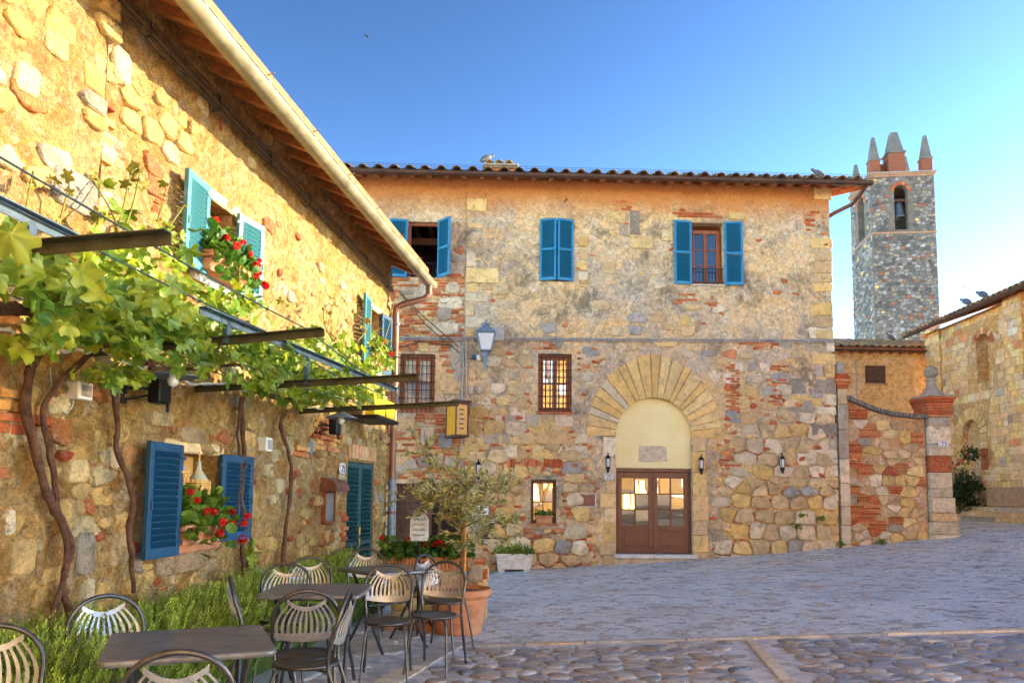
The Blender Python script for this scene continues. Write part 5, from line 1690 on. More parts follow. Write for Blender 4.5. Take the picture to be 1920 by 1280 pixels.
# ------------------------------------------------------------------ things on the main facade
def froot(name, px, py, off, label, cat, group=None):
    u, z = FF.uv(px, py, off)
    return empty(name, FF.w(u, -off, z), FF.ang, label, cat, group)
def fpt(px, py, off): u, z = FF.uv(px, py, off); return Vector((u, -off, z))
def fline(name, paths, r, mat, label, cat):
    mb = MB()
    for p in paths: mb.tube([fpt(x, y, o_) for x, y, o_ in p], r, 6)
    o = mb.build(name, M[mat]); o.location = FF.o; o.rotation_euler = (0, 0, FF.ang)
    return tag(o, label, cat)
root = empty('wall_conduit', FF.o, FF.ang, 'grey cable conduit running level across the whole stone facade below the upper windows', 'conduit')
for dy, r_ in ((0, .020), (4, .014)):
    mb = MB(); n = 60; pts = []
    a, b = fpt(742, 632 + dy, .05), fpt(1563, 637 + dy, .05)
    for i in range(n + 1): t = i / n; pts.append(a.lerp(b, t) + Vector((0, 0, .012 * noise.noise(Vector((t * 40, dy, 0))) - .008 * abs(sin(t * 60)))))
    mb.tube(pts, r_, 6); mb.build('cable', M['conduit'], root)
mb = MB()
for i in range(26):
    q = a.lerp(b, (i + .5) / 26); mb.box(q.x - .012, q.x + .012, q.y - .03, .03, q.z - .03, q.z + .06)
mb.build('clips', M['conduit'], root)
fline('overhead_cable', [[(748, 545, .5), (790, 590, .3), (860, 650, .06)], [(752, 552, .6), (800, 610, .3), (862, 662, .06)], [(748, 652, .03), (790, 640, .03), (850, 648, .04)]], .014, 'cable', 'dark cables slanting from the downpipe corner down across the red brickwork', 'cable')
fline('vertical_conduit', [[(868, 640, .06), (869, 700, .05), (866, 745, .05), (872, 765, .06), (892, 760, .06), (899, 742, .06), (899, 735, .05)], [(874, 640, .06), (875, 745, .05), (884, 760, .06), (884, 740, .05)], [(864, 760, .05), (866, 830, .04), (862, 850, .04)]], .018, 'conduit', 'pair of grey conduits dropping down the facade seam beside the street lantern', 'conduit')
for (x, y, w, h, lb, mt) in ((884, 732, .10, .2, 'small grey junction box, left of the pair below the street lantern', 'conduit'), (899, 731, .10, .2, 'small grey junction box, right of the pair below the street lantern', 'conduit'),
                         (935, 627, .26, .34, 'grey cabinet box on the facade just behind the street lantern', 'conduit'), (888, 670, .10, .10, 'small blue junction box left of the lantern bracket', 'bluedark'), (897, 671, .09, .13, 'small white junction box touching the lantern bracket', 'white')):
    root = froot('junction_box', x, y, 0, lb, 'junction box', 'junction boxes on the facade')
    mb = MB(); mb.bbox(-w / 2, w / 2, -.09, .02, -h / 2, h / 2, .01); mb.build('housing', M[mt], root)
    mb = MB(); mb.bbox(-w / 2 + .015, w / 2 - .015, -.098, -.0905, -h / 2 + .02, h / 2 - .02, .004); mb.build('cover', M[mt], root)

# street lantern on its bracket
root = froot('street_lantern', 911, 655, .42, 'grey wrought-iron street lantern on a bracket high on the stone facade', 'street lamp')
s = .0129 * 1.0
def sq_ring(r, z): return [(-r, -r, z), (r, -r, z), (r, r, z), (-r, r, z)]
mb = MB()
for q, (rb, rt_, zb, zt) in enumerate(((.115, .195, -.02, .36),)):
    vs = sq_ring(rb, zb) + sq_ring(rt_, zt); mb.add(vs, [(k, (k + 1) % 4, 4 + (k + 1) % 4, 4 + k) for k in range(4)])
mb.build('lamp_glass', M['lampglass'], root)
mb = MB()
for k in range(4):
    a, b = sq_ring(.118, -.03)[k], sq_ring(.20, .37)[k]; mb.tube([a, b], .012, 5)
    c = sq_ring(.20, .37)[(k + 1) % 4]; mb.tube([b, c], .014, 5); d = sq_ring(.118, -.03)[(k + 1) % 4]; mb.tube([a, d], .014, 5)
    bx, by = b[0] * 1.12, b[1] * 1.12
    mb.tube([(bx, by, .37), (bx * 1.03, by * 1.03, .40), (bx, by, .43)], .012, 5)
mb.build('lamp_frame', M['greyiron'], root)
mb = MB()
rings = [sq_ring(.225, .385), sq_ring(.215, .41), sq_ring(.12, .51), sq_ring(.075, .55), sq_ring(.085, .57), sq_ring(.05, .60)]
vs = [p for r_ in rings for p in r_]
mb.add(vs, [(4 * i + k, 4 * i + (k + 1) % 4, 4 * i + 4 + (k + 1) % 4, 4 * i + 4 + k) for i in range(5) for k in range(4)] + [(0, 1, 2, 3)[::-1], (20, 21, 22, 23)])
mb.lathe([(.03, .60), (.05, .62), (.02, .65), (.028, .68), (.001, .74)], 10)
for k in range(8):
    a = 2 * pi * k / 8; mb.tube([(.10 * cos(a), .10 * sin(a), .55), (.13 * cos(a), .13 * sin(a), .60), (.09 * cos(a), .09 * sin(a), .64), (.04 * cos(a), .04 * sin(a), .61)], .008, 4)
mb.build('lamp_roof', M['greyiron'], root)
mb = MB(); mb.lathe([(.12, -.03), (.10, -.06), (.05, -.09), (.06, -.12), (.035, -.16), (.04, -.30), (.025, -.36), (.035, -.40), (.02, -.50), (.001, -.62)], 12)
mb.tube([(0, 0, -.32), (0, .12, -.30), (0, .26, -.20), (0, .42, -.16)], .022, 8); mb.tube([(0, 0, -.45), (0, .2, -.42), (0, .42, -.40)], .018, 8); mb.bbox(-.05, .05, .40, .43, -.55, -.05, .006)
for s_ in (-1, 1): mb.tube([(.05 * s_, 0, -.08), (.13 * s_, 0, -.10), (.14 * s_, 0, -.16), (.09 * s_, 0, -.17), (.08 * s_, 0, -.13)], .01, 5)
mb.build('lamp_bracket', M['greyiron'], root)

# amber box sign
root = froot('box_sign', 857, 788, .34, 'amber box sign with a dark wooden frame hanging on the facade above the olive tree', 'sign')
root.rotation_euler[2] += R(28)
mb = MB(); mb.bbox(-.15, .15, -.26, .26, -.36, .36, .006); mb.build('sign_panel', M['amber'], root)
mb = MB()
for x in (-.17, .14):
    for y in (-.28, .25): mb.bbox(x, x + .03, y, y + .03, -.40, .40, .004)
for z in (-.40, .36): mb.bbox(-.19, .19, -.30, .30, z, z + .05, .008)
mb.bbox(-.22, .22, -.33, .33, .405, .45, .01); mb.tube([(0, 0, .43), (0, 0, .50), (0, .28, .52)], .015, 6); mb.build('sign_frame', M['oldwood'], root)
mb = MB()
for k in range(5):
    mb.box(.1505, .1535, -.16 + .03 * (k % 2), .14, .22 - k * .11, .25 - k * .11); mb.box(-.06, .06 - .02 * (k % 2), -.2635, -.2605, .22 - k * .11, .25 - k * .11)
mb.build('sign_lettering', M['black'], root)
# stone shield and slate plaque
root = froot('stone_shield', 803, 818, 0, 'carved stone coat of arms shield set in the brickwork below the barred window', 'shield')
mb = MB(); p = [(-.17, .24), (-.17, -.05), (-.13, -.18), (0, -.27), (.13, -.18), (.17, -.05), (.17, .24)]
mb.prism(p[::1], -.07, .04, (.55, .46, .34), ch=.03); mb.build('shield', M['ashlar'], root)
mb = MB(); mb.bbox(-.20, .20, -.08, .03, .245, .29, .01, (.55, .46, .34)); mb.tube([(-.12, -.075, .18), (-.10, -.09, 0), (0, -.1, -.14), (.10, -.09, 0), (.12, -.075, .18)], .02, 6, (.55, .46, .34)); mb.build('carving', M['ashlar'], root)
root = froot('slate_plaque', 835, 824, 0, 'blue-grey slate plaque beside the carved shield', 'plaque')
mb = MB(); mb.prism([(-.16, .16), (-.17, -.12), (-.1, -.2), (.1, -.2), (.17, -.12), (.16, .16)], -.03, .04, (.25, .27, .32), ch=.01); mb.build('plaque', M['ashlar'], root)
# small black wall lamps
for (x, y, lb) in ((1140, 866, 'small black wall lamp left of the arched door above number plate 22'), (1315, 869, 'small black wall lamp right of the arched door'), (1467, 867, 'small black wall lamp alone on the rubble wall near the corner'), (897, 878, 'small black wall lamp half hidden behind the olive tree')):
    root = froot('wall_lamp', x, y, .10, lb, 'wall lamp', 'small black wall lamps on the facade')
    mb = MB(); mb.lathe([(.001, .24), (.02, .20), (.012, .17), (.05, .14), (.065, .10), (.07, .09), (.02, .085)], 10); mb.lathe([(.05, -.11), (.055, -.14), (.03, -.20), (.035, -.22), (.001, -.27)], 10)
    for k in range(4): a = pi / 4 + k * pi / 2; mb.tube([(.055 * cos(a), .055 * sin(a), -.11), (.062 * cos(a), .062 * sin(a), .09)], .007, 4)
    mb.tube([(0, .0, -.18), (0, .06, -.20), (0, .11, -.12)], .012, 6); mb.bbox(-.035, .035, .085, .112, -.2, .02, .005); mb.build('lamp_body', M['iron'], root)
    mb = MB(); mb.lathe([(.04, -.11), (.05, -.05), (.052, .05), (.045, .085)], 10); mb.build('lamp_glass', M['lampglass'], root)
u, z = FF.uv(1141, 894)
number_plate(FF.w(u, -.055, z), FF.ang, '22', 'white house-number plate 22 on the left jamb of the arched door', .22, .15)
root = froot('wall_plaque', 1098, 937, 0, 'small brown wooden plaque with a pale frame left of the arched door', 'plaque')
mb = MB(); mb.bbox(-.22, .22, -.05, .01, -.14, .14, .004); mb.build('board', M['plaque'], root)
mb = MB()
for (a, b, c, d) in ((-.245, .245, .14, .165), (-.245, .245, -.165, -.14), (-.245, -.22, -.14, .14), (.22, .245, -.14, .14)): mb.bbox(a, b, -.065, .005, c, d, .004)
mb.build('frame', M['whitestone'], root)
# pansy pot in the small window
root = empty('flower_pot', FF.w((W_sm[0] + W_sm[1]) / 2 + .02, .05, W_sm[2] + .008), FF.ang, 'small terracotta pot of pansies on the sill of the little window', 'flower pot')
mb = MB(); mb.bbox(-.19, .19, -.09, .09, 0, .14, .012); mb.bbox(-.21, .21, -.11, .11, .14, .19, .012); mb.build('pot', M['terracotta'], root)
mb = MB()
for k in range(120): round_leaf(mb, (rng.gauss(0, .13), rng.gauss(-.02, .06), .19 + abs(rng.gauss(0, .05))), rng.uniform(.015, .03), .5, dim())
mb.build('foliage', M['gerleaf'], root)
pm = flower_geo(.03, 8); me = pm.mesh('pansy', M['yellowpetal']); me2 = flower_geo(.03, 8).mesh('pansy', M['pink'])
for (x, zz) in ((-.18, .30), (-.1, .24), (0, .27), (.08, .23), (.14, .31), (.2, .25)): inst('flower', rng.choice((me, me, me2)), root, Matrix.Translation((x, -.08, zz)))

# posters and boards beside the dark doorway
root = froot('poster_board', 921, 993, .02, 'dark menu poster with food pictures fixed to the wall right of the dark doorway', 'poster')
mb = MB(); mb.bbox(-.21, .21, -.03, .01, -.33, .33, .004); mb.build('board', M['black'], root)
mb = MB()
mb.box(-.18, .18, -.033, -.0305, .23, .25); mb.box(-.15, .16, -.033, -.0305, .17, .20); mb.box(-.18, .18, -.033, -.0305, -.31, -.22); mb.build('print_white', M['white'], root)
mb = MB()
for k in range(14): x, zz = rng.uniform(-.15, .15), rng.uniform(-.16, .1); mb.prism([(x + .04 * cos(t * pi / 4), zz + .03 * sin(t * pi / 4)) for t in range(8)], -.0335 - .0004 * k, -.0305, rng.choice([(.7, .15, .05), (.75, .35, .05), (.5, .1, .05), (.8, .6, .2)]))
m_p = simple('food_print', (.9, .9, .9), .5, var=.2, scale=20, bstr=0, tint=True); mb.build('print_food', m_p, root)
root = froot('notice_board', 908, 958, .02, 'small pale notice board above the dark menu poster', 'notice')
mb = MB(); mb.bbox(-.30, .10, -.02, .01, -.2, .28, .004); mb.build('board', M['white'], root)
mb = MB()
for k in range(6): mb.box(-.26, .0 + .05 * (k % 3), -.0235, -.0205, .2 - k * .06, .215 - k * .06)
mb.build('print_lines', M['black'], root)

# planters along the foot of the facade
def at_ground(px, py):
    d = ray(px, py); p = Vector((0, 0, EYE)); t = 2.0
    while t < 60:
        q = p + d * t
        if q.z <= gh(q.x, q.y): return q
        t += .02
    return q
def geran(px, off, L, label):
    u, z = FF.uv(px, 1040, off)
    p = FF.w(u, -off, 0); zg_ = gh(p.x, p.y)
    hd = [(rng.uniform(-.48, .48) * L, rng.uniform(-.16, -.02), .36 + abs(rng.gauss(.12, .09))) for _ in range(13)]
    return geranium_box((p.x, p.y, zg_), FF.ang, L, .36, .33, label, 'terracotta troughs at the foot of the facade', 620, .30, hd, 'terracotta', 'flower_box')
hd = [(rng.uniform(-.56, .56), rng.uniform(-.15, .02), .20 + abs(rng.gauss(.12, .05))) for _ in range(26)]
zw = gh(-.99, 9.25) + .575
geranium_box((-1.02, 9.24, zw), R(2), 1.08, .30, .17, 'long terracotta trough of red geraniums standing on the low rubble planter wall', None, 760, .24, hd, 'terracotta', 'flower_box')
u, z = FF.uv(964, 1048, .40); p = FF.w(u, -.40, 0)
root = empty('stone_planter', (p.x, p.y, gh(p.x, p.y)), FF.ang, 'white stone planter box with low green plants on the left of the small window', 'planter')
mb = MB()
vs = [(-.38, -.17, .06), (.38, -.17, .06), (.38, .17, .06), (-.38, .17, .06), (-.42, -.20, .40), (.42, -.20, .40), (.42, .20, .40), (-.42, .20, .40)]
mb.add(vs, [(3, 2, 1, 0), (0, 1, 5, 4), (1, 2, 6, 5), (2, 3, 7, 6), (3, 0, 4, 7), (4, 5, 6, 7)])
mb.bbox(-.43, .43, -.21, -.17, .36, .41, .012); mb.bbox(-.43, .43, .17, .21, .36, .41, .012); mb.bbox(-.43, -.39, -.17, .17, .36, .41, .012); mb.bbox(.39, .43, -.17, .17, .36, .41, .012); mb.build('box', M['whitestone'], root)
mb = MB(); mb.bbox(-.36, -.22, -.15, .15, -.03, .0605, .01); mb.bbox(.22, .36, -.15, .15, -.03, .0605, .01); mb.build('foot', M['whitestone'], root)
mb = MB()
for k in range(420):
    x = rng.uniform(-.46, .46); round_leaf(mb, (x, rng.gauss(-.02, .11), .40 + abs(rng.gauss(0, .10)) * (1.2 - abs(x))), rng.uniform(.02, .036), .4, dim())
mb.build('foliage', M['gerleaf'], root)
u, z = FF.uv(900, 1052, .3); p = FF.w(u, -.3, 0)
root = empty('brick_bollard', (p.x, p.y, gh(p.x, p.y)), FF.ang, 'low stack of red bricks between the terracotta trough and the white planter', 'brick stack')
for j_ in range(4):
    mb = MB(); mb.bbox(-.14 + .01 * (j_ % 2), .13, -.12, .12, j_ * .085, j_ * .085 + .078, .008, rng.choice(REDB)); mb.build('brick', M['brick'], root)

# ------------------------------------------------------------------ gate wall with curved coping, right of the facade
GW0, GW1 = FR + .30, FF.uv(1742, 900)[0]
gw = empty('boundary_wall', FF.o, FF.ang, 'rubble boundary wall with a sagging curved dark coping right of the main building', 'wall')
ctop = [FF.uv(x, y) for x, y in ((1588, 745), (1605, 752), (1625, 761), (1650, 770), (1675, 776), (1700, 779), (1722, 781), (1745, 781))]
def ztop(u):
    for (a, za), (b, zb) in zip(ctop, ctop[1:]):
        if u <= b: return za + (zb - za) * (max(u, a) - a) / (b - a)
    return ctop[-1][1]
mb = MB(smooth=True); vs = []; fs = []
nu, nz = 90, 80
for j in range(nz + 1):
    for i in range(nu + 1):
        u = GW0 + (GW1 - GW0) * i / nu; z = -.3 + (ztop(u) - .02 + .3) * j / nz
        q = Vector((u * 2, 0, z * 2)); vs.append((u, .10 - .02 * noise.noise(q) - .012 * noise.noise(q * 2.7), z))
mb.add(vs, [(j * (nu + 1) + i, j * (nu + 1) + i + 1, (j + 1) * (nu + 1) + i + 1, (j + 1) * (nu + 1) + i) for j in range(nz) for i in range(nu)])
bkv = [(GW0, .5, -.3), (GW1, .5, -.3)] + [(GW1 - (GW1 - GW0) * i / 20, .5, ztop(GW1 - (GW1 - GW0) * i / 20)) for i in range(21)]
mb.add(bkv, [tuple(range(len(bkv)))[::-1]], None, False)
mb.build('wall', M['mortar'], gw)
st, bk = [], []
for p in cells(GW0 + .02, GW1 - .02, -.1, ctop[0][1], .31, .20, .42, .4):
    cu, cv = centroid(p)
    if max(v for u, v in p) > ztop(cu) - .08: continue
    pxu = (cu - GW0) / (GW1 - GW0); hz = cv
    plastered = (pxu > .62 and hz < 1.9) or (pxu > .3 and 2.2 < hz < 3.0)
    if rng.random() > (.45 if plastered else .85): continue
    if rng.random() < .36 and not plastered:
        z0 = min(v for u, v in p); z1 = max(v for u, v in p); u0, u1 = min(u for u, v in p), max(u for u, v in p)
        z = z0 + .015
        while z + .05 < z1:
            bk.append(block(u0 + .02, u1 - .02, z, z + .048, .092, .025, pick((REDB, 1)), .01, .008)); z += .066
        continue
    c = pick((BEI, 2), (OCH, 1), (GRY, 1.2), (PAL, 2.6), (REDB, .5)) if not plastered else pick((BEI, 2), (OCH, 1))
    st.append(mk(rounded(shrink(p, rng.uniform(.006, .02)), .17), wallmap(.092), rng.uniform(.015, .04), c, .04, .3))
emit(st, gw, 'stone', 'small_stones', M['stone'], 0); emit(bk, gw, 'brick', 'small_bricks', M['brick'], 0)
n = 22
for i in range(n):
    a = GW0 - .02 + (GW1 - GW0 + .04) * i / n; b = GW0 - .02 + (GW1 - GW0 + .04) * (i + 1) / n
    za, zb = ztop(a) + rng.uniform(-.008, .008), ztop(b) + rng.uniform(-.008, .008)
    mb = MB(); mb.prism([(a + .004, za - .04), (b - .004, zb - .04), (b - .004, zb + .06), (a + .004, za + .06)], -.06, .62, (.16, .15, .14), ch=.015); mb.build('coping_stone', M['ashlar'], gw)
# left pilaster with brick cap
pl = empty('pilaster', FF.o, FF.ang, 'narrow pale stone pilaster with a brick cap against the main building corner', 'pilaster')
a, b = FF.uv(1573, 850)[0], FF.uv(1591, 850)[0]; zt = FF.uv(1580, 728)[1]
z = .0
while z < zt - .05:
    h = min(rng.uniform(.35, .75), zt - z)
    mb = MB(); mb.bbox(a + rng.uniform(-.008, .008), b + rng.uniform(-.008, .008), -.04, .3, z + .005, z + h - .005, .012, pick((PAL, 2), (BEI, 1), (GRY, .5))); mb.build('block', M['ashlar'], pl); z += h
for k, e in enumerate((.02, .05, .09, .06, .03)):
    mb = MB(); mb.bbox(a - e, b + e, -.04 - e, .3, zt + k * .075, zt + k * .075 + .07, .008, pick((REDB, 1))); mb.build('brick_course', M['brick'], pl)
mb = MB(); mb.lathe([(.16, zt + .375), (.17, zt + .40), (.10, zt + .52), (.12, zt + .6), (.001, zt + .72)], 10, (.4, .36, .3), Matrix.Translation(((a + b) / 2, .13, 0))); mb.build('finial', M['ashlar'], pl)
# right gate pier with ball
gp = empty('gate_pier', FF.o, FF.ang, 'stone gate pier carrying number plate 23, with brick cap and a lichened stone ball', 'gate pier')
a, b = FF.uv(1744, 900)[0], FF.uv(1784, 900)[0]; zt = FF.uv(1764, 782)[1]
z = -.1; k = 0
while z < zt - .02:
    h = min(rng.uniform(.18, .48), zt - z)
    wd = .10 * sstep(1.6, .2, z)
    c = pick((PAL, 2), (BEI, 2), (GRY, .6)) if rng.random() > .14 else pick((REDB, 1))
    if h < .2 or c in REDB: h = min(h, .10)
    mb = MB(); mb.bbox(a - wd * .3 + rng.uniform(-.012, .012), b + wd + rng.uniform(-.012, .012), -.06 - wd, .55, z + .004, z + h - .004, .014, c); mb.build('block', M['stone'], gp); z += h
for k, e in enumerate((.02, .04, .02, .03, .05, .075, .095)):
    mb = MB(); mb.bbox(a - e, b + e, -.06 - e, .55 + e, zt + k * .072, zt + k * .072 + .068, .008, pick((REDB, 1))); mb.build('brick_course', M['brick'], gp)
zc = zt + 7 * .072
mb = MB(); mb.bbox(a - .07, b + .07, -.13, .62, zc, zc + .05, .012, (.36, .32, .27)); cx = (a + b) / 2
mb.lathe([(.27, zc + .05), (.27, zc + .09), (.22, zc + .14), (.13, zc + .26), (.10, zc + .40), (.14, zc + .44), (.14, zc + .47), (.09, zc + .50)], 14, (.34, .30, .25), Matrix.Translation((cx, .24, 0))); mb.build('finial_base', M['ashlar'], gp)
mb = MB(); mb.lathe([(.165 * sin(pi * k / 12) + .0005, zc + .65 - .165 * cos(pi * k / 12)) for k in range(13)], 18, (.30, .27, .19), Matrix.Translation((cx, .24, 0))); mb.build('stone_ball', M['stone'], gp)
u, z = FF.uv(1767, 832, .07)
number_plate(FF.w(u, -.11, z), FF.ang, '23', 'white house-number plate 23 on the gate pier', .26, .17)
# ------------------------------------------------------------------ bell tower
TH = R(-6.4); TY = 53.5; TW = 4.45
TF = Frame((0.4935 * TY, TY, 0), TH)
TS = Frame(TF.w(0, TW, 0), TH - pi / 2)              # left face, seen from the left
tz = lambda py: TF.uv(1700, py)[1]
TZC, TZS = tz(323), tz(436)
tw = empty('bell_tower', TF.o, TH, 'tall grey rubble-stone bell tower with pinnacles and an open belfry', 'tower')
A0, A1 = TW * .36, TW * .58; AZ0, AZ1 = tz(430), tz(346)
AR = (A1 - A0) / 2; AC = (A0 + A1) / 2
SA0, SA1 = TW * .36, TW * .66
mb = MB(); T = .5
def arch_wall(mb, fr, W, z0, z1, a0, a1, za, zb, M_):
    """wall slab with one round-headed opening"""
    r = (a1 - a0) / 2; c = (a0 + a1) / 2; zs = zb - r
    for (x0, x1, q0, q1) in ((0, a0, z0, z1), (a1, W, z0, z1), (a0, a1, z0, za)): mb.box(x0, x1, 0, T, q0, q1, M=M_)
    n = 12
    for k in range(n):
        t0, t1 = pi - pi * k / n, pi - pi * (k + 1) / n
        p = [(c + r * cos(t0), zs + r * sin(t0)), (c + r * cos(t1), zs + r * sin(t1)), (c + r * cos(t1), z1), (c + r * cos(t0), z1)]
        mb.prism(p, 0, T, M=M_)
I4 = Matrix.Identity(4)
SIDE = Matrix(((0, 1, 0, 0), (-1, 0, 0, TW), (0, 0, 1, 0), (0, 0, 0, 1)))   # left-face coordinates to tower coordinates
mb.box(0, TW, .0, TW, -1, TZS)
arch_wall(mb, TF, TW, TZS, TZC, A0, A1, AZ0, AZ1, I4)
arch_wall(mb, TS, TW - T - .002, TZS, TZC, SA0, SA1, AZ0, AZ1, SIDE)
mb.box(T + .001, TW, TW - T, TW - .001, TZS, TZC); mb.box(TW - T, TW - .001, T + .001, TW - T - .001, TZS, TZC); mb.box(.01, TW - .01, .01, TW - .01, TZC - .2, TZC - .001)
mb.build('wall', M['tower_mortar'], tw)
st, bk = [], []
TG = [(.215, .205, .20), (.175, .165, .165), (.26, .245, .235), (.13, .125, .125), (.31, .295, .285)]
def tower_cells(W, mp, side):
    for p in cells(.02, W - .02, 11.5, TZC - .35, .34 if not side else .42, .23, .42, .35):
        cu, cv = centroid(p)
        a0, a1 = (A0, A1) if not side else (SA0, SA1)
        if in_holes(p, [(a0 - .22, a1 + .22, AZ0 - .05, AZ1 + .2)]) or abs(cv - TZS) < .12: continue
        c = pick((TG, 9), ([(.34, .28, .21)], 1.2), (OCH, .15), ([(.34, .15, .09)], .6), ([(.42, .41, .40)], .6))
        st.append(mk(rounded(shrink(p, .022), .2), mp, rng.uniform(.03, .07), c, .05, .4))
tower_cells(TW, lambda u, v, d: (u, -d, v), False)
tower_cells(TW, lambda u, v, d: (-d, TW - u, v), True)
for side in (0, 1):                                   # brick rings round the belfry arches
    a0, a1 = (A0, A1) if not side else (SA0, SA1)
    c = (a0 + a1) / 2; r = (a1 - a0) / 2; zs = AZ1 - r
    for k in range(14):
        t0, t1 = pi * k / 14 + .02, pi * (k + 1) / 14 - .02
        m_ = MB(); m_.prism([(c + r * cos(t1), zs + r * sin(t1)), (c + r * cos(t0), zs + r * sin(t0)), (c + (r + .22) * cos(t0), zs + (r + .22) * sin(t0)), (c + (r + .22) * cos(t1), zs + (r + .22) * sin(t1))], -.04, .1, pick((REDB, 1)), I4 if not side else SIDE, ch=.01); m_.build('arch_brick', M['brick'], tw)
emit(st, tw, 'stone', 'small_stones', M['towerstone'], 0)
mb = MB()
for (z, e, h) in ((TZS - .07, .06, .14), (TZC - .30, .05, .12), (TZC - .17, .11, .10), (TZC - .06, .17, .10)):
    m_ = MB(); m_.bbox(-e, TW + e, -e, TW + e, z, z + h, .02, (.44, .24, .15) if z < TZC - .1 else (.34, .30, .26)); m_.build('string_course', M['stone'], tw)
def pinnacle(x, y, w, hb, hp, top=.14):
    z = TZC + .04
    m_ = MB(); m_.bbox(x - w / 2, x + w / 2, y - w / 2, y + w / 2, z, z + hb, .02, (.26, .085, .05)); b = m_.build('pinnacle_base', M['brick'], tw)
    m_ = MB(); m_.bbox(x - w * .58, x + w * .58, y - w * .58, y + w * .58, z + hb, z + hb + .14, .03, (.19, .18, .17)); m_.build('pinnacle_cap', M['towerstone'], tw)
    m_ = MB(); z1 = z + hb + .14; a, t = w * .46, w * top
    vs = [(x - a, y - a, z1), (x + a, y - a, z1), (x + a, y + a, z1), (x - a, y + a, z1), (x - t, y - t, z1 + hp), (x + t, y - t, z1 + hp), (x + t, y + t, z1 + hp), (x - t, y + t, z1 + hp), (x, y, z1 + hp + .08)]
    m_.add(vs, [(0, 1, 5, 4), (1, 2, 6, 5), (2, 3, 7, 6), (3, 0, 4, 7), (4, 5, 8), (5, 6, 8), (6, 7, 8), (7, 4, 8)], (.19, .18, .17)); m_.build('pinnacle', M['towerstone'], tw)
pinnacle(.36, .36, .72, .95, 1.75); pinnacle(TW - .42, .36, .72, .95, 1.75); pinnacle(.36, TW - .36, .72, .55, 1.75); pinnacle(TW - .36, TW - .4, .72, .9, 1.9)
pinnacle(AC - .22, .50, 1.15, 1.45, 1.6, .20)
m_ = MB(); m_.bbox(.75, AC + .75, .7, 1.3, TZC + .04, TZC + 1.0, .02, (.28, .10, .055)); m_.build('parapet_brick', M['brick'], tw)
bl = empty('bell', TF.w(AC, .55, 0), TH, 'bronze bell hanging in the belfry opening of the tower', 'bell')
zb, ztp = tz(404), tz(374); H = ztp - zb
mb = MB(); mb.lathe([(.46, zb), (.47, zb + .05), (.40, zb + H * .15), (.32, zb + H * .4), (.28, zb + H * .75), (.22, zb + H * .92), (.05, zb + H), (.001, zb + H)], 20); mb.lathe([(.44, zb + .02), (.3, zb + H * .4), (.001, zb + H * .9)], 20); mb.build('bell_body', M['bronze'], bl)
mb = MB(); mb.bbox(-AR - .05, AR + .05, -.08, .08, zb + H + .05, zb + H + .26, .02); mb.tube([(0, 0, zb + H - .05), (0, 0, zb + H + .1)], .07, 8); mb.build('yoke', M['oldwood'], bl)
mb = MB(); mb.tube([(0, 0, zb + H * .7), (.02, 0, zb - .05)], .03, 6); mb.lathe([(.001, zb - .12), (.07, zb - .05), (.001, zb + .02)], 8); mb.build('clapper', M['iron'], bl)

# ------------------------------------------------------------------ small ochre house behind the gate wall
YF = Frame((13.5, 31.0, 0), R(1.9))
yh = empty('plaster_house', YF.o, YF.ang, 'small ochre plastered house with a low tiled roof behind the boundary wall', 'house')
ye = YF.uv(1650, 659)[1]
wy = YF.rect(1622, 685, 1661, 718)
mb = MB(); wall_grid(mb, -5.5, 5.5, -1, ye + .1, .5, [wy], 0, 0, .2)
mb.add([(-5.5, 0, -1), (-5.5, 6, -1), (-5.5, 6, ye + .1), (-5.5, 0, ye + .1), (5.5, 0, -1), (5.5, 6, -1), (5.5, 6, ye + .1), (5.5, 0, ye + .1)], [(0, 3, 2, 1), (4, 5, 6, 7), (1, 2, 6, 5)])
mb.build('wall', M['ochre_plaster'], yh)
casement(yh, wy[0], wy[1], wy[2], wy[3], .06, 1, 1, M['oldwood'], M['glassdim'], .06)
mb = MB(); mb.bbox(wy[0] - .04, wy[1] + .04, -.06, .05, wy[2] - .07, wy[2] - .003, .01, (.5, .3, .2)); mb.build('window_sill', M['ashlar'], yh)
for k in range(2):
    p = MB(); a = wy[0] + .08 + k * (wy[1] - wy[0] - .16) / 2; p.bbox(a, a + (wy[1] - wy[0] - .16) / 2 - .01, .02, .035, wy[2] + .07, wy[3] - .07, .006); p.build('inner_shutter', M['oldwood'], yh)
mb = MB(); s2 = .30
mb.add([(-5.8, -.4, ye), (5.8, -.4, ye), (5.8, 3, ye + 1.02), (-5.8, 3, ye + 1.02), (-5.8, -.4, ye + .06), (5.8, -.4, ye + .06), (5.8, 3, ye + 1.08), (-5.8, 3, ye + 1.08), (5.8, 6.4, ye + .06), (-5.8, 6.4, ye + .06)],
       [(3, 2, 1, 0), (4, 5, 6, 7), (0, 1, 5, 4), (1, 2, 6, 5), (3, 0, 4, 7), (7, 6, 8, 9)])
yr = mb.build('roof', M['soffit_tile'], yh)
u = -1.2; far = MB()
while u < 5.7:
    for r_ in range(8):
        y = -.46 + r_ * .42
        Mx = Matrix.Translation((u + rng.uniform(-.02, .02), y, ye + .08 + (y + .4) * s2 + .02)) @ Matrix.Rotation(atan2(s2, 1) + rng.uniform(-.02, .02), 4, 'X') @ Matrix.Scale(1.15, 4)
        if u < 4.4: inst('roof_tile', rng.choice(tme), yr, Mx)
        else: g = tile_geo(); far.add(g.v, g.f, rng.choice(tcols), True, Mx)
    u += .33
far.build('roof_tiles', M['rooftile'], yr, kind='stuff')
mb = MB(); half_gutter(mb, (-5.8, -.50, ye - .02), (5.6, -.50, ye - .02), .09); mb.build('gutter', M['gutterdark'], yh)
for k in range(16):
    b = MB(); b.bbox(-1.0 + k * .42, -.92 + k * .42, -.38, .02, ye - .10, ye - .01, .006); b.build('rafter', M['rafter'], yh)
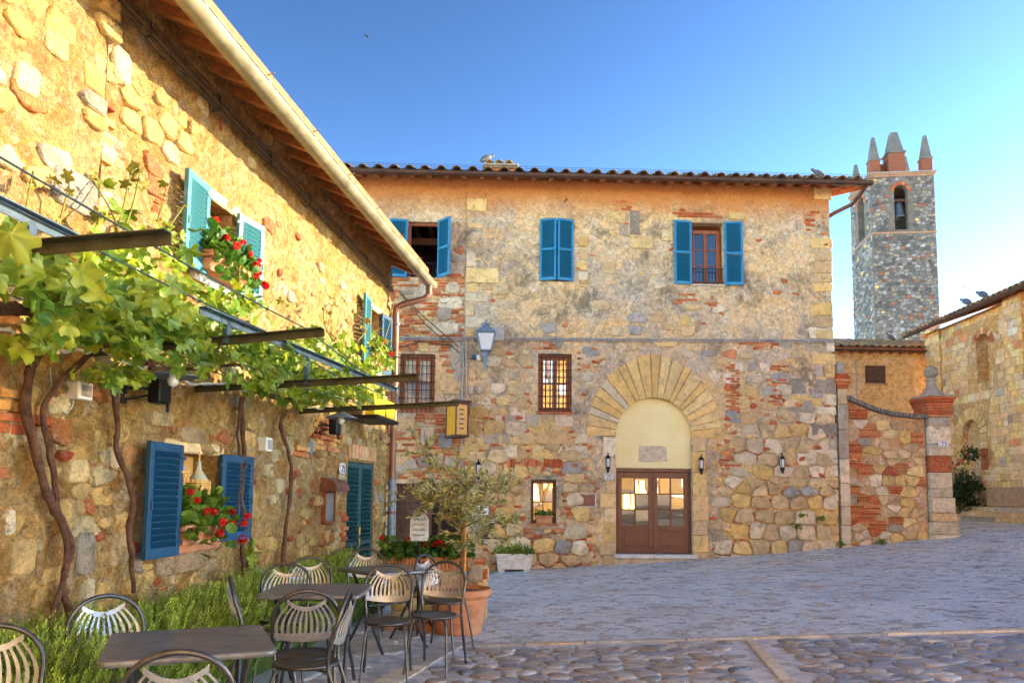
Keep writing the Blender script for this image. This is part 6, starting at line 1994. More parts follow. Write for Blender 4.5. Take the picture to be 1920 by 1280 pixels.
mb = MB(); a_ = YF.uv(1605, 700)[0]; mb.tube([(a_, -.03, YF.uv(1605, 678)[1]), (a_, -.03, 3)], .02, 6); mb.bbox(a_ - .05, a_ + .05, -.08, .0, YF.uv(1605, 684)[1], YF.uv(1605, 677)[1], .01); mb.build('lightning_rod', M['conduit'], yh)

# ------------------------------------------------------------------ church on the right
CF = Frame((17.14, 25.0, 0), atan2(-1.0, -0.03))
CU0 = CF.uv(1741, 700)[0]; CU1 = 6.0
CE = CF.uv(1900, 560)[1] + .02
chh = empty('stone_church', CF.o, CF.ang, 'warm golden ashlar church side wall with a slit window and blind arch on the right', 'church')
P0 = CF.uv(1768, 700)[0]; P1 = CF.uv(1886, 700, .3)[0]
ws0, ws1 = CF.uv(1831, 670)[0], CF.uv(1857, 670)[0]; wz0, wz1 = CF.uv(1844, 716)[1], CF.uv(1844, 625)[1]
WR = (ws1 - ws0) / 2; WC = (ws0 + ws1) / 2
na0, na1 = CF.uv(1805, 820)[0], CF.uv(1838, 820)[0]; nz0, nz1 = CF.uv(1822, 862)[1], CF.uv(1822, 786)[1]
NR = (na1 - na0) / 2; NC = (na0 + na1) / 2
mb = MB()
wall_grid(mb, CU0, CU1, -1, CE, .4, [(ws0, ws1, wz0, wz1), (na0, na1, nz0, nz1)], 0, 0, .45)
mb.add([(CU0, 0, -1), (CU0, 9, -1), (CU0, 9, CE), (CU0, 0, CE), (CU1, 0, -1), (CU1, 9, -1), (CU1, 9, CE), (CU1, 0, CE), (CU0, 4.5, CE + 1.7), (CU1, 4.5, CE + 1.7)], [(0, 3, 2, 1), (4, 5, 6, 7), (3, 8, 2), (7, 6, 9), (1, 2, 6, 5)])
for (c, r, zt) in ((WC, WR, wz1), (NC, NR, nz1)):     # round heads of the two openings
    for k in range(10):
        t0, t1 = pi - pi * k / 10, pi - pi * (k + 1) / 10
        mb.prism([(c + r * cos(t0), zt - r + r * sin(t0)), (c + r * cos(t1), zt - r + r * sin(t1)), (c + r * cos(t1), zt + .002), (c + r * cos(t0), zt + .002)], .003, .44)
mb.box(ws0 - .01, ws1 + .01, .40, .44, wz0, wz1); mb.box(na0 - .01, na1 + .01, .20, .24, nz0, nz1)
mb.build('wall', M['church_mortar'], chh)
HH = [(ws0 - .28, ws1 + .28, wz0 - .05, wz1 + .32), (NC - NR * 1.9, NC + NR * 1.9, nz0 - .5, nz1 + NR)]
bl_, rb = [], []
def courses(u0, u1, y0, z0, z1, hol, pr=.022):
    z = z0
    while z < z1:
        h = rng.uniform(.22, .32)
        u = u0 - rng.random() * .3
        while u < u1:
            L = rng.uniform(.28, .62); a, b = max(u, u0), min(u + L, u1)
            u += L
            if b - a < .08: continue
            if in_holes([(a, z), (b, z), (b, z + h), (a, z + h)], hol): continue
            hz = z
            c = pick((OCH, 2.2), (BEI, 2.4), (GRY, .1 + .3 * (hz < 4.5)), ([(.62, .26, .09)], .3), (PAL, .15))
            c = tuple(min(.88, x * 1.2) for x in c)
            bl_.append(block(a + .004, b - .004, z + .004, min(z + h, z1) - .004, y0, pr, c, .006, .012))
        z += h
courses(P0, P1, 0, .3, CE - .1, HH); courses(P1 + .35, 5.5, 0, .3, CE - .1, [])
courses(CU0, P0, -.10, .3, CE - .1, []); courses(P1, P1 + .95, -.30, .3, CE - .1, [])
mb = MB(); mb.box(CU0 - .0, P0, -.10, .0, -.5, CE - .01); mb.box(P1, P1 + .95, -.30, .0, -.5, CE - .01); mb.build('pilaster', M['church_mortar'], chh)
emit([(b[0] / (1 + .0 * i), b[1]) for i, b in enumerate(bl_)], chh, 'ashlar_block', 'small_blocks', M['ashlar'], 0)
for (c, r, zt, wd, pal) in ((WC, WR, wz1 - WR, .26, REDB), (NC, NR, nz1 - NR, NR * .8, OCH)):
    for k in range(11):
        t0, t1 = pi * (k / 11) + .015, pi * (k + 1) / 11 - .015
        m_ = MB(); m_.prism([(c + r * cos(t1), zt + r * sin(t1)), (c + r * cos(t0), zt + r * sin(t0)), (c + (r + wd) * cos(t0), zt + (r + wd) * sin(t0)), (c + (r + wd) * cos(t1), zt + (r + wd) * sin(t1))], -.03, .15, pick((pal, 1), (OCH, .6)), ch=.01); m_.build('arch_stone', M['ashlar'], chh)
for k in range(5):
    for s in (-1, 1):
        z = nz0 - .4 + k * .26
        m_ = MB(); a = NC + s * (NR + .01); b = NC + s * (NR * 1.75); m_.bbox(min(a, b), max(a, b), -.03, .1, z + .005, z + .25, .012, pick((OCH, 1), (REDB, .3))); m_.build('jamb_stone', M['ashlar'], chh)
mb = MB()
RO = .55
mb.add([(CU0 - .5, -RO, CE + .0), (CU1, -RO, CE + .0), (CU1, 4.5, CE + 1.8), (CU0 - .5, 4.5, CE + 1.8), (CU0 - .5, -RO, CE + .08), (CU1, -RO, CE + .08), (CU1, 4.5, CE + 1.88), (CU0 - .5, 4.5, CE + 1.88), (CU1, 9 + RO, CE + .08), (CU0 - .5, 9 + RO, CE + .08)],
       [(3, 2, 1, 0), (4, 5, 6, 7), (0, 1, 5, 4), (1, 2, 6, 5), (3, 0, 4, 7), (7, 6, 8, 9)])
cr = mb.build('roof', M['soffit_tile'], chh)
far = MB(); u = CU0 - .4; s3 = 1.8 / 5.05
while u < CU1 - 1:
    for r_ in range(6):
        y = -RO - .08 + r_ * .42
        Mx = Matrix.Translation((u, y, CE + .10 + (y + RO) * s3)) @ Matrix.Rotation(atan2(s3, 1) + rng.uniform(-.02, .02), 4, 'X') @ Matrix.Scale(1.1, 4)
        if r_ < 2 and u < 2.0: inst('roof_tile', rng.choice(tme), cr, Mx)
        else: g = tile_geo(); far.add(g.v, g.f, rng.choice(tcols), True, Mx)
    u += .30
far.build('roof_tiles', M['rooftile'], cr, kind='stuff')
mb = MB(); half_gutter(mb, (CU0 - .55, -RO - .10, CE + .0), (CU1, -RO - .10, CE + .0), .085); mb.build('gutter', M['gutterdark'], chh)
# unseen wing added to shade the terrace, beyond the right edge of the view
cwg = empty('shade_wing', CF.o, CF.ang, 'unseen plain stone wing added beyond the right edge to shade the terrace', 'building')
mb = MB(); mb.box(6.02, 18.0, .4, 6.4, -1, 7.85); mb.build('wall', M['church_mortar'], cwg)
mb = MB(); mb.add([(6.02, .0, 7.8), (18.2, .0, 7.8), (18.2, 3.4, 8.65), (6.02, 3.4, 8.65), (18.2, 6.8, 7.8), (6.02, 6.8, 7.8)], [(0, 1, 2, 3), (3, 2, 4, 5), (0, 5, 4, 1)]); mb.build('roof', M['rooftile'], cwg)
# steps and stone bench at the foot of the church
sp = empty('stone_steps', CF.o, CF.ang, 'worn stone steps and slab bench at the foot of the church wall', 'steps')
zg0 = gh(16.5, 26)
for k in range(3):
    u0, u1 = CF.uv(1812 + k * 14, 960)[0], 4.5
    m_ = MB(); 
    for q in range(4):
        a = u0 + (u1 - u0) * q / 4; b = u0 + (u1 - u0) * (q + 1) / 4
        m_ = MB(); m_.bbox(a + .006, b - .006, -1.35 + k * .38, -.02, zg0 - .2 + k * .17, zg0 + .14 + k * .17, .02, pick((BEI, 1), (OCH, .6), (GRY, .5))); m_.build('step_block', M['stone'], sp)
a = CF.uv(1872, 930)[0]
m_ = MB(); m_.bbox(a, 4.5, -.42, -.03, zg0 + .49, zg0 + 1.15, .03, (.42, .26, .15)); m_.build('bench_slab', M['stone'], sp)
# rose bush in the corner
q = CF.w(CF.uv(1812, 900, .5)[0], -.75, 0)
rb_ = empty('rose_bush', (q.x, q.y, gh(q.x, q.y)), 0, 'dark green climbing rose bush with a few pink blooms against the church wall', 'bush')
mb = MB()
for k in range(7):
    a = 2 * pi * k / 7; mb.tube([(.05 * cos(a), .05 * sin(a), 0), (.2 * cos(a), .2 * sin(a), .8), (.3 * cos(a + .5), .3 * sin(a + .5), 1.9)], [.025, .018, .008], 5)
mb.build('stems', M['olivebark'], rb_)
mb = MB(); pts = []
blobs = [(rng.gauss(0, .32), rng.gauss(0, .25), rng.uniform(.3, 2.5), rng.uniform(.22, .42)) for _ in range(26)]
for (x, y, z, r_) in blobs:
    for _ in range(120): d = Vector((rng.gauss(0, 1), rng.gauss(0, 1), rng.gauss(0, 1))).normalized() * r_ * rng.uniform(.5, 1.05); pts.append(Vector((x, y, z)) + d)
leaf_mass(mb, pts, .055, .35, .6, .3, dim); mb.build('foliage', M['bush'], rb_, kind='stuff')
fm = flower_geo(.06, 12).mesh('rose_bloom', M['pink'])
for (x, y, z) in ((-.35, -.4, 1.95), (.1, -.45, 2.3), (-.1, -.5, 1.35)): inst('bloom', fm, rb_, Matrix.Translation((x, y, z)))

# ------------------------------------------------------------------ unseen house added and turned to bounce warm sun, mirrored in the panes
BF = Frame((21.0, -17.0, 0), R(150))
bh = empty('bounce_house', BF.o, BF.ang, 'unseen golden house added across the square to bounce sunlight, mirrored in the panes', 'house')
hol = [(1 + k * 2.7, 2.4 + k * 2.7, z, z + 1.9) for k in range(9) for z in (.8, 4.3, 7.6)]
mb = MB(); wall_grid(mb, 0, 26.5, -1, 10.6, .9, hol, 0, 0, .25)
mb.add([(0, 0, -1), (0, 7, -1), (0, 7, 10.6), (0, 0, 10.6), (26.5, 0, -1), (26.5, 7, -1), (26.5, 7, 10.6), (26.5, 0, 10.6), (0, 3.5, 12), (26.5, 3.5, 12)], [(0, 1, 2, 3), (4, 7, 6, 5), (1, 5, 6, 2), (3, 2, 8), (7, 9, 6)])
mb.build('wall', M['bhouse'], bh)
mb = MB(); mb.add([(-.3, -.5, 10.5), (26.8, -.5, 10.5), (26.8, 3.5, 12.1), (-.3, 3.5, 12.1), (26.8, 7.5, 10.5), (-.3, 7.5, 10.5)], [(0, 1, 2, 3), (3, 2, 4, 5)]); mb.build('roof', M['rooftile'], bh)
for h in hol: casement(bh, h[0], h[1], h[2], h[3], .12, 1, 2, M['winwood'], M['glassdim'], .07)
# ------------------------------------------------------------------ paving
gmap = lambda u, v, d: (u, v, gh(u, v) + .006 + d)
A_, B_ = at_ground(849, 1212), at_ground(1920, 1184)
L0_, L1_ = at_ground(849, 1212), at_ground(734, 1279)
bd = (B_ - A_).normalized(); ld = (L1_ - L0_).normalized()
def back_y(x): return A_.y + (x - A_.x) * bd.y / bd.x
def left_x(y): return L0_.x + (y - L0_.y) * ld.x / ld.y
M0, M1 = at_ground(1407, 1203), at_ground(1476, 1280)
md = (M1 - M0).normalized()
def mid_x(y): return M0.x + (y - M0.y) * md.x / md.y
cp = empty('cobbled_paving', (0, 0, 0), 0, kind='structure')
mb = MB()
xs = [-3.2 + .4 * i for i in range(31)]; ys = [1.6 + .25 * i for i in range(26)]
vs = []
for y in ys:
    for x in xs:
        yy = min(y, back_y(x)); xx = max(x, left_x(yy) + .0); vs.append((xx, yy, gh(xx, yy) + .008))
n = len(xs)
mb.add(vs, [(j * n + i, j * n + i + 1, (j + 1) * n + i + 1, (j + 1) * n + i) for j in range(len(ys) - 1) for i in range(n - 1)])
mb.build('cobble_bed', M['joint'], cp)
st = []
CB = [(.30, .31, .33), (.36, .35, .34), (.24, .25, .28), (.20, .22, .26), (.44, .42, .40), (.36, .30, .25), (.28, .30, .33), (.50, .49, .47)]
for p in cells(-1.8, 8.6, 2.2, 7.6, .20, .145, .55, .4):
    cu, cv = centroid(p)
    if max(v - back_y(u) for u, v in p) > -.09 or min(u - left_x(v) for u, v in p) < .10: continue
    if min(abs(u - mid_x(v)) for u, v in p) < .09 or (min(u - mid_x(v) for u, v in p) < 0 < max(u - mid_x(v) for u, v in p)): continue
    if rng.random() < .04: continue
    c = rng.choice(CB); k = rng.uniform(.75, 1.15); c = tuple(x * k for x in c)
    q = rounded(rounded(shrink(p, rng.uniform(.007, .020)), .20), .25)
    vis = abs(cu) < .75 * cv and cv > 4.3
    s_ = mk(q, gmap, rng.uniform(.012, .026), c, .02, .35)
    st.append((s_[0] / cv ** 2 * (1 if vis else .05), s_[1]))
emit(st, cp, 'cobblestone', 'small_cobbles', M['cobble'], 0)
def strip(p0, d, length, w, name, parent, sgn=1, lmin=.45, lmax=1.0):
    t = 0
    while t < length:
        L = rng.uniform(lmin, lmax); e = min(t + L, length)
        a, b = p0 + d * (t + .006), p0 + d * (e - .006)
        s = Vector((-d.y, d.x, 0)).normalized() * w / 2
        vs = []
        for q in (a - s, b - s, b + s, a + s): vs.append((q.x, q.y, gh(q.x, q.y) - .02))
        for q in (a - s, b - s, b + s, a + s): vs.append((q.x, q.y, gh(q.x, q.y) + .020 + rng.uniform(-.003, .004)))
        cx, cy = (a + b) / 2, None
        ins = []
        for q in vs[4:]: ins.append((q[0] + (cx.x - q[0]) * .03, q[1] + (cx.y - q[1]) * .06, q[2] + .006))
        vs += ins
        c = pick((PAL, 2), ([(.52, .49, .44)], 2)); mb = MB()
        mb.add(vs, [(k, (k + 1) % 4, 4 + (k + 1) % 4, 4 + k) for k in range(4)] + [(4 + k, 4 + (k + 1) % 4, 8 + (k + 1) % 4, 8 + k) for k in range(4)] + [(8, 9, 10, 11)], c)
        mb.build(name, M['slab'], parent); t = e
strip(A_ - bd * .1, bd, 9.5, .11, 'kerb_stone', cp)
strip(L0_, ld, 5.0, .20, 'kerb_stone', cp)
strip(M0 - md * .0, md, 5.0, .10, 'kerb_stone', cp)
# terrace of pale flagstones under the tables
tr = empty('flagstone_terrace', (0, 0, 0), 0, kind='structure')
mb = MB(); vs = []
ys = [1.6 + .3 * i for i in range(27)]
for y in ys:
    xr = (left_x(y) - .0 if y < A_.y else left_x(A_.y) + (y - A_.y) * .25 + .0); xw = -3.346 + .1357 * y + .05
    for i in range(11): x = xw + (xr - xw) * i / 10; vs.append((x, y, gh(x, y) + .007))
mb.add(vs, [(j * 11 + i, j * 11 + i + 1, (j + 1) * 11 + i + 1, (j + 1) * 11 + i) for j in range(len(ys) - 1) for i in range(10)])
mb.build('terrace_bed', M['joint'], tr)
st = []
for p in cells(-2.9, .2, 2.4, 9.2, .62, .42, .42, .3):
    cu, cv = centroid(p)
    if cu < -3.346 + .1357 * cv + .25: continue
    if max(u - (left_x(v) if v < A_.y else left_x(A_.y) + (v - A_.y) * .25) for u, v in p) > -.11: continue
    k = rng.uniform(.82, 1.12); c = rng.choice([(.60, .57, .53), (.66, .63, .58), (.54, .52, .49)])
    st.append(mk(rounded(shrink(p, .010), .12), gmap, rng.uniform(.010, .016), tuple(x * k for x in c), .01, .3))
emit(st, tr, 'flagstone', 'small_flags', M['slab'], 0)

# ------------------------------------------------------------------ chairs and tables
def make_chair():
    root = empty('metal_chair', (0, 0, 0), 0, 'x', 'chair', 'metal chairs round the tables')
    def bp(x, z): return (x, .195 + (z - .45) * .26 - .9 * x * x, z)      # point of the backrest sheet
    mb = MB(); mb.lathe([(.001, .452), (.15, .450), (.185, .452), (.200, .458), (.207, .448), (.200, .436), (.17, .440), (.001, .440)], 28); mb.build('seat', M['chairmetal'], root)
    hoop = [(-.215, .285, 0), (-.20, .24, .22), (-.195, .165, .44), (-.20, .165, .52), (-.212, .18, .60), (-.218, .205, .68)]
    arc = [(.218 * cos(t), .215 + .045 * sin(t), .70 + .165 * sin(t)) for t in [pi * k / 16 for k in range(17)]]
    pts = [Vector(p) for p in hoop] + [Vector(p) for p in arc[::-1]] + [Vector((-p[0], p[1], p[2])) for p in hoop[::-1]]
    mb = MB(); mb.tube(pts, .0125, 8); mb.build('back_frame', M['chairmetal'], root)
    for s in (-1, 1):
        mb = MB(); mb.tube([(s * .02, -.10, .432), (s * .12, -.13, .434), (s * .155, -.155, .42), (s * .172, -.172, .36), (s * .205, -.235, 0)], .0115, 8); mb.build('leg', M['chairmetal'], root)
    mb = MB(); mb.tube([(s_ * .195 * 1.0, .16 - .12 * abs(cos(s_ * pi / 2)), .428) for s_ in (-1, -.5, 0, .5, 1)], .009, 6); mb.build('stretcher', M['chairmetal'], root)
    top = lambda x: .775 + .048 * (abs(x) / .125) ** 2
    half = lambda z: .212 if z < .70 else sqrt(max(0, .212 ** 2 - ((z - .70) * 1.30) ** 2))
    mb = MB()
    th = .004
    def sheet(quad):
        f = [Vector(bp(x, z)) for x, z in quad]; b = [q + Vector((0, th, -.001)) for q in f]
        mb.add(f + b, [(0, 1, 2, 3), (7, 6, 5, 4), (0, 4, 5, 1), (1, 5, 6, 2), (2, 6, 7, 3), (3, 7, 4, 0)])
    for k in range(14):                                   # lower band
        x0, x1 = -.205 + .41 * k / 14, -.205 + .41 * (k + 1) / 14
        low_ = lambda x: .565 + .9 * x * x * .6
        sheet([(x0, low_(x0)), (x1, low_(x1)), (x1, .618), (x0, .618)])
    bkr = mb.build('backrest', M['slatmetal'], root)
    mb = MB()
    for k in range(12):                                   # upper crescent band
        x0, x1 = -.125 + .25 * k / 12, -.125 + .25 * (k + 1) / 12
        sheet([(x0, top(x0) - .026), (x1, top(x1) - .026), (x1, top(x1)), (x0, top(x0))])
    mb.build('hand_grip', M['slatmetal'], bkr)
    ns = 11
    for i in range(ns):
        s = MB(); e = (i - (ns - 1) / 2) / ((ns - 1) / 2)
        xb, xt = e * .186, e * .112
        rows = []
        for k in range(7):
            t = k / 6; z = .612 + (top(xt) - .02 - .612) * t
            x = xb + (xt - xb) * t ** 1.7 + e * .018 * sin(pi * t)
            wd = .0105 - .0042 * t
            rows.append((x, z, wd))
        vs = []
        for x, z, wd in rows:
            a, b = Vector(bp(x - wd, z)), Vector(bp(x + wd, z)); vs += [a, b, b + Vector((0, th, 0)), a + Vector((0, th, 0))]
        fs = []
        for k in range(6):
            for q in range(4): fs.append((k * 4 + q, k * 4 + (q + 1) % 4, k * 4 + 4 + (q + 1) % 4, k * 4 + 4 + q))
        s.add(vs, fs); s.build('slat', M['slatmetal'], bkr)
    return root
chair0 = make_chair()
CH = [
    (-2.08, 3.02, 28, 'pale-slatted metal chair cut off by the left edge of the photo'),
    (-2.06, 4.02, 46, 'metal chair with pale back slats behind the nearest table, against the rosemary'),
    (-1.26, 2.98, 196, 'dark-backed metal chair cut by the bottom edge in front of the nearest table'),
    (-1.70, 5.30, 110, 'metal chair seen edge-on at the rosemary side of the middle table'),
    (-1.27, 4.72, 196, 'dark-backed metal chair pushed in at the front of the middle table'),
    (-1.80, 6.02, 12, 'pale-backed metal chair behind the middle table, the nearer of two'),
    (-1.74, 6.62, 20, 'pale-backed metal chair half hidden behind its neighbour at the back of the middle table'),
    (-1.20, 4.50, 274, 'sideways metal chair with tilted back and round seat between nearest and middle tables'),
    (-1.50, 7.78, 8, 'metal chair in front of the green slatted door behind the far table'),
    (-.97, 5.98, 6, 'brown-backed metal chair standing alone between the middle table and the olive pot'),
    (-.62, 6.30, -14, 'metal chair nearest the terracotta pot, seat turned to the square'),
    (-.62, 7.15, 62, 'metal chair with a small tilted back directly in front of the olive tree pot'),
]
for i, (x, y, a, lb) in enumerate(CH):
    c = chair0 if i == 0 else copy_tree(chair0)
    c.location = (x, y, gh(x, y) + .018); c.rotation_euler = (0, 0, R(a)); c.scale = (.88, .95, 1); c['label'] = lb

def make_table():
    root = empty('cafe_table', (0, 0, 0), 0, 'x', 'table', 'square metal cafe tables')
    S = .36; Rr = .05
    prof = []
    for cx, cy, a0 in ((S - Rr, S - Rr, 0), (-S + Rr, S - Rr, 90), (-S + Rr, -S + Rr, 180), (S - Rr, -S + Rr, 270)):
        for k in range(6): a = R(a0 + 18 * k); prof.append((cx + Rr * cos(a), cy + Rr * sin(a)))
    n = len(prof); vs = []
    for z, k in ((.705, .985), (.708, 1.0), (.728, 1.0), (.735, .985), (.732, .955)): vs += [(x * k, y * k, z) for x, y in prof]
    mb = MB(); mb.add(vs, [(r * n + i, r * n + (i + 1) % n, (r + 1) * n + (i + 1) % n, (r + 1) * n + i) for r in range(4) for i in range(n)], None, True)
    mb.add(vs[:n], [tuple(range(n))[::-1]], None, False); mb.add(vs[-n:], [tuple(range(n))], None, False); mb.build('tabletop', M['tabletop'], root)
    for sx in (-1, 1):
        for sy in (-1, 1):
            mb = MB(); x = sx * .24
            mb.tube([(x, sy * .26, .703), (x, sy * .22, .66), (x - sx * .01, sy * .10, .50), (x - sx * .012, -sy * .04, .34), (x, -sy * .16, .18), (x, -sy * .30, .02), (x, -sy * .31, .012)], .014, 8); mb.build('leg', M['chairmetal'], root)
    mb = MB(); mb.tube([(-.26, .0, .40), (.26, .0, .40)], .010, 6); mb.tube([(-.24, .255, .695), (.24, .255, .695)], .010, 6); mb.tube([(-.24, -.255, .695), (.24, -.255, .695)], .010, 6); mb.build('stretcher', M['chairmetal'], root)
    return root
tab0 = make_table()
TB = [(-1.52, 3.62, 24, 'nearest wet metal table, the one close to the bottom left of the terrace'), (-1.43, 5.62, 3, 'middle wet metal table with its flat edge toward the square'), (-1.17, 7.25, 42, 'far metal table set cornerwise in front of the green door')]
for i, (x, y, a, lb) in enumerate(TB):
    c = tab0 if i == 0 else copy_tree(tab0)
    c.location = (x, y, gh(x, y) + .018); c.rotation_euler = (0, 0, R(a)); c['label'] = lb

# ------------------------------------------------------------------ olive tree in its pot
px_, py_ = -.55, 8.12
ot = empty('potted_olive_tree', (px_, py_, gh(px_, py_)), 0, 'young grey-green olive tree staked in a big terracotta pot', 'potted tree')
mb = MB(); mb.lathe([(.001, .0), (.235, .0), (.245, .03), (.25, .05), (.27, .13), (.276, .14), (.272, .16), (.276, .17), (.30, .33), (.306, .34), (.302, .36), (.306, .37), (.31, .39), (.335, .395), (.352, .41), (.355, .455), (.345, .475), (.325, .478), (.318, .46), (.312, .42), (.001, .42)], 36); mb.build('pot', M['terracotta'], ot)
mb = MB(); mb.lathe([(.312, .425), (.2, .445), (.001, .45)], 20); mb.build('soil', M['soil'], ot)
mb = MB(); tpath = [Vector((.03, 0, .42)), Vector((.035, .0, .8)), Vector((.03, .01, 1.1)), Vector((.01, 0, 1.35)), Vector((-.01, 0, 1.7))]
mb.tube(tpath, [.026, .023, .02, .016, .007], 8)
tips = []
for k in range(20):
    a = rng.uniform(0, 2 * pi); z = rng.uniform(.95, 1.6); b = Vector((.02, 0, z))
    L = rng.uniform(.36, .72) * (1.15 - .35 * abs(z - 1.25))
    e = b + Vector((cos(a) * L, sin(a) * L * .9, rng.uniform(-.10, .42)))
    m_ = b.lerp(e, .5) + Vector((0, 0, .06)); mb.tube([b, m_, e], [.011, .007, .003], 5); tips.append((b, m_, e))
mb.build('trunk', M['olivebark'], ot)
mb = MB(); mb.tube([(.06, -.03, .3), (.055, -.03, 1.45)], .013, 6); mb.build('stake', M['cutwood'], ot)
mb = MB()
for z in (.75, 1.15): mb.tube([(.045 + .04 * cos(2 * pi * k / 10), -.012 + .045 * sin(2 * pi * k / 10), z) for k in range(11)], .005, 4)
mb.build('tie', M['gerleaf'], ot)
lf = MB(); tw_ = MB()
def olive_leaf(p, d):
    s = rng.uniform(.022, .040); w = s * .26
    Mx = Matrix.Translation(p) @ (d + Vector((rng.gauss(0, .5), rng.gauss(0, .5), rng.gauss(.1, .5)))).normalized().to_track_quat('Y', 'Z').to_matrix().to_4x4() @ Matrix.Rotation(rng.uniform(0, 6), 4, 'Y')
    k = rng.choice([(1, 1, 1), (.65, .7, .7), (1.25, 1.25, 1.3), (1.3, 1.15, .7), (.5, .55, .45)])
    lf.add([(0, 0, 0), (w, s, .1 * w), (0, 2 * s, 0), (-w, s, .1 * w)], [(0, 1, 2), (0, 2, 3)], k, False, Mx)
sub = []
for (b, m_, e) in tips:
    for _ in range(9):
        t = rng.uniform(.25, 1); p = b.lerp(m_, t * 2) if t < .5 else m_.lerp(e, t * 2 - 1)
        d = Vector((rng.gauss(0, 1), rng.gauss(0, 1), rng.gauss(.35, .7))).normalized(); L = rng.uniform(.10, .26)
        q = p + d * L; tw_.tube([p, q], [.0035, .0015], 4, caps=False)
        for i in range(36): olive_leaf(p.lerp(q, rng.uniform(.1, 1.05)), d)
for _ in range(30):
    b = Vector((.02, 0, rng.uniform(.7, 1.7))); d = Vector((rng.gauss(0, 1), rng.gauss(0, 1), rng.uniform(-.2, .9))).normalized(); q = b + d * rng.uniform(.15, .34)
    tw_.tube([b, q], [.0035, .0015], 4, caps=False)
    for i in range(36): olive_leaf(b.lerp(q, rng.uniform(.1, 1.05)), d)
tw_.build('twigs', M['olivebark'], ot, kind='stuff'); lf.build('foliage', M['oliveleaf'], ot, kind='stuff')

# low rubble planter wall, brick step and stone block behind the pot
def rubble_low(x0, x1, y0, y1, H, name, label, brick_top=False):
    cx, cy = (x0 + x1) / 2, (y0 + y1) / 2
    root = empty(name, (cx, cy, gh(cx, cy)), 0, label, 'low wall')
    a, b = (x1 - x0) / 2, (y1 - y0) / 2
    m_ = MB(); m_.box(-a + .03, a - .03, -b + .03, b - .03, -.1, H - .02); m_.build('core', M['mortar'], root)
    st = []
    for (W, mp) in ((2 * a, lambda u, v, d: (u - a, -b + .03 - d, v)), (2 * b, lambda u, v, d: (a - .03 + d, u - b, v))):
        for p in cells(0, W, -.02, H, .19, .13, .35, .3):
            st.append(mk(rounded(shrink(p, .010), .2), mp, rng.uniform(.02, .04), pick((BEI, 2), (OCH, 1), (REDB, .5), (GRY, .5)), .03, .45))
    for p in cells(-a, a, -b, b, .25, .18, .3, .3): st.append(mk(rounded(shrink(p, .008), .2), lambda u, v, d: (u, v, H - .02 + d), .025, pick((BEI, 2), (GRY, .6)), .03, .4))
    emit(st, root, 'stone', 'small_stones', M['stone'], 0)
rubble_low(-1.45, -.62, 9.0, 9.5, .56, 'planter_wall', 'low rubble planter wall behind the far table and left of the olive pot')
rubble_low(-.55, -.28, 9.05, 9.45, .62, 'planter_wall', 'stone end block of the low planter wall just behind the olive pot')
root = empty('brick_step', (-.98, 8.35, gh(-.98, 8.35)), 0, 'low step of red bricks laid flat between the far table and the olive pot', 'step')
for i in range(4):
    for j_ in range(3):
        m_ = MB(); m_.bbox(-.40 + i * .205, -.20 + i * .205, -.2 + j_ * .125, -.085 + j_ * .125, -.02, .09 + rng.uniform(-.006, .006), .008, pick((REDB, 1), ([(.6, .26, .13)], 1.5))); m_.build('brick', M['brick'], root)
# iron sign stand with an oval board
p = at_ground(795, 1185)
sx, sy = -.98, 8.05
ss = empty('sign_stand', (sx, sy, gh(sx, sy)), R(8), 'thin black iron stand carrying an arched blue-white sign board in front of the dark doorway', 'sign')
H = 1.30
m_ = MB(); m_.tube([(0, 0, 0), (0, 0, H - .32)], .012, 8); m_.lathe([(.001, .42), (.03, .46), (.012, .5), (.03, .54), (.001, .58)], 8)
for k in range(3):
    a = 2 * pi * k / 3 + .5; m_.tube([(0, 0, .25), (.12 * cos(a), .12 * sin(a), .16), (.20 * cos(a), .20 * sin(a), .02), (.24 * cos(a), .24 * sin(a), .012), (.22 * cos(a), .22 * sin(a), .04)], .009, 6)
m_.build('stand', M['iron'], ss)
arc = [(-.085, H - .33), (.085, H - .33), (.10, H - .28), (.10, H - .12)] + [(.10 * cos(pi * k / 12), H - .12 + .10 * sin(pi * k / 12)) for k in range(13)] + [(-.10, H - .28)]
m_ = MB(); m_.prism(arc, -.012, .012, ch=.004); m_.build('sign_board', simple('slate_blue_board', (.50, .58, .66), .5, var=.25, scale=12, bstr=.05), ss)
m_ = MB()
for k in range(4):
    z = H - .10 - k * .055; pts = [(-.07 + .14 * i / 16, -.0145, z + .012 * sin(i * 1.9 + k * 2) * (1 if i % 5 else .3)) for i in range(17 - 2 * (k % 2))]
    m_.tube(pts, .0032, 4)
m_.build('sign_writing', M['blueprint'], ss)

# ------------------------------------------------------------------ rosemary hedge along the wall
rh = empty('rosemary_hedge', LF.w(6, -.3, 0), LF.ang, 'thick bristly rosemary hedge growing along the foot of the sunlit house', 'hedge')
def hh(u): return (.72 + .10 * noise.noise(Vector((u * 1.3, 0, 2))) + .05 * noise.noise(Vector((u * 4, 0, 5)))) * sstep(10.2, 9.0, u)
def hd_(u): return .84 - .36 * sstep(4.0, 8.5, u) + .08 * noise.noise(Vector((u * 1.7, 3, 0)))
m_ = MB((.5, .5, .5)); n = 60; vs = []
for i in range(n + 1):
    u = 1.5 + (9.9 - 1.5) * i / n
    for k in range(9):
        a = pi * k / 8
        vs.append((u - 6, .3 - hd_(u) * .44 + cos(a) * hd_(u) * .38 + .03 * noise.noise(Vector((u * 5, k, 0))), max(-.05, hh(u) * .80 * sin(a) ** .6 + .05 * noise.noise(Vector((u * 4, k * 2, 3))))))
m_.add(vs, [(i * 9 + k, i * 9 + k + 1, i * 9 + 10 + k, i * 9 + 9 + k) for i in range(n) for k in range(8)], None, True)
m_.build('branches', M['rosemary'], rh)
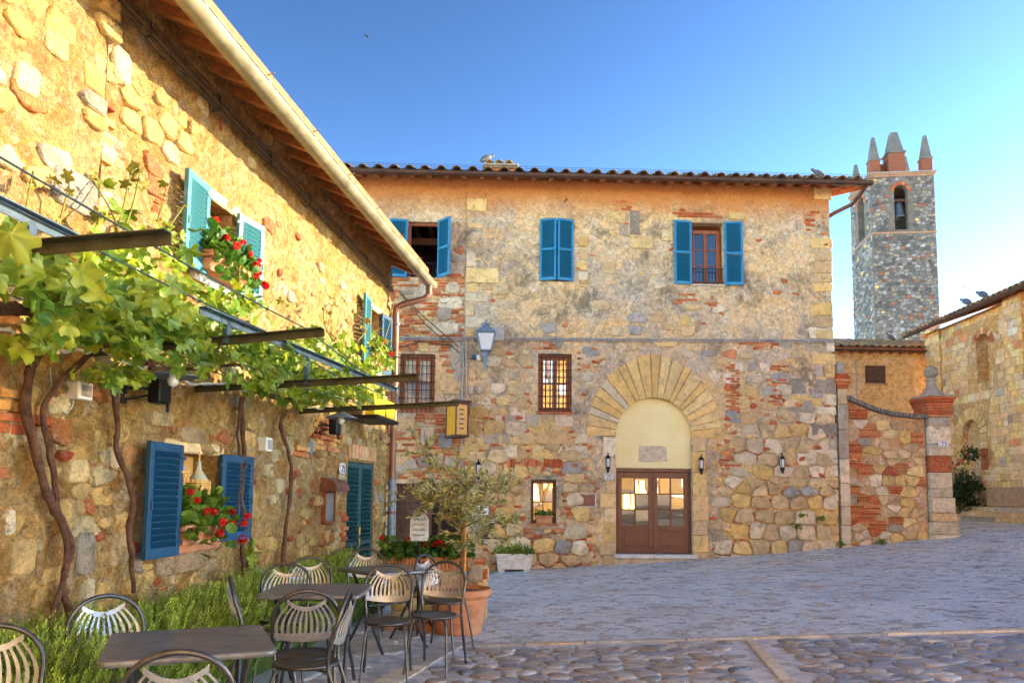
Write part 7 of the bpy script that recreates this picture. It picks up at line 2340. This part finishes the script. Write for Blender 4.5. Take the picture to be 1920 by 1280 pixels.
rm = MB()
def sprig(p, d, L, tint):
    d = d.normalized(); s = d.cross(Vector((.3, .8, .2))).normalized(); t = d.cross(s)
    n = 9
    for i in range(n):
        f = .12 + .88 * i / n
        for q in range(3):
            a = i * 1.3 + q * 2.1
            o = (s * cos(a) + t * sin(a)); b = p + d * L * f
            nl = L * .22 * (1.15 - .6 * f)
            e = b + (o * .8 + d * .9).normalized() * nl; w = (d.cross(o)) * .0045
            k = tint * (.72 + .45 * f)
            rm.add([b - w, b + w, e], [(0, 1, 2)], (k * 1.02, k, k * .9), False)
for _ in range(6500):
    u = rng.uniform(2.2, 9.95); a = pi * rng.uniform(.02, .82)
    wv = hd_(u)
    if u < 3: pass
    y = .3 - wv * .44 - cos(a) * wv * .40
    z = max(.02, hh(u) * .78 * sin(a) ** .6)
    p = Vector((u - 6, y, z)) + Vector((rng.gauss(0, .03), rng.gauss(0, .03), rng.gauss(0, .025)))
    d = Vector((rng.gauss(0, .22), -.35 * cos(a) + rng.gauss(0, .20), .95))
    sprig(p, d, rng.uniform(.13, .25), rng.choice([1, 1.2, .75, .5, 1.5]))
rm.build('foliage', M['rosemary'], rh, kind='stuff')
# small vine shoot and weeds at wall feet
def weed(loc, n, r, label, mat='gerleaf', name='weed'):
    w_ = empty(name, loc, 0, label, 'plant', 'weeds at the foot of the walls')
    m_ = MB()
    for _ in range(n): round_leaf(m_, (rng.gauss(0, r * .5), rng.gauss(-.02, r * .3), abs(rng.gauss(.3, .4)) * r), rng.uniform(.02, .04), .3, dim())
    for k in range(5): m_.tube([(0, 0, 0), (rng.gauss(0, r * .4), -.02, r * .8)], .004, 4)
    m_.build('foliage', M[mat], w_)
for (x, y, off, r, lb) in ((1500, 968, .06, .14, 'higher of two green weed tufts in the rubble wall below the lone wall lamp'), (1494, 990, .06, .16, 'lower of two green weed tufts in the rubble wall below the lone wall lamp'), (1538, 975, .06, .09, 'tiny green tuft in the wall joint close to the building corner'), (1576, 1022, .08, .12, 'green tuft at the foot of the building corner'), (1652, 1018, .1, .10, 'green tuft at the foot of the boundary wall')):
    u, z = FF.uv(x, y, off); weed(FF.w(u, -off, z), 26, r, lb)
u, z = LF.uv(475, 1062, .12)
w_ = empty('vine_shoot', LF.w(u, -.12, z), LF.ang, 'low pale-green vine shoot sprouting beside the double vine trunk above the rosemary', 'vine shoot')
m_ = MB()
for k in range(9): m_.add(*VLEAF[k % 7], (1, 1.05, .9), True, Matrix.Translation((rng.gauss(0, .07), rng.gauss(0, .03), rng.uniform(-.12, .22))) @ rand_rot(.3) @ Matrix.Scale(rng.uniform(.04, .065), 4))
m_.tube([(0, 0, -.3), (.02, 0, 0), (-.03, 0, .25)], .006, 5); m_.build('foliage', M['vineleaf'], w_)

# ------------------------------------------------------------------ birds
def pigeon(loc, rz, label, sc=1.0):
    r_ = empty('pigeon', loc, rz, label, 'bird', 'pigeons on the roofs')
    m_ = MB(smooth=True); Mx = Matrix.Rotation(R(62), 4, 'Y') @ Matrix.Scale(sc, 4)
    m_.lathe([(.001, -.17), (.035, -.14), (.065, -.07), (.075, 0), (.06, .07), (.035, .11), (.03, .14), (.036, .165), (.028, .19), (.001, .205)], 12, M=Matrix.Translation((0, 0, .11 * sc)) @ Mx)
    m_.build('body', M['feather'], r_)
    m_ = MB()
    h = Matrix.Translation((0, 0, .11 * sc)) @ Mx
    m_.add([h @ Vector((0, 0, .19)), h @ Vector((-.02, .0, .225)), h @ Vector((.008, .006, .20)), h @ Vector((.008, -.006, .20))], [(0, 1, 2), (0, 3, 1), (1, 3, 2)]); m_.build('beak', M['iron'], r_)
    m_ = MB(); m_.add([h @ Vector(q) for q in ((.01, -.03, -.14), (.01, .03, -.14), (.03, .04, -.27), (.03, -.04, -.27), (.0, 0, -.14))], [(0, 1, 2, 3), (0, 4, 1)]); m_.build('tail', M['feather'], r_)
    for s in (-1, 1):
        m_ = MB(smooth=True); m_.add([h @ Vector(q) for q in ((-.02, s * .07, .06), (.05, s * .06, .05), (.05, s * .045, -.17), (-.01, s * .078, -.06))], [(0, 1, 2, 3)]); m_.build('wing', M['feather'], r_)
        m_ = MB(); m_.tube([(0, s * .025, .06 * sc), (0.01, s * .025, 0)], .005, 5); m_.tube([(0.03, s * .025, .003), (-.02, s * .025, .003)], .004, 4); m_.build('leg', M['plaque'], r_)
u, z = FF.uv(1533, 328, -.2); pigeon(FF.w(u, .1, ze + .1 * slope_f + .20), R(190), 'pigeon standing on the tiled ridge above the facade gutter', 1.25)
u, z = FF.uv(912, 305, -1.4); pigeon(FF.w(u, 1.5, cz1 + .09), R(20), 'pale pigeon perched on the chimney slab', 1.2)
for (x, lb) in ((1812, 'pigeon on the church eave, the one farther along the roof'), (1843, 'pigeon on the church eave, the one nearer the right edge')):
    u = CF.uv(x, 570, .4)[0]; pigeon(CF.w(u, -.40, CE + .10 + .15 * s3 + .10), R(100), lb, 1.6)
TZr = YF.uv(1720, 636)[1]
pigeon(YF.w(YF.uv(1718, 640)[0], 1.9, ye + .08 + 2.3 * s2 + .12), R(200), 'dark pigeon on the tiles of the ochre house beside the church corner', 1.6)
def swallow(px, py, dist, label, span, yaw, bank):
    d = ray(px, py).normalized(); q = Vector((0, 0, EYE)) + d * dist
    r_ = empty('flying_bird', q, 0, label, 'bird', 'birds in flight'); r_.rotation_euler = (bank, .3, yaw)
    m_ = MB(smooth=True); s = span
    m_.lathe([(.001, -.30 * s), (.04 * s, -.2 * s), (.07 * s, 0), (.05 * s, .13 * s), (.045 * s, .18 * s), (.001, .24 * s)], 8, M=Matrix.Rotation(pi / 2, 4, 'Y')); m_.build('body', M['swallow'], r_)
    m_ = MB(); m_.add([(-.25 * s, 0, 0), (-.42 * s, .07 * s, 0), (-.36 * s, 0, 0), (-.42 * s, -.07 * s, 0)], [(0, 1, 2), (0, 2, 3)]); m_.build('tail', M['swallow'], r_)
    for e in (-1, 1):
        m_ = MB(); vs = [(.10 * s, e * .05 * s, .02 * s), (.14 * s, e * .28 * s, .08 * s), (-.02 * s, e * .55 * s, .05 * s), (-.06 * s, e * .28 * s, .07 * s), (-.10 * s, e * .05 * s, .02 * s)]
        vs += [(x, y, z - .01 * s) for x, y, z in vs]
        m_.add(vs, [(0, 1, 3, 4), (1, 2, 3), (5, 9, 8, 6), (6, 8, 7)]); m_.build('wing', M['swallow'], r_)
swallow(688, 68, 20, 'dark bird flying high in the blue sky above the facade roof', .26, .6, .7)
swallow(1061, 376, 15, 'small swallow flying in front of the facade between the upper windows', .20, 2.2, -.9)
swallow(1808, 538, 40, 'tiny distant bird in the pale sky above the church roof', .22, 1.0, .4)
